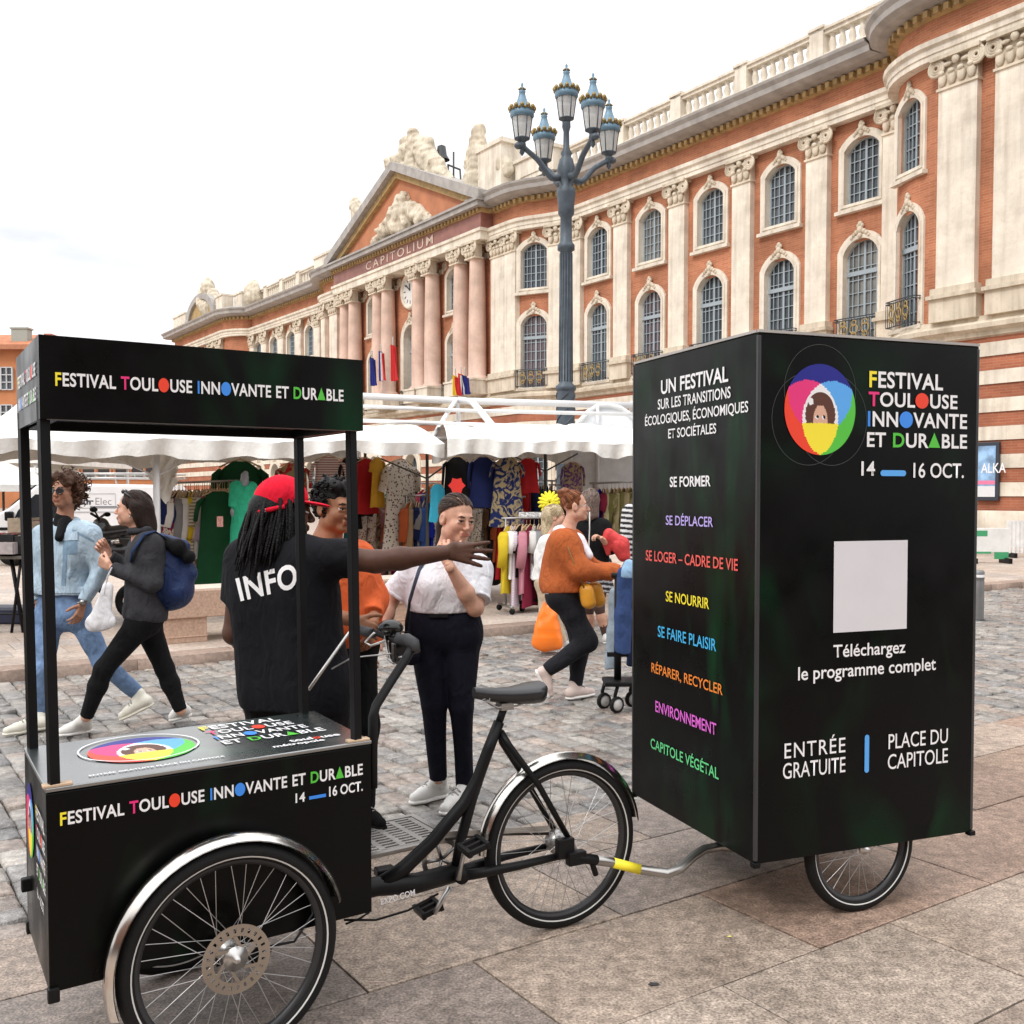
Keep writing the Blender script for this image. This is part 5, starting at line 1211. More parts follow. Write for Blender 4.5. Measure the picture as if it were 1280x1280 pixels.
flag('flag', 'yellow and red flag, leftmost of the three below the right-hand columns', 571, 468, 494, [FYE, FRD], 2.6); flag('flag', 'red and white flag between the yellow one and the navy one', 578, 466, 494, [FRD, FWH], 2.6); flag('flag', 'navy flag, rightmost of the three below the right-hand columns', 583, 468, 493, [FND, FBL], 2.6)

# ================================================================== town houses at the end of the square
def town_house():
    t = thing('brick_building', 'far orange brick town house with tiled roof and arcade at left end of the square', 'building', U(40, 640, 112) * 1.0)
    Y = 112; X0, X1 = U(-90, 600, Y).x, U(205, 600, Y).x; Z = 17.2; br = M_('pale_brick', (.50, .20, .085), .85, var=.15, scale=.5); mb = MB()
    mb.box(((X0 + X1) / 2, Y + 6, Z / 2), (X1 - X0, 12, Z)); P('brick_wall', mb, br, t, True)
    mb = MB(); mb.box(((X0 + X1) / 2, Y + 5.6, Z + .25), (X1 - X0 + 1.2, 13.4, .5)); mb.box(((X0 + X1) / 2, Y - .1, 7.1), (X1 - X0, .3, .4)); P('cornice', mb, M_('brick_trim', (.42, .17, .09), .8), t, True)
    mb = MB(); xr = U(17, 600, Y).x; a = [(X0, Y - .8, Z + .5), (xr + 4.5, Y - .8, Z + .5), (xr + 2, Y + 6, Z + 2.6), (X0, Y + 6, Z + 2.6)]; mb._add(a + [(X0, Y + 12, Z + .5), (xr + 4.5, Y + 12, Z + .5)], [(0, 1, 2, 3), (3, 2, 5, 4), (1, 5, 2)]); roof = P('roof', mb, M_('roof_tiles', (.46, .17, .08), .85, var=.35, scale=2.5, bump=.6, bscale=4), t, True)
    for px, w_, y0, c in ((27, 1.75, 412, (.34, .37, .33)), (63, .55, 420, (.40, .16, .11))):
        q = U(px, y0, Y + 2); mb = MB(); mb.box((q.x, Y + 2, (q.z + Z) / 2), (w_, 1.2, q.z - Z)); mb.box((q.x, Y + 2, q.z + .08), (w_ + .25, 1.4, .16)); P('chimney', mb, plain('chimney_render', c, .9), roof, True)
    mb0 = MB(); mb0.box((0, .22, 0), (1.15, .1, 2.3)); pane = mb0.mesh('pane', PANE); mb1 = MB()
    for x in (-.62, .62, 0): mb1.box((x, .1, 0), (.13 if x else .09, .3, 2.4))
    for z in (-1.2, -.4, .4, 1.2): mb1.box((0, .12, z), (1.25, .24, .10))
    fr_ = mb1.mesh('window_frame', plain('frame_pale', (.55, .57, .58), .6))
    for px in (-60, -34, -8, 8, 36, 62, 90, 118, 146, 174):
        for py in (473, 520):
            q = U(px, py, Y - .22); o = link('window', fr_, t, True); o.matrix_basis = Matrix.Translation((q.x, Y - .22, q.z)); link('pane', pane, o).color = (.06, .07, .08, 1)
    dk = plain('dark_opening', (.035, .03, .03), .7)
    for px, kind in ((-20, 1), (7, 1), (66, 1), (90, 0), (111, 0), (130, 0), (152, 2), (172, 2), (190, 2)):
        q = U(px, 580, Y); mb = MB(); hw = 1.3 if kind == 1 else .75; zb = q.z - 1.6
        ol = [(q.x - hw, zb), (q.x + hw, zb)] + ([(q.x + hw * cos(pi * k / 10), q.z + .2 + hw * sin(pi * k / 10)) for k in range(11)] if kind == 1 else [(q.x + hw, q.z + 1.3), (q.x - hw, q.z + 1.3)])
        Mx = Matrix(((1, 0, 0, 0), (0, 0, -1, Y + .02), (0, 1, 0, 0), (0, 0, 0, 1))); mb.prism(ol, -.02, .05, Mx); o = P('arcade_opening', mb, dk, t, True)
        mb = MB(); rim = [Vector((x, Y - .06, z)) for x, z in ol]; mb.tube(rim, .14, 4, closed=True); P('arch_rim', mb, M_('rim_brick', (.58, .28, .16), .8), o, True)
town_house()

# ================================================================== street lamp with five lanterns
lamp = thing('street_lamp', 'grey-blue cast iron street lamp with five crowned lanterns', 'street lamp', (U(707, 600, 18).x, 18, PZ)); LX = U(707, 600, 18).x
IRN = M_('lamp_iron', (.075, .095, .115), .5, .25, var=.2, scale=8, bump=.15, bscale=30); LBL = M_('lantern_blue', (.15, .25, .33), .45, .2, var=.2, scale=8); LGL = M_('lantern_glass', (.60, .60, .58), .12, spec=.8, alpha=.72); LGO = M_('lamp_gold', (.26, .18, .06), .4, .5)
LMx = Matrix.Translation((LX, 18, 0)); zz = lambda py: CZ + (617 - py) * 18 / 1280
mb = MB(); mb.lathe([(.30, PZ), (.30, .5), (.24, .6), (.26, .9), (.19, 1.1), (.165, 1.6), (.155, zz(490))], 20, LMx)
mb.lathe([(.155, zz(490)), (.18, zz(488)), (.18, zz(484)), (.118, zz(480)), (.105, zz(318)), (.15, zz(316)), (.15, zz(310)), (.105, zz(306)), (.10, zz(276)), (.14, zz(272)), (.14, zz(262)), (.165, zz(248)), (.165, zz(242)), (.11, zz(238)), (.14, zz(230)), (.16, zz(218)), (.12, zz(206)), (.08, zz(202)), (.10, zz(198)), (.055, zz(192)), (.05, zz(172)), (.075, zz(166)), (.07, zz(160))], 20, LMx)
for k in range(4):
    mb.tube([Vector((LX + .162 * cos(t_), 18 + .162 * sin(t_), 1.6 + (zz(492) - 1.6) * j / 40)) for j in range(41) for t_ in (2 * pi * k / 4 + j * .28,)], .012, 5)
P('post', mb, IRN, lamp, True)
for k in range(14):
    a_ = 2 * pi * k / 14; mb = None
mb = MB()
for k in range(14): a_ = 2 * pi * k / 14; mb.tube([(LX + .116 * cos(a_), 18 + .116 * sin(a_), zz(478)), (LX + .104 * cos(a_), 18 + .104 * sin(a_), zz(320))], .011, 5)
P('flutes', mb, IRN, lamp, True)
def lantern_meshes():
    A = MB(); A.lathe([(.02, -.16), (.05, -.12), (.03, -.06), (.085, -.02), (.11, .0), (.15, .03)], 12); base = A.mesh('lantern_base', IRN)
    A = MB(); A.lathe([(.145, .03), (.205, .46)], 12); gl = A.mesh('lantern_glass', LGL)
    A = MB()
    for k in range(6): a_ = 2 * pi * k / 6; A.tube([(.147 * cos(a_), .147 * sin(a_), .03), (.208 * cos(a_), .208 * sin(a_), .46)], .011, 5)
    A.lathe([(.15, .02), (.165, .03), (.15, .05)], 12); bars = A.mesh('lantern_bars', IRN)
    A = MB(); A.lathe([(.215, .45), (.245, .48), (.245, .60), (.19, .62), (.15, .68), (.085, .86), (.06, .95), (.075, .98), (.045, 1.01), (.05, 1.06), (.02, 1.08), (.03, 1.12), (.004, 1.17)], 16); cap = A.mesh('lantern_cap', LBL)
    A = MB()
    for k in range(12):
        a_ = 2 * pi * k / 12; A.sphere((.248 * cos(a_), .248 * sin(a_), .64), (.045, .045, .055), 6, 5); A.sphere((.25 * cos(a_ + .26), .25 * sin(a_ + .26), .60), (.03, .03, .03), 6, 4)
    for k in range(6): a_ = 2 * pi * k / 6; A.sphere((.06 * cos(a_), .06 * sin(a_), 1.03), .024, 6, 4)
    crown = A.mesh('lantern_crown', LGO)
    A = MB(); A.sphere((0, 0, .22), (.05, .05, .09), 10, 8); bulb = A.mesh('bulb', plain('bulb_white', (.8, .78, .7), .3)); return base, (('lantern_glass', gl), ('lantern_bars', bars), ('lantern_cap', cap), ('lantern_crown', crown), ('bulb', bulb))
lb, ls = lantern_meshes(); zl0 = zz(191)
def lantern(x, y, z):
    o = link('lantern', lb, lamp, True); o.matrix_basis = Matrix.Translation((x, y, z)) @ Matrix.Scale(.83, 4)
    for n_, m_ in ls: link(n_, m_, o)
lantern(LX, 18, zz(158))
for dx, dy in ((-.77, -.36), (-.36, .77), (.77, .36), (.40, -.77)):
    lantern(LX + dx, 18 + dy, zl0); mb = MB(); pts = []
    for k in range(13): u_ = k / 12; pts.append(Vector((LX + dx * u_, 18 + dy * u_, zz(222) + (-.12 * sin(pi * min(1, u_ * 1.6)) + (.34 * max(0, u_ - .35) / .65) if True else 0))))
    mb.tube(pts, [.075, .07, .062, .058, .055, .052, .05, .05, .048, .046, .045, .045, .05], 10); e = pts[-1]; mb.sphere(e + Vector((dx, dy, 0)) * .08, (.075, .075, .06), 10, 8); mb.lathe([(.01, -.16), (.045, -.11), (.03, -.05), (.07, 0), (.06, .06), (.035, .10)], 10, Matrix.Translation(e)); mb.tube([e, Vector((e.x, e.y, zl0 - .1))], .035, 8); P('arm', mb, IRN, lamp, True)

# ================================================================== the arcaded side of the square behind the viewer, unseen, added to darken reflections
def rear_block():
    t = thing('arcade_building', 'unseen long brick building with shutters closing the square behind the viewpoint', 'building', (0, -34, 0)); mb = MB(); mb.box((-5, -40, 8), (130, 12, 16)); P('wall', mb, M_('rear_brick', (.34, .15, .09), .9, var=.2, scale=.6), t, True)
    mb = MB(); mb.box((-5, -40, 16.6), (132, 14, 1.2)); P('roof', mb, M_('rear_tiles', (.22, .10, .06), .9), t, True); a = MB(); a.box((0, 0, 0), (1.3, .2, 2.4)); wn = a.mesh('window', PANE); b_ = MB(); b_.box((0, 0, 0), (3.4, .3, 4.2)); ar = b_.mesh('arch', plain('arcade_dark', (.03, .025, .022), .8))
    for k in range(24):
        x = -64 + k * 5.2
        for z in (7.5, 11.5): o = link('window', wn, t, True); o.color = (.05, .06, .07, 1); o.matrix_basis = Matrix.Translation((x, -33.95, z))
        o = link('arch', ar, t, True); o.matrix_basis = Matrix.Translation((x, -33.9, 2.15))
rear_block()
# ================================================================== people
SK_D = skin('skin_deep', (.085, .036, .022)); SK_B = skin('skin_brown', (.30, .135, .072)); SK_M = skin('skin_tan', (.40, .20, .125)); SK_F = skin('skin_fair', (.60, .335, .235))
WHITE_SH = plain('shoe_white', (.72, .71, .68), .55); SOLE_W = plain('sole_white', (.80, .79, .76), .6)
CREAM = plain('shoe_cream', (.70, .68, .58), .6)
DENIM_L = cloth('pale_denim', (.38, .49, .58), bscale=400, wr=.45, var=.25); DENIM_B = cloth('blue_denim', (.15, .235, .39), bscale=400, wr=.4, var=.3); BLACK_C = cloth('black_cloth', (.0045, .0045, .0055)); NAVY_C = cloth('navy_cloth', (.0045, .005, .012))
def hairmat(n, c): return M_(n, c, .42, var=.35, scale=60, bump=.5, bscale=150, spec=.2)
H_BROWN, H_DARK, H_BLACK, H_RED, H_BLOND, H_ASH = hairmat('brown_hair', (.060, .026, .013)), hairmat('dark_brown_hair', (.020, .010, .007)), hairmat('black_hair', (.0045, .004, .004)), hairmat('auburn_hair', (.20, .065, .026)), hairmat('blonde_hair', (.52, .42, .27)), hairmat('ash_hair', (.17, .125, .105))

# ---- 1 woman in a denim jacket, walking to the left
a = Person('woman in pale denim jacket, jeans and dark glasses walking past behind the box', 7.25, SK_M, at=G(80, 905)); p = a.p
a.head(p(81, 614), yaw(-14, 1), k=1.03, neck=p(80, 652, .02))
sl, sr, hl, hr = p(115, 668, -.10), p(53, 668, .10), p(97, 768, -.05), p(62, 768, .06)
a.core(sl, sr, hl, hr, .95); a.arm(sl, p(127, 712, -.08), p(105, 752, -.18)); a.hand(p(103, 756, -.18), p(97, 775, -.24) - p(103, 756, -.18), (-.8, .3, 0), 'l', (.45, .5, .4))
a.arm(sr, p(46, 712, .12), p(48, 752, .0)); a.hand(p(48, 756, 0), (0, -.2, -1), (.6, .6, 0), 'r', (.45, .5, .4))
kr, ar, kl, al = p(54, 838, -.12), p(48, 893, -.08), p(127, 826, -.02), p(171, 866, .18)
a.leg(hr, kr, ar); a.leg(hl, kl, al); a.done()
q = SDF(.007); a.torso(q, sl, sr, p(100, 752, -.05), p(58, 752, .06), .028, 1.0)
q.cut(p(76, 742), (0, 0, -1)); q.disp = folds(3, 26, .0045, (1, 1, .5))
for S, E, Wr in ((sl, p(127, 712, -.08), p(105, 752, -.18)), (sr, p(46, 712, .12), p(48, 752, 0))): q.cone(S, E, .068, .060, .05); q.cone(E, Wr, .060, .047, .03, cutb=True)
jk = a.part('denim_jacket', q, DENIM_L)
q = SDF(.006); nk = p(80, 652, .02); q.cone(nk + ZZ * .02, nk - ZZ * .05, .066, .085, .03); q.cone(p(82, 655, -.06), p(74, 672, -.16), .05, .03, .03); a.part('black_scarf', q, BLACK_C)
q = SDF(.006)
for s_, x_ in ((sl, .07), (sr, -.07)): q.cone(nk + Vector((x_ * .7, .0, -.005)), nk + Vector((x_ * 1.1, -.13, -.075)), .026, .018, .02, (0, -1, .6), 1.8)
q.cone(nk + Vector((-.06, .03, .0)), nk + Vector((.07, .03, .0)), .035, .035, .02); a.part('collar', q, DENIM_L, jk)
q = SDF(.008); a.torso(q, sl, sr, hl, hr, .008, 1.0, ((.72, .48, .10), (.88, .62, .105), (1.02, .68, .105)))
for hp, kn, an in ((hr, kr, ar), (hl, kl, al)): q.cone(hp, kn, .092, .068, .04); q.cone(kn, an, .068, .056, .04, cutb=True)
q.cut(p(76, 735), ZZ); q.disp = folds(5, 22, .005, (.6, .6, 1)); je = a.part('jeans', q, DENIM_B)
a.shoe(G(58, 911), G(3, 921), p(48, 897, -.08), CREAM, CREAM); tq = G(150, 902); a.shoe(U(193, 881, tq.y + .05), tq, al, CREAM, CREAM, up=(.3, 0, 1))
q = SDF(.006); H = a.H
q.ell(H(0, -.03, .045), (.092, .104, .096), a.hR, .02)
for x in (-1, 1): q.cone(H(x * .080, -.03, .03), H(x * .082, -.025, -.06), .042, .034, .03); q.cone(H(x * .04, .045, .098), H(x * .080, .03, .05), .032, .028, .03)
q.cone(H(0, -.07, 0), H(0, -.06, -.08), .08, .06, .03); q.ell(H(0, .10, -.025), (.064, .06, .085), a.hR, .02, True)
f1, f2 = folds(11, 75, .012, n=6), folds(12, 160, .006, n=5); q.disp = lambda X, Y, Z: f1(X, Y, Z) + f2(X, Y, Z); ch_ = a.part('curly_hair', q, H_BROWN, it=0); curls(a, ch_, (0, -.03, .035), (.095, .105, .105), [H_BROWN, hairmat('brown_hair_light', (.115, .055, .028))], 120)
mb = MB()
for x in (-1, 1):
    mb.tube([H(x * .034 + .026 * cos(t), .101 - abs(x * .034 + .026 * cos(t)) * .16, .001 + .02 * sin(t)) for t in [2 * pi * k / 16 for k in range(16)]], .0026, 6, closed=True)
    mb.tube([H(x * .06, .094, .006), H(x * .078, .0, .01)], .0022, 5); mb._add([H(x * .034 + .024 * cos(t), .0995 - abs(x * .034 + .024 * cos(t)) * .16, .001 + .018 * sin(t)) for t in [2 * pi * k / 16 for k in range(16)]], [tuple(range(16))])
mb.tube([H(-.01, .101, .004), H(.01, .101, .004)], .002, 5); P('glasses', mb, MT['glass_dark'], a.t, True)
bv_ = bvh_of(jk); SEAM = cloth('denim_seam', (.20, .30, .40))
patch(jk, 'chest_pocket', bv_, ((78, 694), (96, 692), (97, 668), (79, 669)), SEAM, lift=.003); patch(jk, 'pocket_flap', bv_, ((76, 676), (97, 675), (97, 664), (77, 666)), DENIM_L, lift=.008)
patch(jk, 'front_placket', bv_, ((76, 740), (81, 740), (85, 672), (80, 672)), SEAM, 10, .004); patch(jk, 'side_pocket', bv_, ((84, 722), (86, 724), (96, 712), (94, 710)), SEAM, 5, .004); patch(jk, 'yoke_seam', bv_, ((90, 664), (117, 678), (118, 676), (91, 661)), SEAM, 8, .003)
patch(jk, 'hem_band', bv_, ((52, 742), (104, 741), (104, 732), (52, 733)), DENIM_L, 12, .005)
mb = MB(); mb.tube([p(103, 753, -.18) + Vector((.034 * cos(t), .034 * sin(t), 0)) for t in [2 * pi * k / 16 for k in range(16)]], .006, 6, closed=True); mb.lathe([(0, .012), (.018, .012), (.020, 0)], 14, zframe(p(103, 753, -.215), (0, -1, 0))); P('wristwatch', mb, MT['steel'], a.t, True)

# ---- 2 woman in a dark jacket
a = Person('woman in dark denim jacket and black leggings walking left in profile with arms folded up', 6.9, SK_F, at=G(160, 908)); p = a.p
a.head(p(165, 637), yaw(-82, 4), k=1.0, neck=p(176, 668, .0), nr=.048)
sl, sr, hl, hr = p(189, 682, -.16), p(180, 680, .17), p(182, 772, -.09), p(180, 772, .09)
a.core(sl, sr, hl, hr, .92); El, Wl, Er, Wr = p(191, 728, -.20), p(141, 710, -.16), p(178, 724, .2), p(137, 696, .06)
a.arm(sl, El, Wl); a.arm(sr, Er, Wr); a.hand(p(138, 709, -.15), p(122, 700, -.12) - p(139, 710, -.15), (.1, .8, .3), 'l', (1.0, 1.2, .9), .02, 1, (.9, .2, .6)); a.hand(p(135, 694, .05), p(126, 684, .03) - p(136, 696, .05), (.3, -.7, .2), 'r', (1.0, 1.2, .9), .02, 1, (.9, .2, .6))
kl, al, kr, ar = p(130, 836, -.12), p(108, 896, -.1), p(206, 836, .1), p(226, 888, .12); a.leg(hl, kl, al); a.leg(hr, kr, ar); a.done()
JD = cloth('charcoal_denim', (.036, .036, .041), bscale=400, var=.3); q = SDF(.007); a.torso(q, sl, sr, hl, hr, .030, .98)
q.cut(p(170, 771), (-.12, 0, -1)); q.disp = folds(21, 26, .005)
for S, E, W_ in ((sl, El, Wl), (sr, Er, Wr)): q.cone(S, E, .074, .062, .05); q.cone(E, W_, .062, .045, .03, cutb=True)
jk = a.part('dark_jacket', q, JD)
q = SDF(.006); nk = p(176, 666); q.cone(nk + Vector((-.05, -.05, .01)), nk + Vector((.05, -.05, .02)), .026, .03, .02); q.cone(nk + Vector((-.06, .05, .0)), nk + Vector((.05, .05, .02)), .026, .03, .02); q.cone(nk + Vector((.06, -.04, .02)), nk + Vector((.06, .05, .02)), .026, .03, .02); a.part('collar', q, JD, jk)
mb = MB(); bv_ = bvh_of(jk)
for x, y in ((143, 733), (141, 753), (139, 771 - 2)):
    h = onto(bv_, x, y, .004)
    if h: m2 = MB(); m2.lathe([(0, .004), (.009, .003), (.010, 0)], 12, zframe(h, (-.5, -.85, 0))); P('button', m2, MT['alu'], jk, True)
q = SDF(.008); a.torso(q, sl, sr, hl, hr, .004, .98, ((.80, .52, .10), (.92, .62, .106), (1.04, .68, .108)))
for hp, kn, an in ((hl, kl, al), (hr, kr, ar)): q.cone(hp, kn, .098, .062, .05); q.cone(kn, kn * .65 + an * .35, .062, .061, .03); q.cone(kn * .65 + an * .35, an, .061, .043, .03, cutb=True)
a.part('leggings', q, BLACK_C)
a.shoe(G(114, 915), G(70, 922), al, WHITE_SH, SOLE_W); tq = G(211, 903); a.shoe(U(240, 895, tq.y + .05), tq, ar, WHITE_SH, SOLE_W)
q = SDF(.006); H = a.H; q.ell(H(0, -.026, .042), (.084, .103, .091), a.hR, .02)
for x in (-1, 1): q.cone(H(x * .070, -.04, .02), H(x * .062, -.085, -.10), .040, .036, .04)
q.cone(H(0, -.09, .0), H(0, -.115, -.12), .060, .050, .04); q.ell(H(0, .115, -.03), (.085, .085, .098), a.hR, .02, True); f1 = folds(31, 60, .006, (1, 1, .15)); q.disp = f1; lh_ = a.part('long_hair', q, H_DARK); strands(a, lh_, (0, -.026, .042), (.085, .104, .092), (0, -.75, -.75), [H_DARK, hairmat('dark_brown_light', (.050, .028, .019))], 150, 120, .85, -.3, .0034, 9, 1.014, .11, .75)
mb = MB()
for x in (-1, 1): mb.sphere(H(x * .038, .055, .118), (.026 * 1.0, .012, .016), 10, 8, a.hR)
mb.tube([H(-.078, -.03, .07), H(-.07, .04, .112), H(.07, .04, .112), H(.078, -.03, .07)], .004, 6); P('sunglasses', mb, MT['glass_dark'], a.t, True)
mb = MB(); mb.sphere(H(-.0, .0, 0) + a.hR @ Vector((-.088, -.008, -.045)), .007, 8, 6); P('earring', mb, MT['alu'], a.t, True)
W2 = (El, Wl, a)
# backpack and tote she carries
bp = thing('backpack', 'navy blue rolltop backpack on the back of the walker in the dark jacket', 'backpack', p(210, 752, .02)); q = SDF(.007)
c0, c1 = p(207, 690, .0), p(216, 736, .0); q.cone(c0, c1, .115, .135, .05, (0, 1, 0), .8); q.cone(p(204, 676, 0), p(226, 682, 0), .045, .05, .05, None); q.cone(p(228, 686, 0), p(236, 716), .035, .05, .05); q.cone(p(198, 742), p(222, 744), .10, .085, .05); q.disp = folds(41, 20, .008)
o = sdf_obj('bag_body', q, cloth('navy_canvas', (.012, .026, .085), rough=.5, bump=.2, bscale=120), bp)
q = SDF(.006); q.cone(p(205, 679, -.09), p(205, 679, .09), .05, .05, .04); q.cone(p(222, 684, -.09), p(222, 684, .09), .058, .058, .04); q.cone(p(236, 696, -.07), p(236, 696, .07), .045, .045, .04); sdf_obj('flap', q, BLACK_C, bp)
mb = MB(); mb.tube([p(207, 673, -.12), p(193, 664, -.16), p(180, 668, -.235), p(165, 690, -.225), p(163, 702, -.2)], .020, 8, flat=.3); mb.tube([p(205, 673, .12), p(190, 663, .14), p(178, 668, .2), p(168, 690, .18)], .02, 8, flat=.3); P('shoulder_straps', mb, cloth('navy_web', (.014, .03, .08)), bp, True)
tt = thing('tote_bag', 'white cotton tote bag hanging from the arm of the woman in dark denim', 'tote bag', p(125, 790, -.2)); q = SDF(.006)
q.cone(p(134, 735, -.24), p(126, 776, -.24), .035, .07, .03, (0, 1, 0), 2.5); q.cone(p(116, 780, -.24), p(135, 776, -.24), .045, .05, .03, (0, 1, 0), 2.5); q.cut(p(120, 792, -.24), (-.25, 0, -1)); q.disp = folds(44, 24, .006, (1, 1, .3)); sdf_obj('bag_cloth', q, cloth('white_cotton', (.70, .70, .72)), tt)
mb = MB(); mb.tube([p(131, 742, -.25), p(134, 722, -.24), p(140, 709, -.22)], .010, 6, flat=.4); P('handle', mb, cloth('white_web', (.65, .65, .67)), tt, True)

# ---- 3 man in the INFO shirt, seen from behind, arm stretched out
a = Person('man with red cap and dreadlocks in black INFO shirt pointing with outstretched arm', 4.3, SK_D, at=G(372, 930)); p = a.p
a.head(p(357, 640), yaw(112, -2), k=1.05, neck=p(345, 682, .02), nr=.056, male=True)
sl, sr, hl, hr = p(304, 700, .12), p(392, 694, -.12), p(338, 862, .10), p(404, 862, -.06)
a.core(sl, sr, hl, hr, 1.05); Er, Wr = p(470, 702, -.14), p(557, 691, -.1); a.arm(sr, Er, Wr, .056, .045, .030); a.hand(p(559, 690, -.1), p(603, 692, -.1) - p(559, 689, -.1), (.15, .95, -.12), 'r', (.12, .12, .1), .17, 1.08, (.8, .15, .6))
El, Wl = p(292, 792, .1), p(325, 818, .38); a.arm(sl, El, Wl, .056, .045, .03); a.hand(Wl, (.5, .6, .1), (0, 0, -1), 'l')
kl, kr = p(342, 985, .1), p(404, 985, -.02); al, ar = Vector((hl.x - .02, hl.y + .03, .08)), Vector((hr.x + .03, hr.y + .02, .08)); kl = hl * .5 + al * .5; kr = hr * .5 + ar * .5
a.leg(hl, kl, al, .09, .06, .042); a.leg(hr, kr, ar, .09, .06, .042); a.done()
q = SDF(.0065); a.torso(q, sl, sr, hl, hr, .026, 1.05, ((-.05, .62, .048), (.08, .72, .075), (.22, .66, .105), (.38, .62, .11), (.55, .60, .112), (.72, .64, .115), (.88, .74, .118), (1.05, .82, .12)))
q.cone(sl, sl * .42 + El * .58, .080, .078, .05, cutb=True); q.cone(sr, sr * .35 + Er * .65, .082, .083, .06, cutb=True); q.cone(p(345, 688, .02), p(345, 700, .02), .07, .09, .04); q.cut(p(380, 884), (0, 0, -1)); f0 = folds(52, 17, .0065, (1, 1, .35)); q.disp = f0
ts = a.part('t_shirt', q, cloth('black_jersey', (.0055, .0058, .0085), bscale=300, wr=.3)); bv_ = bvh_of(ts)
lay_text(ts, bv_, 'INFO', ((301, 752), (372, 735), (370, 703), (294, 723)), MT['white'], .025)
q = SDF(.009)
for hp, kn, an in ((hl, kl, al), (hr, kr, ar)): q.cone(hp, kn, .112, .09, .05); q.cone(kn, an, .09, .075, .05, cutb=True)
q.cone(hl, hr, .12, .12, .05); a.part('trousers', q, BLACK_C)
for an in (al, ar): a.shoe(Vector((an.x - .05, an.y - .06, 0)), Vector((an.x + .10, an.y + .16, 0)), an, BLACK_C, BLACK_C)
H = a.H; cap = SDF(.0045); CR = a.hR @ Matrix.Rotation(radians(-12), 3, 'X')
cap.ell(H(0, -.018, .052), (.093, .112, .098), a.hR, .01); cap.cut(H(0, 0, .030), a.hR @ Vector((0, .26, -1))); cap.ell(H(.02, -.135, .012), (.030, .05, .020), a.hR, .01, True); cap.disp = folds(61, 30, .002)
RED = cloth('red_cotton', (.66, .008, .030), bscale=300); co = a.part('red_cap', cap, RED)
br = SDF(.004); br.cone(H(-.045, .085, .040), H(.045, .085, .040), .05, .05, .02, a.hR @ Vector((0, .15, 1)), 7); br.cone(H(-.03, .135, .034), H(.03, .135, .034), .045, .045, .02, a.hR @ Vector((0, .2, 1)), 7); a.part('cap_brim', br, RED, co)
mb = MB(); mb.tube([H(x, y, .028 + .26 * y) for x, y in ((.094, -.02), (.088, -.07), (.06, -.112), (0, -.128), (-.06, -.112), (-.088, -.07))], .010, 8); P('cap_strap', mb, RED, co, True)
mb = MB(); mb.box(H(.074, -.098, .006), (.022, .006, .014), frame((0, 0, 0), a.hR @ Vector((.75, .65, 0))).to_3x3()); P('cap_label', mb, MT['white'], co, True)
lk = MB(); random.seed(33)
for i in range(135):
    an = random.uniform(-2.35, 2.35) + pi * 1.5; zz = random.uniform(-.03, .055); st = H(.084 * cos(an), -.022 + .098 * sin(an), zz); ou = (st - H(0, -.02, zz)).normalized(); L_ = random.uniform(.15, .27); pts = [st]
    d = (ou * .55 - ZZ * .7); back = a.hR @ Vector((0, -1, 0))
    for j in range(6):
        d = (d * .72 - ZZ * .42 + back * .05 + Vector((random.uniform(-.14, .10), random.uniform(-.12, .12), 0))).normalized(); pts.append(pts[-1] + d * L_ / 6)
    lk.tube(pts, [.0066 * random.uniform(.8, 1.25)] * 5 + [.005, .0025], 6)
P('dreadlocks', lk, H_BLACK, a.t, True)
q = SDF(.006); q.ell(H(0, -.03, .02), (.086, .098, .085), a.hR, .02); q.cone(H(0, -.075, 0), H(.0, -.085, -.10), .075, .07, .05); q.ell(H(0, .10, -.03), (.09, .085, .10), a.hR, .02, True); a.part('hair_base', q, H_BLACK)

# ---- 4 man in the orange sweatshirt
a = Person('black-haired man in bright orange sweatshirt beside the man in the red cap', 4.98, SK_B, at=G(445, 895)); p = a.p
a.head(p(419, 635), yaw(50, -4), k=1.06, neck=p(409, 676, .02), nr=.057, male=True)
sl, sr, hl, hr = p(450, 700, .13), p(388, 702, -.12), p(446, 800, .08), p(408, 800, -.06)
a.core(sl, sr, hl, hr); El, Wl, Er, Wr = p(466, 748, .10), p(466, 779, -.08), p(396, 764, -.2), p(443, 776, -.26)
a.arm(sl, El, Wl, .05, .04, .028); a.hand(p(466, 781, -.08), p(461, 800, -.13) - p(466, 781, -.08), (-.7, .4, 0), 'l', (.5, .5, .4)); a.arm(sr, Er, Wr, .05, .04, .028); a.hand(Wr, (.8, 0, -.5), (0, .8, -.3), 'r', (.5, .5, .4))
al, ar = Vector((hl.x + .02, hl.y, .08)), Vector((hr.x + .02, hr.y - .03, .08)); kl, kr = hl * .5 + al * .5 + Vector((.02, -.03, 0)), hr * .5 + ar * .5 + Vector((.02, -.03, 0)); a.leg(hl, kl, al); a.leg(hr, kr, ar); a.done()
OR = cloth('orange_fleece', (.72, .135, .040), bscale=200); q = SDF(.007); a.torso(q, sl, sr, hl, hr, .032, 1.0); q.disp = folds(71, 28, .006)
for S, E, W_, e_ in ((sl, El, Wl, .7), (sr, Er, Wr, .6)): q.cone(S, E, .078, .068, .05); q.cone(E, E * (1 - e_) + W_ * e_, .068, .056, .04, cutb=True)
q.cut(p(425, 806), (0, 0, -1)); q.cone(p(409, 680, .02), p(409, 694, .02), .07, .09, .04); a.part('sweatshirt', q, OR)
q = SDF(.009)
for hp, kn, an in ((hl, kl, al), (hr, kr, ar)): q.cone(hp, kn, .098, .08, .05); q.cone(kn, an, .08, .066, .04, cutb=True)
q.cone(hl, hr, .11, .11, .05); a.part('trousers', q, BLACK_C)
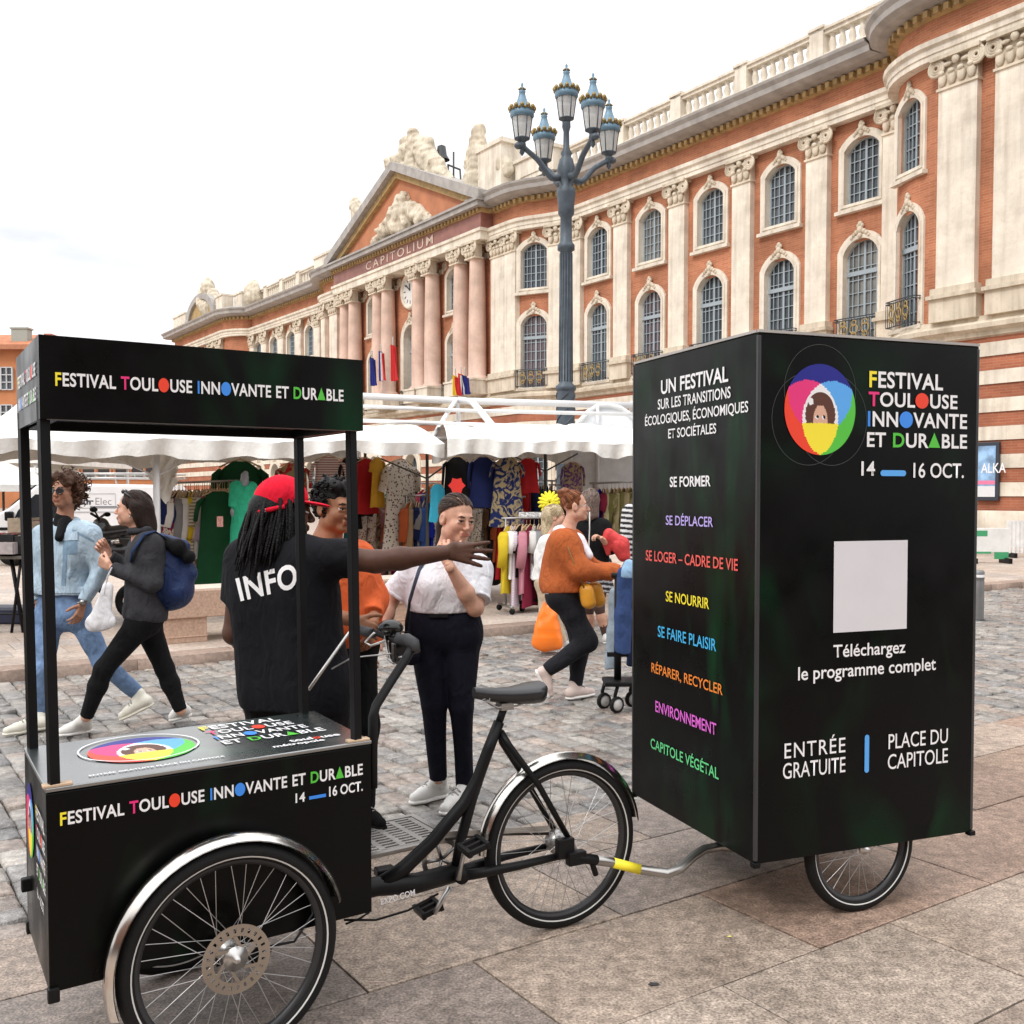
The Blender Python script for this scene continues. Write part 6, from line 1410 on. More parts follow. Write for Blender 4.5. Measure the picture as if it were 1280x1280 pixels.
for an in (al, ar): a.shoe(Vector((an.x - .05, an.y + .05, 0)), Vector((an.x + .13, an.y - .12, 0)), an, BLACK_C, BLACK_C)
H = a.H; q = SDF(.0048); q.ell(H(0, -.018, .058), (.083, .104, .090), a.hR, .02); q.cone(H(-.04, .045, .098), H(.04, .045, .10), .024, .024, .03); q.ell(H(0, -.06, -.0), (.078, .055, .07), a.hR, .02)
q.ell(H(0, .125, .0), (.10, .075, .075), a.hR, .015, True); q.ell(H(0, .06, -.05), (.12, .075, .075), a.hR, .015, True); f1 = folds(81, 90, .007, n=6); q.disp = f1; sh_ = a.part('short_hair', q, H_BLACK, it=0); curls(a, sh_, (0, -.02, .05), (.084, .104, .094), [H_BLACK, hairmat('black_hair_light', (.014, .012, .011))], 170, 11, .55, .03, .007, .0042)

# ---- 5 woman in the white blouse
a = Person('woman in white blouse and high-waisted black trousers listening with hand at chin', 5.4, SK_F, at=G(560, 1003)); p = a.p
a.head(p(571, 649), yaw(36, -9), up=(.10, 0, 1), k=1.07, neck=p(559, 693, .03), nr=.052)
sl, sr, hl, hr = p(600, 712, .03), p(521, 708, .03), p(577, 796, .0), p(534, 794, .0)
a.core(sl, sr, hl, hr, .98); Er, Wr, El, Wl = p(488, 752, .05), p(474, 796, -.10), p(594, 760, -.10), p(561, 706, -.20)
a.arm(sr, Er, Wr, .052, .040, .026); a.hand(p(473, 799, -.10), p(466, 818, -.15) - p(473, 799, -.1), (.75, .2, -.1), 'r', (.35, .4, .35)); a.arm(sl, El, Wl, .052, .043, .026); a.hand(p(560, 703, -.2), p(553, 682, -.15) - p(561, 706, -.19), (.1, .95, 0), 'l', (.6, .9, .7))
kr, ar, kl, al = p(543, 880, -.05), p(548, 974, -.0), p(577, 885, -.05), p(581, 984, -.0); a.leg(hl, kl, al, .075, .045, .030); a.leg(hr, kr, ar, .075, .045, .030); a.done()
BL = cloth('white_poplin', (.76, .76, .80), rough=.75, var=.04, bump=.06, wr=.45); q = SDF(.0062); wl_, wr_ = p(583, 762), p(523, 760)
a.torso(q, sl, sr, wl_, wr_, .018, 1.0, ((-.06, .55, .045), (.08, .64, .068), (.25, .58, .090), (.45, .54, .098), (.65, .54, .102), (.85, .52, .096), (1.0, .50, .088)))
for x in (-1, 1): q.ell(p(560 + x * 17, 734, -.09), (.075, .062, .068), None, .06)
for S, E in ((sl, El), (sr, Er)): q.cone(S, S * .22 + E * .78, .068, .073, .05, cutb=True)
q.cut(p(555, 764), (0, 0, -1)); q.ell(p(559, 690, -.03), (.060, .075, .045), None, .02, True); f1 = folds(91, 24, .0055, (1, 1, .3)); q.disp = f1; bl = a.part('blouse', q, BL)
q = SDF(.006)
for S, E in ((sl, El), (sr, Er)): q.cone(S * .28 + E * .72, S * .2 + E * .8, .078, .079, .01, cutb=True, cuta=True)
a.part('cuffs', q, BL, bl)
q = SDF(.006); nk = p(559, 696, .0)
for x in (-1, 1): q.cone(nk + Vector((x * .066, .02, .012)), nk + Vector((x * .030, -.085, -.085)), .020, .014, .02)
q.cone(nk + Vector((-.06, .05, .02)), nk + Vector((.06, .05, .02)), .02, .02, .03); a.part('collar', q, BL, bl)
q = SDF(.0075); mw, mhh = (wl_ + wr_) / 2, (hl + hr) / 2
q.cone(wr_ + Vector((.055, 0, .015)), wl_ + Vector((-.06, 0, .015)), .106, .106, .04, (0, 1, 0), 1.05); q.cone(p(534, 794), p(577, 795), .112, .112, .06, (0, 1, 0), 1.0); q.cone(p(533, 778), p(574, 778), .112, .112, .06)
for hp, kn, an in ((hr, kr, ar), (hl, kl, al)): q.cone(hp - ZZ * .02, kn, .100, .062, .02); q.cone(kn, an, .062, .050, .012, cutb=True)
q.cut(p(555, 757), ZZ); q.disp = folds(93, 15, .005, (1, 1, .25)); pt = a.part('trousers', q, NAVY_C)
bv_ = bvh_of(pt); patch(pt, 'belt_tie', bv_, ((536, 772), (560, 772), (560, 762), (536, 762)), BLACK_C, 6, .012)
a.shoe(G(558, 995), G(512, 1007), ar, WHITE_SH, SOLE_W); a.shoe(G(588, 1001), G(552, 1021), al, WHITE_SH, SOLE_W)
H = a.H; q = SDF(.005); q.ell(H(0, -.022, .042), (.078, .099, .085), a.hR, .02); q.ell(H(0, .122, -.020), (.078, .086, .099), a.hR, .012, True); q.ell(H(0, .035, -.10), (.12, .08, .10), a.hR, .012, True); f1 = folds(95, 110, .0016, (.25, 1, 1)); q.disp = f1; CB = hairmat('combed_brown', (.040, .024, .018)); hr_ = a.part('combed_hair', q, CB); strands(a, hr_, (0, -.022, .041), (.0785, .0995, .0855), (0, -1, -.2), [CB, hairmat('combed_light', (.095, .062, .045)), hairmat('combed_dark', (.022, .013, .010))], 230, 116, .50, -.38, .0026)
q = SDF(.006); q.cone(H(0, -.115, .0), H(-.01, -.13, -.06), .032, .030, .03); q.cone(H(-.01, -.13, -.06), p(546, 694, .10), .030, .018, .03); a.part('ponytail', q, H_DARK, hr_)
bv_ = bvh_of(bl); strap(a.t, 'bag_strap', bv_, ((546, 680), (534, 694), (524, 712), (517, 735), (512, 752)), .022, cloth('slate_web', (.06, .075, .11)))
mb = MB(); mb.tube([p(512, 752, -.08), p(509, 775, -.1), p(506, 800, -.1)], .008, 6); P('bag_strap_end', mb, BLACK_C, a.t, True)
hb2 = thing('handbag', 'small dark navy handbag hanging at the hip of the woman in the white blouse', 'handbag', p(508, 825, -.1)); q = SDF(.005); q.cone(p(497, 806, -.12), p(514, 806, -.12), .05, .05, .02, (0, 1, 0), 1.8); q.cone(p(497, 818, -.12), p(514, 820, -.12), .05, .05, .02, (0, 1, 0), 1.8); sdf_obj('bag_shell', q, NAVY_C, hb2)
mb = MB(); mb.tube([p(494, 800, -.13), p(498, 790, -.13), p(512, 790, -.13), p(516, 800, -.13)], .005, 6); P('handle', mb, BLACK_C, hb2, True)

# ---- 6 woman in the rust sweater, pushing a rail
a = Person('auburn-haired woman in rust sweater and dark jeans pushing a small clothes rail', 8.15, SK_F, at=G(718, 870)); p = a.p
a.head(p(719, 633), yaw(93, 2), k=1.03, neck=p(709, 664, 0), nr=.05)
sl, sr, hl, hr = p(713, 678, .17), p(704, 678, -.17), p(706, 744, .10), p(704, 744, -.10)
a.core(sl, sr, hl, hr, 1.02); Er, Wr, El, Wl = p(724, 712, -.22), p(770, 716, -.14), p(738, 712, .2), p(776, 712, .12); a.arm(sr, Er, Wr); a.hand(p(771, 716, -.14), (1, .1, -.12), (0, .1, -1), 'r', (.3, .5, .4), .1); a.arm(sl, El, Wl); a.hand(p(777, 712, .12), (1, 0, -.15), (0, 0, -1), 'l', (.3, .5, .4))
kl, al, kr, ar = p(726, 803, .08), p(719, 856, .08), p(735, 802, -.08), p(684, 838, -.05); a.leg(hl, kl, al, .09); a.leg(hr, kr, ar, .09); a.done()
RU = cloth('rust_knit', (.42, .105, .030), bump=.3, bscale=120); q = SDF(.0075); a.torso(q, sl, sr, p(705, 735, .11), p(703, 735, -.11), .045, 1.02); q.cone(p(697, 704), p(695, 724), .10, .12, .06)
for S, E, W_ in ((sl, El, Wl), (sr, Er, Wr)): q.cone(S, E, .085, .086, .06); q.cone(E, E * .25 + W_ * .75, .086, .055, .05); q.cone(E * .3 + W_ * .7, W_, .055, .042, .03, cutb=True)
q.cut(p(703, 738), (.1, 0, -1)); q.disp = folds(101, 22, .008); sw = a.part('sweater', q, RU)
q = SDF(.006); q.cone(p(703, 663, .0), p(718, 672, -.02), .078, .075, .05, ZZ, 1.7); q.cone(p(726, 680, -.05), p(735, 694, -.08), .05, .04, .04); a.part('white_collar', q, BL)
q = SDF(.008); q.cone(p(700, 738, -.08), p(706, 738, .08), .128, .128, .02); q.cut(p(703, 735), ZZ); q.cut(p(703, 741), -ZZ); a.part('shirt_hem', q, BL)
BJ = cloth('black_denim', (.014, .014, .018), bscale=300); q = SDF(.008); q.cone(p(701, 744, -.08), p(705, 744, .08), .125, .125, .05)
for hp, kn, an in ((hl, kl, al), (hr, kr, ar)): q.cone(hp, kn, .108, .076, .05); q.cone(kn, an, .076, .056, .04, cutb=True)
q.cut(p(703, 737), ZZ); q.disp = folds(103, 26, .005); a.part('jeans', q, BJ)
PKS = plain('shoe_blush', (.62, .50, .45), .6); a.shoe(G(708, 875), G(743, 869), al, PKS, SOLE_W); tq = G(685, 876); a.shoe(U(668, 838, tq.y), tq + ZZ * .01, ar, PKS, SOLE_W, up=(1, 0, .4))
H = a.H; q = SDF(.005); q.ell(H(0, -.022, .042), (.079, .099, .086), a.hR, .02); q.ell(H(0, .112, -.02), (.105, .085, .105), a.hR, .02, True); q.ell(H(0, .03, -.09), (.12, .07, .08), a.hR, .02, True); q.disp = folds(105, 90, .003, (1, 1, .3)); hh = a.part('auburn_hair', q, H_RED); strands(a, hh, (0, -.022, .042), (.080, .100, .087), (0, -.65, .75), [H_RED, hairmat('auburn_light', (.30, .11, .045)), hairmat('auburn_dark', (.11, .035, .016))], 170, 150, .75, -.55, .003, 5)
q = SDF(.005); q.ell(H(0, -.085, .10), (.055, .055, .048), a.hR, .02); q.disp = folds(106, 70, .008); a.part('hair_bun', q, H_RED, hh)
mb = MB(); mb.tube([H(.03, .088, .0), H(.06, .075, .004), H(.079, -.01, .006)], .002, 5); mb.tube([H(.034 + .022 * cos(t), .094 - .2 * (.034 + .022 * cos(t)), .0 + .017 * sin(t)) for t in [2 * pi * k / 12 for k in range(12)]], .0018, 5, closed=True); P('glasses', mb, MT['steel'], a.t, True)
yb = thing('handbag', 'mustard yellow leather handbag hanging in front of the woman in the rust sweater', 'handbag', p(740, 758, -.2)); q = SDF(.006); q.cone(p(733, 738, -.22), p(737, 753, -.22), .055, .06, .03, (.3, 1, 0), 1.2); q.cone(p(742, 736, -.1), p(748, 750, -.1), .06, .055, .03, (.3, 1, 0), 1.1); q.disp = folds(107, 30, .006); sdf_obj('bag_leather', q, M_('mustard_leather', (.62, .27, .02), .4, bump=.2), yb)
mb = MB(); mb.tube([p(730, 735, -.25), p(722, 715, -.3), p(712, 690, -.3), p(704, 668, -.2)], .006, 6); P('strap', mb, M_('tan_strap', (.25, .12, .03), .6), yb, True)

# ---- 7 blonde woman, 8 woman in black, 9 person in stripes
a = Person('older blonde woman in white top and beige trousers half hidden by the rust sweater', 10.7, SK_F, at=G(690, 812)); p = a.p
a.head(p(695, 646), yaw(85), k=1.0, neck=p(689, 668)); sl, sr, hl, hr = p(691, 681, .17), p(685, 681, -.17), p(685, 728, .1), p(683, 728, -.1); a.core(sl, sr, hl, hr)
El, Er, Wl, Wr = p(692, 706, .2), p(682, 708, -.2), p(700, 722, .2), p(686, 738, -.25); a.arm(sl, El, Wl, h=.009); a.arm(sr, Er, Wr, h=.009); a.hand(Wr, (.1, 0, -1), (1, 0, 0), 'r', (.9, 1.0, .6))
kl, kr, al, ar = p(690, 768, .1), p(684, 768, -.1), p(702, 802, .15), p(682, 806, -.1); a.leg(hl, kl, al); a.leg(hr, kr, ar); a.done()
q = SDF(.009); a.torso(q, sl, sr, hl, hr, .04, 1.0)
for S, E, W_ in ((sl, El, Wl), (sr, Er, Wr)): q.cone(S, E, .075, .065, .05); q.cone(E, W_, .065, .045, .04, cutb=True)
q.cut(p(684, 724), -ZZ); q.disp = folds(111, 22, .007); a.part('white_top', q, cloth('white_knit', (.74, .73, .72)))
q = SDF(.009); q.cone(hl, hr, .125, .125, .04)
for hp, kn, an in ((hl, kl, al), (hr, kr, ar)): q.cone(hp, kn, .105, .08, .05); q.cone(kn, an, .08, .065, .04, cutb=True)
q.cut(p(684, 718), ZZ); a.part('beige_trousers', q, cloth('beige_cotton', (.56, .47, .35)))
for an in (al, ar): a.shoe(Vector((an.x - .06, an.y, 0)), Vector((an.x + .18, an.y, 0)), an, WHITE_SH, SOLE_W)
H = a.H; q = SDF(.007); q.ell(H(0, -.03, .04), (.088, .105, .09), a.hR, .02); q.cone(H(0, -.08, 0), H(0, -.10, -.16), .075, .06, .05); q.ell(H(0, .115, -.03), (.10, .09, .105), a.hR, .02, True); q.disp = folds(113, 50, .006, (1, 1, .2)); bh_ = a.part('blonde_hair', q, H_BLOND); strands(a, bh_, (0, -.03, .04), (.090, .107, .092), (0, -.75, -.7), [H_BLOND, hairmat('blonde_dark', (.36, .27, .15))], 110, 120, .9, -.3, .004, 8, 1.012, .1, .8)
ob = thing('shopping_bag', 'orange translucent plastic carrier bag with red base carried low beside dark jeans', 'shopping bag', p(683, 816, -.35)); q = SDF(.008)
q.cone(p(688, 756, -.3), p(686, 784, -.3), .03, .11, .04, (0, 1, 0), 1.3); q.cone(p(674, 803, -.3), p(694, 803, -.3), .085, .085, .05, (0, 1, 0), 1.2); q.cone(p(684, 770, -.3), p(684, 796, -.3), .07, .15, .05, (0, 1, 0), 1.5); q.cone(p(680, 752, -.3), p(679, 770, -.3), .018, .04, .03); q.cone(p(691, 753, -.3), p(690, 770, -.3), .018, .04, .03); q.disp = folds(115, 30, .014, (1.2, 1, .3))
m, n, b = newmat('orange_plastic'); b.inputs['Base Color'].default_value = (.95, .22, .02, 1); b.inputs['Roughness'].default_value = .3; b.inputs['Transmission Weight'].default_value = .0; b.inputs['Subsurface Weight'].default_value = .35; b.inputs['Subsurface Radius'].default_value = (.1, .04, .01)
sdf_obj('bag_film', q, m, ob); mb = MB(); mb.tube([p(685, 760, -.3), p(683, 748, -.28), p(686, 739, -.26), p(690, 748, -.28), p(690, 760, -.3)], .008, 6); P('handle', mb, m, ob, True)

a = Person('woman with ash-brown hair in black top and zigzag skirt seen from behind', 11.3, SK_F, at=G(748, 806)); p = a.p
a.head(p(739, 626), yaw(150), k=1.03, neck=p(738, 648)); sl, sr, hl, hr = p(720, 658, .05), p(757, 658, -.05), p(730, 716, .04), p(753, 716, -.04); a.core(sl, sr, hl, hr)
Er, Wr, El, Wl = p(764, 686, -.1), p(752, 673, -.3), p(717, 688, .1), p(724, 712, .1); a.arm(sr, Er, Wr, h=.009); a.arm(sl, El, Wl, h=.009); a.hand(Wr, (-.6, -.4, .3), (0, 0, -1), 'r', (.8, .8, .5))
kl, kr, al, ar = p(736, 760, .1), p(749, 760, -.05), p(738, 802, .1), p(758, 798, -.05); a.leg(hl, kl, al); a.leg(hr, kr, ar); a.done()
q = SDF(.009); a.torso(q, sl, sr, hl, hr, .025)
for S, E, W_ in ((sl, El, Wl), (sr, Er, Wr)): q.cone(S, E, .066, .058, .05); q.cone(E, E * .6 + W_ * .4, .058, .05, .04, cutb=True)
q.cut(p(738, 702), -ZZ); a.part('black_top', q, BLACK_C)
q = SDF(.009); q.cone(p(731, 704), p(752, 704), .115, .115, .05); q.cone(p(731, 735, .02), p(753, 735, -.02), .13, .13, .05); q.cone(hl, hr, .125, .125, .05); q.cut(p(738, 697), ZZ); q.cut(p(738, 740), -ZZ)
def zig(V): s_ = np.sin(V[:, 2] * 120 + 2.2 * np.abs(((V[:, 0] * 9) % 2) - 1)) > .35; return np.where(s_[:, None], np.array([.40, .40, .42]), np.array([.012, .012, .014]))
a.part('zigzag_skirt', q, M_('skirt_cloth', (1, 1, 1), .85, attr=True), colfn=zig)
q = SDF(.009)
for hp, kn, an in ((hl, kl, al), (hr, kr, ar)): q.cone(hp, kn, .08, .052, .04); q.cone(kn, an, .054, .040, .04, cutb=True)
q.cut(hl, ZZ); a.part('stockings', q, M_('brown_stocking', (.07, .033, .025), .6))
for an in (al, ar): a.shoe(Vector((an.x - .02, an.y - .08, 0)), Vector((an.x + .06, an.y + .15, 0)), an, WHITE_SH, SOLE_W)
H = a.H; q = SDF(.007); q.ell(H(0, -.025, .04), (.09, .105, .092), a.hR, .02); q.cone(H(0, -.06, 0), H(0, -.07, -.15), .085, .075, .05); q.cone(H(.06, 0, 0), H(.06, -.01, -.16), .04, .035, .04); q.ell(H(0, .115, -.03), (.09, .09, .105), a.hR, .02, True); q.disp = folds(121, 55, .006, (1, 1, .15)); ah_ = a.part('ash_hair', q, H_ASH); strands(a, ah_, (0, -.025, .04), (.092, .107, .094), (0, -.8, -.6), [H_ASH, hairmat('ash_light', (.26, .20, .165))], 120, 130, .9, -.3, .004, 7, 1.012, .12, .8)
mb = MB(); mb.tube([p(737, 640, -.22), p(737, 660, -.20), p(736, 684, -.20), p(738, 700, -.2)], .007, 6); P('white_strap', mb, WHITE_SH, a.t, True)
rb = thing('folded_jacket', 'coral red padded jacket carried over the arm of the woman in black', 'jacket', p(770, 698, -.3)); q = SDF(.008); q.cone(p(762, 668, -.2), p(776, 680, -.2), .06, .08, .05); q.cone(p(774, 682, -.2), p(780, 694, -.2), .085, .07, .05); q.cone(p(757, 676, -.2), p(760, 692, -.2), .04, .03, .04); q.disp = folds(123, 16, .009, (1, 1, .4)); sdf_obj('jacket_cloth', q, cloth('coral_nylon', (.60, .06, .06), rough=.5), rb)

a = Person('person in black and white striped pullover and jeans at the edge of the trailer', 11.9, SK_F, at=G(797, 802)); p = a.p
a.head(p(803, 606), yaw(160), k=1.0, neck=p(801, 628)); sl, sr, hl, hr = p(785, 640, .05), p(818, 640, -.05), p(790, 712, .04), p(812, 712, -.04); a.core(sl, sr, hl, hr)
El, Wl = p(780, 676, -.05), p(786, 700, -.2); Er, Wr = p(822, 676, 0), p(818, 700, -.2); a.arm(sl, El, Wl, h=.01); a.arm(sr, Er, Wr, h=.01)
al, ar = Vector((hl.x, hl.y, .08)), Vector((hr.x, hr.y, .08)); a.leg(hl, hl * .5 + al * .5, al); a.leg(hr, hr * .5 + ar * .5, ar); a.hand(Wl, (0, 0, -1), (1, 0, 0), 'l'); a.done()
q = SDF(.008); a.torso(q, sl, sr, hl, hr, .03)
for S, E, W_ in ((sl, El, Wl), (sr, Er, Wr)): q.cone(S, E, .07, .06, .05); q.cone(E, W_, .06, .045, .04, cutb=True)
q.cut(p(800, 716), -ZZ); a.part('striped_pullover', q, M_('stripe_knit', (1, 1, 1), .85, attr=True), colfn=lambda V: np.where((np.sin(V[:, 2] * 105 + V[:, 0] * 9) > .05)[:, None], np.array([.62, .62, .62]), np.array([.010, .010, .014])))
q = SDF(.01); q.cone(hl, hr, .12, .12, .05); q.cone(hl, al, .1, .07, .05); q.cone(hr, ar, .1, .07, .05); q.cut(p(800, 704), ZZ); a.part('jeans', q, DENIM_B)
for an in (al, ar): a.shoe(Vector((an.x, an.y - .08, 0)), Vector((an.x + .05, an.y + .15, 0)), an, BLACK_C, BLACK_C)
H = a.H; q = SDF(.008); q.ell(H(0, -.025, .04), (.088, .104, .09), a.hR, .02); q.ell(H(0, .115, -.03), (.09, .09, .1), a.hR, .02, True); a.part('short_hair', q, H_DARK)
# ================================================================== the market
CANVAS = cloth('white_canvas', (.82, .81, .77), rough=.8, var=.10, scale=4, bump=.1, wr=.18); POLE_W = plain('white_pole', (.70, .70, .70), .35); RAIL = MT['steel']; DKP = plain('dark_pole', (.06, .055, .05), .5)
def awning(name, label, A, B, depth, zr, drop, scal, seed, posts, group):
    """market awning: front edge A-B, rising back to a ridge, scalloped valance, posts"""
    t = thing(name, label, 'awning', Vector((A.x, A.y, PZ)), 0, group); A, B = Vector(A), Vector(B); d = (B - A); bk = Vector((-d.y, d.x, 0)).normalized(); r = random.Random(seed); N_, K = 90, 14
    ph = [r.uniform(0, 6) for _ in range(8)]
    def wr(u_, v_): return .030 * sin(u_ * 17 + ph[0] + 3 * sin(v_ * 4 + ph[1])) + .016 * sin(u_ * 47 + v_ * 9 + ph[2]) + .007 * sin(u_ * 97 - v_ * 14 + ph[3])
    rows = []
    for i in range(N_ + 1):
        u_ = i / N_; e = A + d * u_; row = []
        sag = -.05 * abs(sin(pi * u_ * len(posts)))
        for k in range(K + 1):
            v_ = k / K; z = (zr - e.z) * sin(v_ * pi) ** .8; q = e + bk * depth * v_; row.append(Vector((q.x, q.y, e.z + z + sag * (1 - abs(2 * v_ - 1)) + wr(u_, v_) * (.5 + .5 * sin(pi * v_)))))
        rows.append(row)
    mb = MB(); mb.grid(rows); P('canopy', mb, CANVAS, t, True)
    for side, dep in ((0, 0), (K, 1)):
        mb = MB(); R_ = []
        for i in range(N_ * 2 + 1):
            u_ = i / (N_ * 2); base = rows[min(N_, i // 2)][side] if i % 2 == 0 else (rows[i // 2][side] + rows[min(N_, i // 2 + 1)][side]) / 2
            L_ = drop - scal * abs(sin(pi * u_ * d.length / .46)) ** .7 + .035 * sin(u_ * 9 + ph[4]) + .025 * sin(u_ * 31 + ph[5]) + .006 * sin(u_ * 77)
            w1 = .05 * sin(u_ * 47 + ph[6]) + .03 * sin(u_ * 101 + ph[7]); R_.append([base - bk * (w1 * q) * (1 if side == 0 else -1) - ZZ * L_ * q for q in (0, .33, .66, 1)])
        mb.grid(R_); P('valance', mb, CANVAS, t, True)
    for u_, v_, m_, rad in posts:
        q = A + d * u_ + bk * depth * v_; mb = MB(); mb.tube([Vector((q.x, q.y, PZ)), Vector((q.x, q.y, A.z + (B.z - A.z) * u_ + .1))], rad, 10)
        for s_ in (-1, 1):
            mb.tube([Vector((q.x, q.y, A.z - .38)), Vector((q.x, q.y, A.z - .10)) + d.normalized() * s_ * .55 + bk * .3], .012, 6)
        P('post', mb, m_, t, True)
    return t
AG = 'white market awnings'
awning('market_awning', 'wrinkled white market awning over the racks, running behind the trike roof', U(-60, 548, 10.8), U(556, 553, 13.5), 3.2, 2.62, .20, .025, 3, ((.37, .1, POLE_W, .04), (.0, .1, DKP, .03), (.985, .12, DKP, .022), (.93, .6, DKP, .022)), AG)
awning('market_awning', 'white market awning between the white-blouse woman and the tall trailer', U(559, 549, 13.4), U(880, 556, 13.9), 3.0, 2.66, .19, .02, 8, ((.45, .5, DKP, .025), (.98, .1, DKP, .025)), AG)
mb = MB(); rows = []; c0 = U(205, 560, 12.6)
for i in range(13): rows.append([c0 + Vector((-.16 + .32 * i / 12 + .03 * sin(k * 1.3), .05 * sin(i * 1.1 + k * .6), -.04 - .65 * k / 10 * (1 - .45 * abs(i / 6 - 1)))) for k in range(11)])
mb.grid(rows); tag(mb.build('hanging_cloth', CANVAS), 'loose corner of pale canvas hanging down beside the left clothes rail', 'cloth')
# big marquee far left and its neighbour parasol
def marquee(label, px0, px1, pyt, pyb, Y, group=None):
    t = thing('marquee', label, 'marquee', G((px0 + px1) / 2, 640) if False else Vector((U((px0 + px1) / 2, 600, Y).x, Y + 3, PZ)), 0, group); a, b = U(px0, pyb, Y), U(px1, pyb, Y); zt = U(0, pyt, Y + 3).z; zb = a.z; m = (a.x + b.x) / 2; n = 24; rows = []
    for i in range(n + 1):
        an = 2 * pi * i / n; cx, cy = cos(an), sin(an); s = 1 / max(abs(cx), abs(cy)); hx = (b.x - a.x) / 2
        rows.append([Vector((m + hx * cx * s * (1 - k / 10), Y + 3 + 3 * cy * s * (1 - k / 10), zb + (zt - zb) * (k / 10) ** 1.5)) for k in range(11)])
    mb = MB(); mb.grid(rows); P('tent_roof', mb, CANVAS, t, True); mb = MB(); mb.strip([r[0] for r in rows], [r[0] - ZZ * .5 for r in rows]); P('tent_skirt', mb, CANVAS, t, True)
    mb = MB(); 
    for x in (a.x + .1, b.x - .1):
        for y in (Y + .1, Y + 5.9): m2 = MB(); m2.tube([(x, y, PZ), (x, y, zb)], .04, 8); P('tent_pole', m2, POLE_W, t, True)
    return t
marquee('large white marquee with peaked roof at far left edge of the square', -70, 46, 470, 552, 24)
def parasol(label, px, py, Y, r, group):
    q = U(px, py, Y); t = thing('parasol', label, 'parasol', (q.x, q.y, PZ), 0, group); mb = MB(); mb.lathe([(.02, .55), (r * .5, .30), (r, 0), (r * .985, -.16)], 8, Matrix.Translation(q), smooth=False); P('parasol_cover', mb, CANVAS, t, True)
    mb = MB(); mb.tube([(q.x, q.y, PZ), (q.x, q.y, q.z + .6)], .03, 8); P('parasol_pole', mb, DKP, t, True)
parasol('white parasol half cut by left edge of the picture, beyond the stacked crates', 4, 606, 24, 1.3, 'white parasols far across the square'); parasol('white parasol between the two roof posts of the trike', 56, 592, 30, 1.1, 'white parasols far across the square')

# ---- bare tent frames standing behind the awnings
tf_ = thing('bare_tent', 'bare white tubular tent frame with a pointed arch rising above the awnings', 'tent frame', Vector((U(570, 600, 16.6).x, 16.6, PZ)))
def fbar(pts, r, nm, Y=16.6):
    mb = MB(); mb.tube([U(a, b, Y if len(q) == 0 else q[0]) for a, b, *q in pts], r, 10); return P(nm, mb, POLE_W, tf_, True)
fbar([(430, 494), (572, 501), (795, 507)], .055, 'ridge_tube'); fbar([(430, 507, 15.8), (572, 513, 15.8), (797, 518, 15.8)], .03, 'cross_tube'); fbar([(430, 525, 15.2), (572, 530, 15.2), (705, 534, 15.2)], .032, 'cross_tube'); fbar([(430, 545, 14.9), (572, 549, 14.9)], .03, 'cross_tube')
fbar([(538, 552, 15), (560, 515, 15.9), (568, 503, 16.4), (572, 500)], .036, 'arch_tube', 16.5); fbar([(574, 500, 16.5), (590, 502, 16.2), (604, 518, 15.7), (632, 552, 15)], .055, 'arch_tube', 16)
for px in (432, 572, 790): 
    q = U(px, 503, 16.6); mb = MB(); mb.tube([(q.x, 17.4, PZ), (q.x, 17.4, 2.3), (q.x, q.y, q.z)], .035, 8); P('upright', mb, POLE_W, tf_, True)
dm = thing('tent_gable', 'rounded white fabric tent end with arched tube frame beside the lamp post', 'tent', Vector((U(757, 600, 16.0).x, 16.0, PZ)))
oa = [(712, 620), (713, 545), (722, 530), (735, 515), (748, 507), (760, 506), (775, 510), (790, 520), (803, 535), (804, 620)]; pts = [U(a, b, 16.0) for a, b in oa]
mb = MB(); mb._add(pts + [p_ + Vector((0, .03, 0)) for p_ in pts], [tuple(range(len(pts)))] + [tuple(reversed(range(len(pts), 2 * len(pts))))]); P('gable_sheet', mb, M_('tent_sheet', (.72, .75, .78), .6), dm, True)
mb = MB(); mb.tube([p_ - Vector((0, .02, 0)) for p_ in pts], .04, 8); P('arch_tube', mb, POLE_W, dm, True); mb = MB(); mb.tube([U(747, 507, 15.96), U(747, 620, 15.96)], .03, 8); P('centre_tube', mb, POLE_W, dm, True)

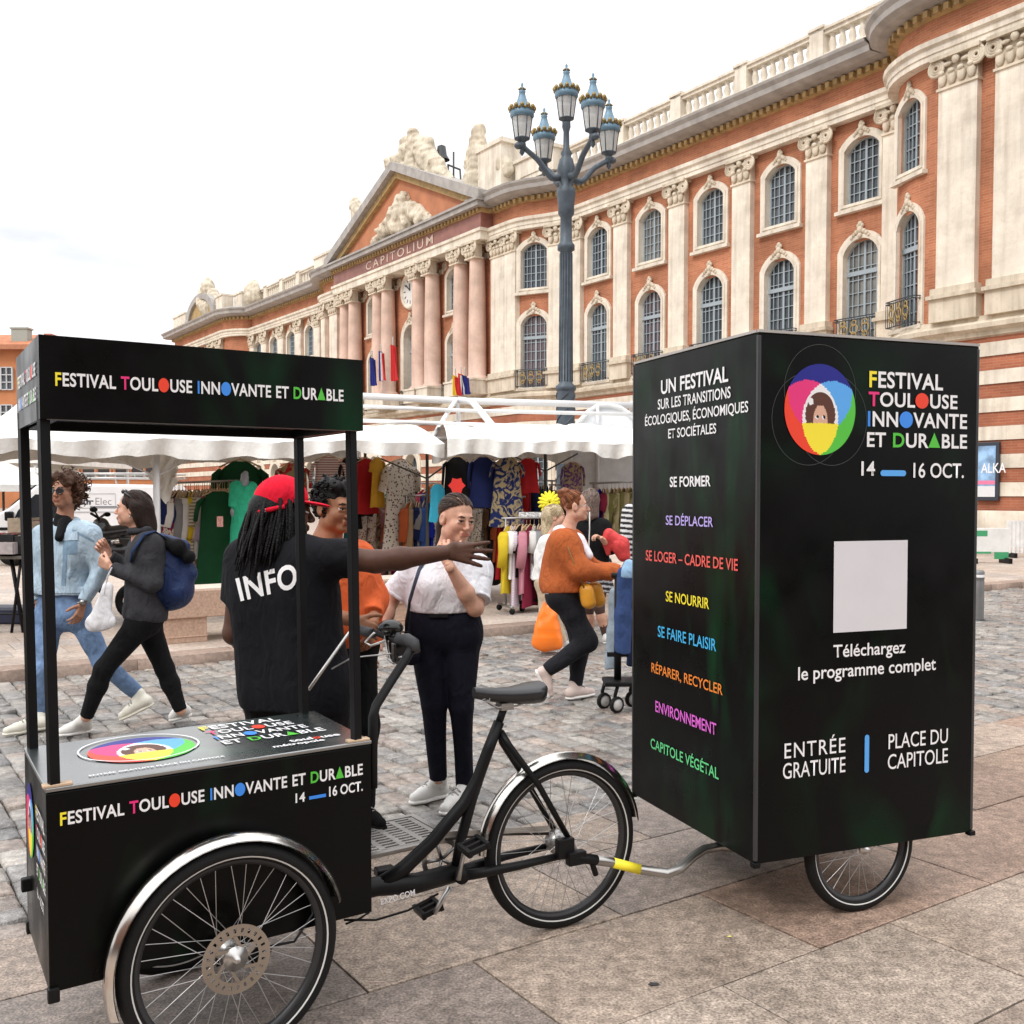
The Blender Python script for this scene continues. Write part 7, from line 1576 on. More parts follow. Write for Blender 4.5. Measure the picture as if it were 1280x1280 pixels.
# ---- clothes
GCOL = {}
def garment_mat(nm, pattern=None):
    m, n, b = newmat(nm); N = n.nodes; L = n.links; oi = N.new('ShaderNodeObjectInfo'); tc = N.new('ShaderNodeTexCoord'); b.inputs['Roughness'].default_value = .85; b.inputs['Specular IOR Level'].default_value = .2
    nz = N.new('ShaderNodeTexNoise'); nz.inputs['Scale'].default_value = 7; L.new(tc.outputs['Object'], nz.inputs['Vector']); mr = N.new('ShaderNodeMapRange'); mr.inputs['To Min'].default_value = .8; mr.inputs['To Max'].default_value = 1.2; L.new(nz.outputs['Fac'], mr.inputs['Value'])
    vm = N.new('ShaderNodeVectorMath'); vm.operation = 'SCALE'; L.new(oi.outputs['Color'], vm.inputs[0]); L.new(mr.outputs[0], vm.inputs['Scale']); src = vm.outputs[0]
    if pattern:
        if pattern == 'flower': t_ = N.new('ShaderNodeTexVoronoi'); t_.inputs['Scale'].default_value = 34; L.new(tc.outputs['Object'], t_.inputs['Vector']); fac = t_.outputs['Distance']; lo, hi = .30, .36
        elif pattern == 'stripe': t_ = N.new('ShaderNodeTexWave'); t_.inputs['Scale'].default_value = 9; t_.bands_direction = 'Z'; L.new(tc.outputs['Object'], t_.inputs['Vector']); fac = t_.outputs['Fac']; lo, hi = .5, .56
        else: t_ = N.new('ShaderNodeTexNoise'); t_.inputs['Scale'].default_value = 5; t_.inputs['Distortion'].default_value = 2.2; L.new(tc.outputs['Object'], t_.inputs['Vector']); fac = t_.outputs['Fac']; lo, hi = .46, .54
        r = N.new('ShaderNodeMapRange'); r.inputs['From Min'].default_value = lo; r.inputs['From Max'].default_value = hi; L.new(fac, r.inputs['Value']); mx = N.new('ShaderNodeMix'); mx.data_type = 'RGBA'; mx.inputs['B'].default_value = (.62, .57, .50, 1) if pattern != 'swirl' else (.34, .27, .15, 1); L.new(src, mx.inputs['A']); L.new(r.outputs[0], mx.inputs['Factor']); src = mx.outputs['Result']
    L.new(src, b.inputs['Base Color']); return m
GM = {k: garment_mat('garment_' + k, None if k == 'plain' else k) for k in ('plain', 'flower', 'stripe', 'swirl')}
HANGW = M_('hanger_wood', (.52, .36, .20), .5)
def hanger_mesh():
    mb = MB(); mb.tube([(0, 0, .0), (0, 0, .05), (.018, 0, .075), (.005, 0, .095), (-.015, 0, .085)], .003, 5); mb.tube([(-.19, 0, -.075), (-.1, 0, -.03), (0, 0, 0), (.1, 0, -.03), (.19, 0, -.075)], .009, 6); return mb.mesh('hanger', HANGW)
HANG = hanger_mesh()
def garment_mesh(kind, pat, seed):
    """hanging garment: origin at the hook, hangs down -z, width along x"""
    r = random.Random(seed); L_, hem, sl_, slw, nk = {'shirt': (.72, .25, .24, .085, .07), 'dress': (1.12, .30, .20, .08, .08), 'coat': (.92, .28, .62, .075, .06), 'tunic': (.86, .27, .40, .09, .07), 'vest': (.70, .24, 0, 0, .09)}[kind]
    mb = MB(); n, m = 22, 16; ph = [r.uniform(0, 6) for _ in range(4)]; rows = []
    for k in range(m + 1):
        v_ = k / m; z = -.02 - L_ * v_
        hw = nk + (.205 - nk) * min(1, (v_ * L_) / .10) if v_ * L_ < .10 else .205 + (hem - .205) * ((v_ * L_ - .10) / (L_ - .10)) - .02 * sin(pi * v_)
        zs = z if v_ * L_ > .10 else -.02 - L_ * v_
        th = .022 + .030 * min(1, v_ * 2); row = []
        for i in range(n + 1):
            a_ = 2 * pi * i / n; w = .012 * v_ * (sin(a_ * 5 + ph[0] + v_ * 2) + .7 * sin(a_ * 8 + ph[1])) ; row.append(Vector((hw * cos(a_), (th + w * 1.6) * sin(a_), zs + .012 * sin(a_ * 3 + ph[2]) * v_)))
        rows.append(row)
    mb.grid(rows); mb._add(rows[-1][:n], [tuple(range(n))]); 
    if sl_:
        for s in (-1, 1):
            pts = [Vector((s * .17, 0, -.105)), Vector((s * .225, .0, -.15)), Vector((s * (.245 + .02 * r.random()), .01 * s, -.15 - sl_ * .5)), Vector((s * (.24 + .04 * r.random()), .015, -.15 - sl_))]; mb.tube(pts, [slw * .7, slw * .8, slw * .72, slw * .66], 10, flat=.45)
    return mb.mesh(kind, GM[pat])
_gm = {}
def garment(kind, pat, col, loc, rz, label, group, k=1.0, hang=True):
    key = (kind, pat, random.randint(0, 2))
    if key not in _gm: _gm[key] = garment_mesh(kind, pat, hash(kind) % 97 * 0 + len(_gm) + 5)
    nm = {'shirt': 'shirt', 'dress': 'dress', 'coat': 'coat', 'tunic': 'tunic', 'vest': 'vest'}[kind]
    o = link(nm, _gm[key]); o.matrix_basis = Matrix.Translation(loc) @ Matrix.Rotation(rz, 4, 'Z') @ Matrix.Scale(k, 4); WM[o.name] = o.matrix_basis.copy(); o.color = (*col, 1); tag(o, label, nm, group)
    if hang: link('hanger', HANG, o)
    return o
CN = {'red': (.42, .018, .022), 'rust': (.40, .09, .03), 'navy': (.012, .02, .09), 'blue': (.05, .12, .42), 'black': (.008, .008, .009), 'white': (.68, .67, .64), 'yellow': (.70, .52, .03), 'olive': (.16, .15, .05), 'green': (.008, .060, .022), 'maroon': (.20, .015, .04), 'pink': (.62, .26, .32), 'cream': (.62, .54, .38), 'brown': (.12, .06, .03), 'grey': (.25, .25, .26), 'mauve': (.34, .16, .19), 'mustard': (.55, .30, .03), 'tan': (.42, .29, .17), 'orange': (.62, .16, .02), 'purple': (.13, .05, .16), 'royal': (.012, .035, .48), 'teal': (.02, .16, .17), 'khaki': (.34, .29, .16), 'lilac': (.5, .4, .55)}
def rack(label, pxa, pya, pxb, pyb, Ya, Yb, seq, gname, rz, kinds, ks=1.0, name='clothes_rail', base=True):
    """a rail on two uprights with garments hung along it"""
    a, b = U(pxa, pya, Ya), U(pxb, pyb, Yb); t = thing(name, label, 'clothes rail', Vector(((a.x + b.x) / 2, (a.y + b.y) / 2, PZ)), 0, None); d = (b - a).normalized(); sd = Vector((-d.y, d.x, 0)).normalized()
    mb = MB(); mb.tube([a - d * .06, b + d * .06], .014, 8); P('top_rail', mb, RAIL, t, True)
    for q in (a, b):
        mb = MB(); mb.tube([(q.x, q.y, PZ + .08), q], .014, 8)
        if base: mb.tube([Vector((q.x, q.y, PZ + .09)) - sd * .3, Vector((q.x, q.y, PZ + .09)) + sd * .3], .016, 8)
        u_ = P('upright', mb, RAIL, t, True)
        if base:
            for s in (-1, 1): mb = MB(); mb.lathe([(.001, -.014), (.038, -.014), (.042, 0), (.038, .014), (.001, .014)], 12, zframe(Vector((q.x, q.y, PZ + .042)) + sd * s * .28, sd)); P('castor', mb, MT['rubber'], u_, True)
    n = len(seq); ang = atan2(d.y, d.x)
    for i, (c, pat) in enumerate(seq):
        q = a + (b - a) * ((i + .5) / n); ck = c; k_ = random.uniform(.75, 1.2); col = tuple(x * k_ for x in CN[c]); kd = kinds[i % len(kinds)]
        garment(kd, pat, col, q - ZZ * .085 * ks + d * random.uniform(-.01, .01), ang + rz + random.uniform(-.16, .16), '%s %s hanging on the rail %s' % ({'plain': '', 'flower': 'speckled', 'stripe': 'striped', 'swirl': 'swirl patterned'}[pat] + (' ' if pat != 'plain' else '') + c, kd, gname), 'clothes on the rail ' + gname, ks * random.uniform(.94, 1.05))
    return t
Q = lambda s: [(x.split(':')[0], x.split(':')[1] if ':' in x else 'plain') for x in s.split()]
rack('long clothes rail left of the green dress, crowded with bright shirts', 207, 604, 292, 601, 13.2, 13.7, Q('navy red:flower white maroon navy grey cream white olive yellow khaki:stripe cream white lilac red white navy:stripe red purple white maroon green red navy white:stripe rust'), 'left of the green mannequin dress', radians(62), ['shirt', 'tunic', 'shirt', 'tunic'], 1.16)
rack('clothes rail behind the orange sweatshirt with long patterned dresses', 436, 622, 503, 622, 15.0, 15.2, Q('black teal grey maroon:flower red:flower cream:flower maroon:flower red:flower brown:swirl mauve rust red:flower maroon black:flower'), 'behind the man in orange', radians(66), ['dress', 'tunic', 'dress'], 1.02)
rack('clothes rail with blue shirts behind the woman in the white blouse', 508, 620, 548, 619, 14.6, 14.8, Q('rust tan navy grey blue blue royal maroon:flower'), 'with the blue shirts', radians(58), ['tunic', 'coat', 'tunic', 'shirt'], 1.0)
rack('clothes rail with red and black dresses right of the white blouse', 588, 622, 652, 621, 14.6, 14.8, Q('black:flower white:flower black:flower brown black rust red rust red red'), 'with the red dresses', radians(55), ['dress', 'dress', 'tunic'], .98)
rack('low round-ended clothes rail of pastel shirts beside the rust sweater', 632, 648, 690, 647, 13.4, 13.6, Q('yellow white lilac:stripe black pink tan maroon white grey mauve maroon:stripe white'), 'with the yellow shirt in front', radians(60), ['tunic', 'shirt', 'dress', 'shirt'], .98)
rack('high clothes rail with dark coats behind the yellow flower', 650, 600, 690, 601, 15.6, 15.8, Q('red red maroon black navy green navy navy black'), 'with the dark coats', radians(60), ['coat', 'tunic'], .8)
rack('clothes rail with olive and khaki shirts next to the tall trailer', 742, 604, 800, 602, 14.6, 14.8, Q('royal royal maroon khaki olive olive:swirl khaki olive khaki olive olive:swirl brown'), 'next to the tall trailer', radians(60), ['coat', 'tunic', 'shirt'], .86)
rack('far clothes rail of dark coats under the first awning', 452, 604, 545, 604, 16.6, 16.8, Q('black navy black brown maroon black:flower green black navy rust:flower black teal black maroon navy black'), 'far back under the first awning', radians(50), ['coat', 'dress', 'tunic'], 1.0)
rack('far clothes rail of mixed dark dresses under the second awning', 575, 603, 655, 603, 16.4, 16.6, Q('black:flower red black brown:swirl navy black maroon olive black rust red black'), 'far back under the second awning', radians(50), ['dress', 'tunic', 'coat'], 1.05)
rack('far clothes rail behind the ash-haired woman', 690, 606, 750, 606, 16.4, 16.6, Q('black grey black:flower brown navy khaki black maroon grey black'), 'behind the ash-haired woman', radians(50), ['tunic', 'coat'], 1.0)
HG = 'clothes hung high under the awnings'
def hung(kind, pat, c, px, py, Y, k, label, rz=0.1): q = U(px, py, Y); return garment(kind, pat, CN[c], q, rz, label, HG, k)
hung('tunic', 'plain', 'green', 300, 574, 14.2, 1.5, 'dark green tunic spread wide behind the mannequin'); hung('shirt', 'swirl', 'red', 366, 577, 14.2, .95, 'red shirt with pale scrawl hung behind the red cap'); hung('shirt', 'stripe', 'mauve', 411, 569, 14.2, .95, 'mauve striped blouse hung above the man in orange')
hung('dress', 'plain', 'black', 436, 570, 14.4, .9, 'black dress hung high behind the right front post of the trike', 1.0); hung('tunic', 'plain', 'red', 458, 572, 14.5, .9, 'dark red tunic hung high left of the ochre scarf', .9); hung('tunic', 'plain', 'black', 448, 572, 14.6, .95, 'black tunic hung high between a black dress and a red tunic', .8); hung('dress', 'plain', 'mustard', 472, 571, 14.4, .62, 'ochre dress hung high left of the pale patterned coat', 1.1)
hung('dress', 'flower', 'brown', 501, 573, 14.6, 1.35, 'long brown patterned coat hanging from the awning edge', .9); hung('coat', 'plain', 'black', 571, 570, 14.0, .78, 'blackish green pullover hung high above the white-blouse woman', .05); hung('tunic', 'plain', 'navy', 604, 570, 14.0, .80, 'navy pullover hung high beside the dark green one', .05)
hung('dress', 'swirl', 'navy', 634, 570, 13.9, .84, 'long scarf-like dress in blue and ochre swirls', .05); hung('shirt', 'plain', 'red', 660, 572, 14.2, .66, 'bright red shirt hung high beside the swirled dress', .1); hung('tunic', 'swirl', 'purple', 716, 577, 14.4, .62, 'purple and white patterned tunic hung above the ash-haired woman', .05)
hung('shirt', 'plain', 'orange', 541, 605, 15.4, .4, 'small orange top hung behind the turquoise strap top', .3); hung('vest', 'plain', 'teal', 547, 604, 13.8, .72, 'turquoise strap top hanging beside the head of the woman in white', .9)
hung('dress', 'plain', 'green', 274, 612, 13.0, 1.12, 'dark green long dress facing forward at the end of the left rail', .15)
bpy.data.objects['vest'].color = (.05, .42, .60, 1)
mb = MB(); q = U(275, 652, 12.6); mb.box(q, (.075, .006, .13)); tag(mb.build('price_tag', M_('tag_card', (.70, .35, .30), .6, var=.5, scale=60)), 'red and white price tag hanging on the dark green dress', 'price tag')
mb = MB(); q = U(571, 607, 13.5); ol = [((.085 if k % 2 else .115) * cos(2 * pi * k / 12), (.085 if k % 2 else .115) * sin(2 * pi * k / 12)) for k in range(12)]; mb.prism(ol, 0, .008, zframe(q, (0, -1, 0))); tag(mb.build('price_star', plain('star_red', (.70, .03, .02), .6)), 'red star-shaped price card on the dark pullover', 'price card')
mb = MB(); q = U(687, 628, 12.2); 
for ring_, n_, r_ in ((0, 16, .135), (1, 13, .10), (2, 9, .06)):
    for k in range(n_):
        a_ = 2 * pi * k / n_ + ring_ * .3; d_ = Vector((cos(a_), -.25 - .3 * ring_, sin(a_))); mb.sphere(q + Vector((cos(a_), 0, sin(a_))) * r_ * .6 - Vector((0, .02 * ring_, 0)), (r_ * .48, .012, .022), 8, 5, Matrix.Rotation(-a_, 3, 'Y'))
fl_o = mb.build('cloth_flower', plain('flower_yellow', (.88, .78, .03), .6)); tag(fl_o, 'big bright yellow cloth flower beside the auburn hair bun', 'flower'); 
mb = MB(); q = U(663, 643, 13.2); mb.box(q, (.30, .01, .06)); tag(mb.build('price_board', M_('board_print', (.62, .62, .62), .5, var=.6, scale=40)), 'white price strip lying along the top of the low rail', 'price board')
# ---- mannequin in the green shirt dress
mq = thing('mannequin', 'headless grey mannequin wearing a mint green shirt dress', 'mannequin', Vector((U(303, 600, 12.8).x, 12.8, PZ))); p12 = lambda a, b, dy=0: U(a, b, 12.8 + dy)
q = SDF(.008); q.cone(p12(306, 598), p12(304, 608), .05, .06, .03); q.cone(p12(296, 612), p12(312, 612), .075, .075, .06); q.cone(p12(298, 640), p12(309, 640), .10, .10, .06); q.cone(p12(306, 594), p12(307, 592), .048, .035, .02); sdf_obj('torso', q, plain('mannequin_grey', (.30, .33, .36), .35), mq)
q = SDF(.008); q.cone(p12(298, 611), p12(312, 612), .095, .095, .06); q.cone(p12(304, 612), p12(304, 640), .12, .13, .06, (0, 1, 0), 1.15); q.cone(p12(304, 640), p12(303, 690), .13, .165, .06, (0, 1, 0), 1.15); q.cone(p12(294, 608), p12(291, 634, -.05), .07, .06, .04, cutb=True); q.cone(p12(314, 609), p12(317, 630), .07, .06, .04, cutb=True); q.cut(p12(300, 689), -ZZ); q.ell(p12(306, 600, -.08), (.05, .09, .07), None, .02, True); q.disp = folds(131, 20, .008, (1, 1, .35)); sdf_obj('shirt_dress', q, cloth('mint_green', (.035, .42, .24)), mq)
mb = MB(); mb.tube([p12(304, 680), (p12(304, 680).x, 12.8, PZ + .03)], .016, 8); mb.lathe([(.001, .03), (.16, .03), (.17, .0)], 16, Matrix.Translation((p12(304, 680).x, 12.8, PZ))); P('stand', mb, MT['steel'], mq, True)

# ---- the small rail being pushed, in front of the crowd
pr = G(768, 889); Yp = 7.75; t = thing('rolling_rail', 'small black rolling rail with two pale-hubbed wheels by the trailer', 'clothes rail', U(772, 885, Yp) * 1.0); pz = U(770, 852, Yp).z
mb = MB(); c = U(782, 850, Yp); mb.box((c.x, c.y, pz), (.34, .26, .035)); P('base_plate', mb, MT['satin_black'], t, True, .008)
mb = MB(); c2 = U(772, 850, Yp); mb.tube([(c2.x, c2.y, pz), (c2.x, c2.y, 1.02)], .028, 10); mb.box((c2.x - .0, c2.y, U(0, 818, Yp).z), (.16, .05, .03)); mb.tube([(c2.x - .05, c2.y, 1.03), (c2.x + .25, c2.y, 1.03)], .02, 8); P('post', mb, MT['satin_black'], t, True)
for px, py, dy in ((755, 874, .05), (771, 881, -.1), (790, 876, .12)):
    q = U(px, py, Yp + dy); q.z = .062; ax = Vector((.55, -.83, 0)); mb = MB(); mb.lathe([(.044, -.016), (.060, -.014), (.064, 0), (.060, .014), (.044, .016)], 24, zframe(q, ax)); wv = P('wheel', mb, MT['rubber'], t, True); mb = MB(); mb.lathe([(.001, .012), (.046, .014), (.046, -.014), (.001, -.012)], 20, zframe(q, ax)); P('hub', mb, plain('hub_pale', (.55, .54, .52), .4), wv, True)
    mb = MB(); mb.tube([q - ax * .02, q - ax * .02 + ZZ * .07, (q.x + .01, q.y, pz)], .014, 8); P('fork', mb, MT['satin_black'], t, True)
def trouser_hang(label, px0, px1, py0, py1, Y, mat):
    q = SDF(.007); a, b = U(px0 + 8, py0, Y), U((px0 + px1) / 2 - 3, py1, Y); hw = (px1 - px0) / 2 * Y / 1280; q.cone(U((px0 + px1) / 2 + 2, py0 + 6, Y), U((px0 + px1) / 2, (py0 + py1) / 2, Y), hw * .75, hw * .95, .03, (0, 1, 0), 1.6); q.cone(U((px0 + px1) / 2, (py0 + py1) / 2, Y), U((px0 + px1) / 2 - 2, py1 - 6, Y), hw * .95, hw * .85, .03, (0, 1, 0), 1.6, cutb=True); q.disp = folds(int(px0), 30, .009, (1.2, 1, .12)); o = sdf_obj('denim_garment', q, mat); tag(o, label, 'denim garment')
trouser_hang('mid blue denim garment hanging on the small rolling rail', 768, 792, 712, 822, 7.72, cloth('rail_denim', (.035, .065, .17))); trouser_hang('pale grey-blue denim garment hanging at the back of the rolling rail', 757, 775, 735, 842, 7.95, cloth('grey_denim', (.30, .36, .42))); trouser_hang('blackish blue garment on the rolling rail against the trailer edge', 783, 800, 716, 838, 7.9, cloth('dark_denim', (.02, .03, .07))); trouser_hang('light blue folded garment laid over the top of the rolling rail', 778, 795, 700, 728, 7.6, cloth('sky_cotton', (.30, .48, .68)))
# loose wheeled rack foot standing on the plaza
mb = MB(); q = GP(664, 764); mb.tube([q + Vector((-.2, -.1, .12)), q + Vector((.15, .05, .16)), q + Vector((.2, .1, .12))], .022, 8); mb.lathe([(.001, -.02), (.055, -.02), (.06, 0), (.055, .02), (.001, .02)], 14, zframe(q + Vector((-.12, -.1, .06)), (1, -.4, 0))); mb.lathe([(.001, -.02), (.055, -.02), (.06, 0), (.055, .02), (.001, .02)], 14, zframe(q + Vector((.16, .05, .06)), (1, -.4, 0))); tag(mb.build('wheeled_foot', MT['satin_black']), 'black wheeled rack foot standing on the plaza below the pastel shirts', 'rack foot')

# ---- stone bench
bo = GP(205, 806); bench = thing('stone_bench', 'long pink granite bench with thick slab and block legs behind the walkers', 'bench', bo); PK = M_('pink_granite', (.47, .32, .235), .6, var=.2, scale=40, bump=.2, bscale=90)
def bq(a, b, z): return bo + UU * a + VV * b + ZZ * z
RU_ = frame((0, 0, 0), UU).to_3x3(); mb = MB(); mb.box(bq(1.6, .25, .405), (3.3, .56, .29), RU_); P('seat_slab', mb, PK, bench, True, .012)
for a_ in (.22, 2.9): mb = MB(); mb.box(bq(a_, .25, .13), (.46, .5, .26), RU_); mb.box(bq(a_, .25, .065), (.475, .515, .012), RU_); P('leg', mb, PK, bench, True, .008)
mb = MB(); mb.box(bq(1.6, .25, .556), (3.26, .52, .010), RU_); P('pale_top', mb, M_('pale_granite', (.66, .56, .47), .6, var=.12, scale=30), bench, True)  # thin sheet of paler granite over the seat slab

# ---- white van
def van():
    Y = 22.0; k = Y / 1280; x0, x1 = U(-22, 600, Y).x, U(207, 600, Y).x; t = thing('white_van', 'white panel van with ladder roof rack parked behind the walkers', 'van', ((x0 + x1) / 2, Y + .9, PZ)); z = lambda py: U(0, py, Y).z; X = lambda px: U(px, 600, Y).x
    wh = M_('van_white', (.80, .80, .81), .25, var=.03, coat=.4); side = [(X(-24), .45), (X(206), .45), (X(207), 1.0), (X(203), z(614)), (X(196), z(606)), (X(60), z(604)), (X(44), z(607)), (X(8), z(636)), (X(-18), z(648)), (X(-24), z(662))]
    Mx = Matrix(((1, 0, 0, 0), (0, 0, 1, Y), (0, 1, 0, 0), (0, 0, 0, 1))); mb = MB(); mb.prism(side, 0, 1.8, Mx); body = P('body', mb, wh, t, True, .06, None, 3)
    for nm, ol in (('side_window', [(17, 649), (22, 638), (44, 618), (50, 618), (50, 649)]), ('side_window', [(53, 649), (53, 618), (72, 618), (74, 649)])): mb = MB(); mb.prism([(X(a), z(b)) for a, b in ol], -.012, .01, Mx); P(nm, mb, MT['glass_dark'], body, True)
    mb = MB(); A = [(X(8) + .02, z(636) + .01), (X(44) - .02, z(607) - .01)]; mb._add([(A[0][0] - .03, Y + .1, A[0][1] + .03), (A[1][0] - .03, Y + .1, A[1][1] + .03), (A[1][0] - .03, Y + 1.7, A[1][1] + .03), (A[0][0] - .03, Y + 1.7, A[0][1] + .03)], [(0, 1, 2, 3)]); P('windscreen', mb, MT['glass_dark'], body, True)
    mb = MB(); mb.prism([(X(196), z(660)), (X(203), z(640)), (X(200), z(618)), (X(196), z(618))], -.012, .01, Mx); P('rear_lamp', mb, plain('lamp_dark', (.12, .02, .02), .3), body, True)
    mb = MB(); mb.box(((X(80) + X(190)) / 2, Y - .004, z(640)), (X(190) - X(80), .012, .025)); mb.box((X(78), Y - .004, z(635)), (.02, .012, .9)); P('door_seam', mb, plain('seam_grey', (.45, .45, .46), .5), body, True)
    mb = MB(); mb.box((X(-10), Y - .01, z(661)), (1.0, .03, .06)); P('side_strip', mb, MT['satin_black'], body, True); mb = MB(); mb.box((X(14), Y - .12, z(645)), (.12, .22, .2)); P('mirror', mb, MT['satin_black'], body, True, .03)
    ff = Face(Vector((0, Y, 0)), (1, 0, 0), (0, -1, 0))
    put_text(body, 'air', ff.M, X(100), z(631), X(117) - X(100), .13, plain('van_print', (.09, .09, .11), .4), bold=.03); put_text(body, 'Elec', ff.M, X(119), z(631), X(139) - X(119), .15, plain('van_print_thin', (.22, .22, .24), .4), bold=-.01)
    mb = MB(); mb.box((X(129), Y - .004, z(633.5)), (X(147) - X(113), .008, .03)); P('underline', mb, plain('van_print2', (.2, .2, .22), .4), body, True)
    mb = MB(); q = [Vector((X(a), Y - .006, z(b))) for a, b in ((98, 617), (144, 617), (144, 635), (98, 635))]; mb.tube(q, .006, 4, closed=True); P('print_frame', mb, plain('van_print3', (.5, .5, .5), .4), body, True)
    for px in (12, 172): mb = MB(); c = Vector((X(px), Y + .12, PZ + .32)); M2 = zframe(c, (0, -1, 0)); mb.lathe([(.19, -.1), (.31, -.1), (.325, 0), (.31, .1), (.19, .1)], 28, M2); w_ = P('wheel', mb, MT['rubber'], t, True); mb = MB(); mb.lathe([(.001, .08), (.15, .07), (.2, .10), (.2, -.1)], 20, M2); P('rim', mb, MT['alu'], w_, True)
    mb = MB(); zt = z(597)
    for yy in (Y + .2, Y + 1.5):
        mb.tube([(X(62), yy, zt), (X(204), yy, zt)], .025, 6); mb.tube([(X(62), yy, zt + .09), (X(204), yy, zt + .09)], .025, 6)
    for k_ in range(12): x_ = X(66 + k_ * 12.3); mb.tube([(x_, Y + .2, zt), (x_, Y + 1.5, zt)], .018, 6); mb.tube([(x_, Y + .2, zt), (x_, Y + .2, zt + .09)], .014, 5)
    for px in (80, 140, 195): mb.tube([(X(px), Y + .25, z(607)), (X(px), Y + .2, zt)], .02, 6)
    P('roof_rack', mb, MT['alu'], t, True)
van()
# ---- dark scooter standing between the walkers and the van
Y = 12.6; p2 = lambda a, b, d=0: U(a, b, Y + d); sc_ = thing('scooter', 'dark parked scooter glimpsed between the two women walking left', 'scooter', Vector((p2(140, 600).x, Y, PZ))); q = SDF(.012); q.cone(p2(124, 690), p2(160, 690), .16, .18, .08); q.cone(p2(122, 668), p2(120, 700), .12, .10, .06); q.cone(p2(135, 668), p2(165, 664), .10, .10, .06); q.ell(p2(126, 656), (.10, .08, .09), None, .05); sdf_obj('fairing', q, plain('scooter_black', (.012, .012, .014), .25, coat=.5), sc_)
mb = MB(); mb.tube([p2(114, 642, -.3), p2(124, 648), p2(132, 642, .3)], .016, 8); mb.tube([p2(124, 648), p2(119, 640, -.1), p2(118, 634, -.2)], .01, 6); mb.sphere(p2(117, 637, -.25), (.05, .015, .032), 10, 8); mb.sphere(p2(134, 643, .25), (.045, .015, .03), 10, 8); P('handlebar', mb, MT['satin_black'], sc_, True)
for px in (116, 166): mb = MB(); c = p2(px, 700); c.z = PZ + .23; mb.tube([c + Vector((.18 * cos(a_), 0, .18 * sin(a_))) for a_ in [2 * pi * k / 24 for k in range(24)]], .05, 8, closed=True); P('wheel', mb, MT['rubber'], sc_, True)
mb = MB(); mb.tube([p2(140, 678, -.2), p2(150, 676, -.2)], .035, 8); P('exhaust', mb, MT['chrome'], sc_, True)

# ---- table with crates at the left edge
Y = 11.4; p3 = lambda a, b, d=0: U(a, b, Y + d); zt = p3(30, 697).z
tb_ = thing('market_table', 'folding market table on crossed black legs under the crates at left edge', 'table', Vector((p3(10, 600).x, Y + .3, PZ))); xa, xb = p3(-60, 600).x, p3(66, 600).x; mb = MB(); mb.box(((xa + xb) / 2, Y + .35, zt), (xb - xa, .75, .035)); P('table_top', mb, M_('table_board', (.10, .09, .075), .6), tb_, True, .005)
for px in (-25, 8, 34, 56):
    for d_ in (0, .62):
        mb = MB(); mb.tube([(p3(px, 600).x, Y + .05 + d_, PZ), (p3(px + 14, 600).x, Y + .05 + d_, zt)], .016, 6); mb.tube([(p3(px + 14, 600).x, Y + .06 + d_, PZ), (p3(px, 600).x, Y + .06 + d_, zt)], .016, 6); P('leg', mb, MT['satin_black'], tb_, True)
mb = MB(); mb.tube([(xa, Y + .3, PZ + .18), (xb, Y + .3, PZ + .18)], .012, 6); P('stretcher', mb, MT['satin_black'], tb_, True)
def crate(label, px0, px1, py0, py1, dy, col, group='crates on the market table'):
    a, b = p3(px0, py1, dy), p3(px1, py0, dy); t = thing('crate', label, 'crate', ((a.x + b.x) / 2, a.y + .2, a.z), 0, group); m = M_('crate_board', col, .6, var=.2, scale=20); mb = MB(); w_, h_ = b.x - a.x, b.z - a.z; cx = (a.x + b.x) / 2
    for y in (a.y, a.y + .36): mb.box((cx, y, a.z + h_ / 2), (w_, .02, h_))
    for x in (a.x, b.x): mb.box((x, a.y + .18, a.z + h_ / 2), (.02, .34, h_))
    mb.box((cx, a.y + .18, a.z + .012), (w_ - .02, .34, .02)); P('crate_walls', mb, m, t, True, .004)
    mb = MB(); n = 9
    for k in range(n): x = a.x + .03 + (w_ - .06) * k / (n - 1); mb.cur = k % 3; mb.box((x, a.y + .18, a.z + h_ * .55), (w_ / n * .7, .30, h_ * random.uniform(.85, 1.02)))
    P('contents', mb, [plain('card_a', (.35, .30, .24), .7), plain('card_b', (.10, .10, .11), .6), plain('card_c', (.45, .12, .10), .6)], t, True); return t
crate('black crate at the very left edge of the table', -24, 17, 668, 694, .05, (.012, .012, .013)); crate('black crate right of another black one, behind the left roof post', 19, 46, 670, 693, .05, (.014, .014, .015)); crate('pale wooden crate stacked high at the back of the table', 10, 34, 648, 668, .4, (.46, .38, .28)); crate('grey-brown crate partly behind the two left roof posts', 36, 54, 652, 674, .4, (.30, .24, .18)); crate('small crate with printed pale front at the table front edge', -3, 16, 678, 693, -.05, (.40, .36, .36))
mb = MB(); q = GP(20, 778); mb.box((q.x, q.y, PZ + .10), (1.5, .4, .2)); tag(mb.build('storage_box', M_('navy_plastic', (.015, .02, .05), .5), bevel=.03), 'dark blue plastic storage box on the ground under the market table', 'storage box')
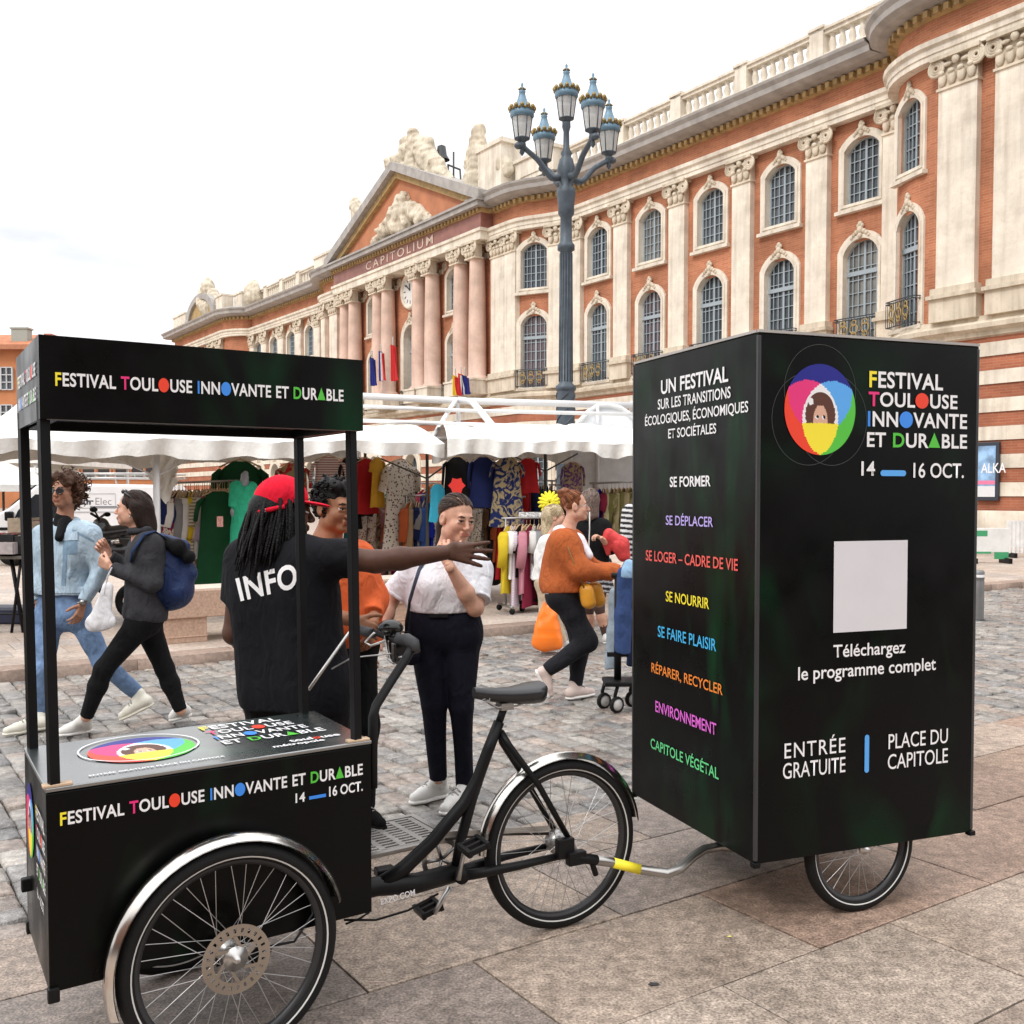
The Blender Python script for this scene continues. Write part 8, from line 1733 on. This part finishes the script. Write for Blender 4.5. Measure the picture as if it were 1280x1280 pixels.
# ---- right edge: poster, bollard, barriers
ps = thing('poster_case', 'framed blue poster on the brick and stone wall right of the trailer', 'poster', SP(1234, 625, 2.1)); a, b = SP(1220, 552, 2.12), SP(1249, 624, 2.12); zt_, zb_ = SP(1249, 552, 2.12).z, SP(1249, 626, 2.12).z; sa, sb = (a - F0).dot(VV), (SP(1249, 600, 2.12) - F0).dot(VV)
mb = MB(); fbox(mb, sb, sa, 2.06, 2.16, zb_, zt_); P('case_frame', mb, plain('case_dark', (.03, .035, .05), .4), ps, True, .02)
mb = MB(); fbox(mb, sb + .10, sa - .10, 2.15, 2.175, zb_ + .12, zt_ - .12); P('poster_print', mb, M_('poster_blue', (.22, .36, .55), .4, var=.8, scale=2.2), ps, True); mb = MB(); fbox(mb, sb + .10, sa - .10, 2.176, 2.18, zb_ + .5, zb_ + .62); P('poster_band', mb, plain('poster_pink', (.75, .2, .35), .4), ps, True)
mb = MB(); fbox(mb, sb + .10, sa - .10, 2.176, 2.18, zb_ + .12, zb_ + .45); P('poster_foot', mb, plain('poster_pale', (.70, .70, .72), .4), ps, True)
pf = Face(W(sa - .1, 2.18, zb_ + .75), -VV, -UU); put_text(ps, 'ALKA', pf.M, .12, .1, .8, .3, MT['white'], bold=.01)
q = G(1222, 774); bl_ = thing('bollard', 'short grey steel bollard at the kerb beside the trailer', 'bollard', q); mb = MB(); mb.lathe([(.075, 0), (.075, .50), (.07, .515), (.075, .53), (.075, .62), (.06, .645), (.001, .65)], 20, Matrix.Translation(q)); P('shaft', mb, M_('bollard_grey', (.20, .20, .20), .45, .5), bl_, True); mb = MB(); mb.lathe([(.077, .555), (.077, .59)], 20, Matrix.Translation(q)); P('band', mb, MT['white'], bl_, True)
def barrier(label, px0, px1, py0, py1, col, slats, group=None):
    a, b = GP(px0, py1), GP(px1, py1); h_ = (py1 - py0) * a.y / 1280; t = thing('barrier', label, 'barrier', (a + b) / 2, 0, group); d = b - a; R_ = frame((0, 0, 0), d).to_3x3()
    mb = MB(); mb.box((a + b) / 2 + ZZ * (h_ / 2 + .12), (d.length, .05, h_ - .24), R_); pnl = P('panel', mb, M_('barrier_panel', (.74, .75, .73), .6, var=.08), t, True, .01)
    mb = MB()
    if slats:
        for k in range(slats): mb.box(a + d * ((k + .5) / slats) + ZZ * (h_ / 2 + .06) - d.normalized().cross(ZZ) * -.0 - Vector((-d.y, d.x, 0)).normalized() * .035, (d.length / slats * .6, .02, h_ - .1), R_)
        P('slats', mb, M_('barrier_slat', (.80, .80, .79), .6), t, True)
    else:
        for u_, zz_, w_, hh in ((.25, .85, .4, .16), (.8, .22, .35, .2), (.3, .3, .5, .06)): mb.box(a + d * u_ + ZZ * (h_ * zz_) - Vector((-d.y, d.x, 0)).normalized() * .028, (d.length * w_, .004, h_ * hh), R_)
        P('green_print', mb, plain('barrier_green', col, .6), t, True)
    for u_ in (.08, .92): mb = MB(); mb.box(a + d * u_ + ZZ * .06, (.08, .5, .12), R_); P('foot', mb, MT['satin_black'], t, True, .01)
barrier('white barrier panel with green prints standing in front of the striped wall', 1210, 1261, 660, 704, (.05, .32, .14), 0); barrier('white slatted barrier fence at right edge of the picture', 1258, 1330, 651, 697, (.8, .8, .8), 14)
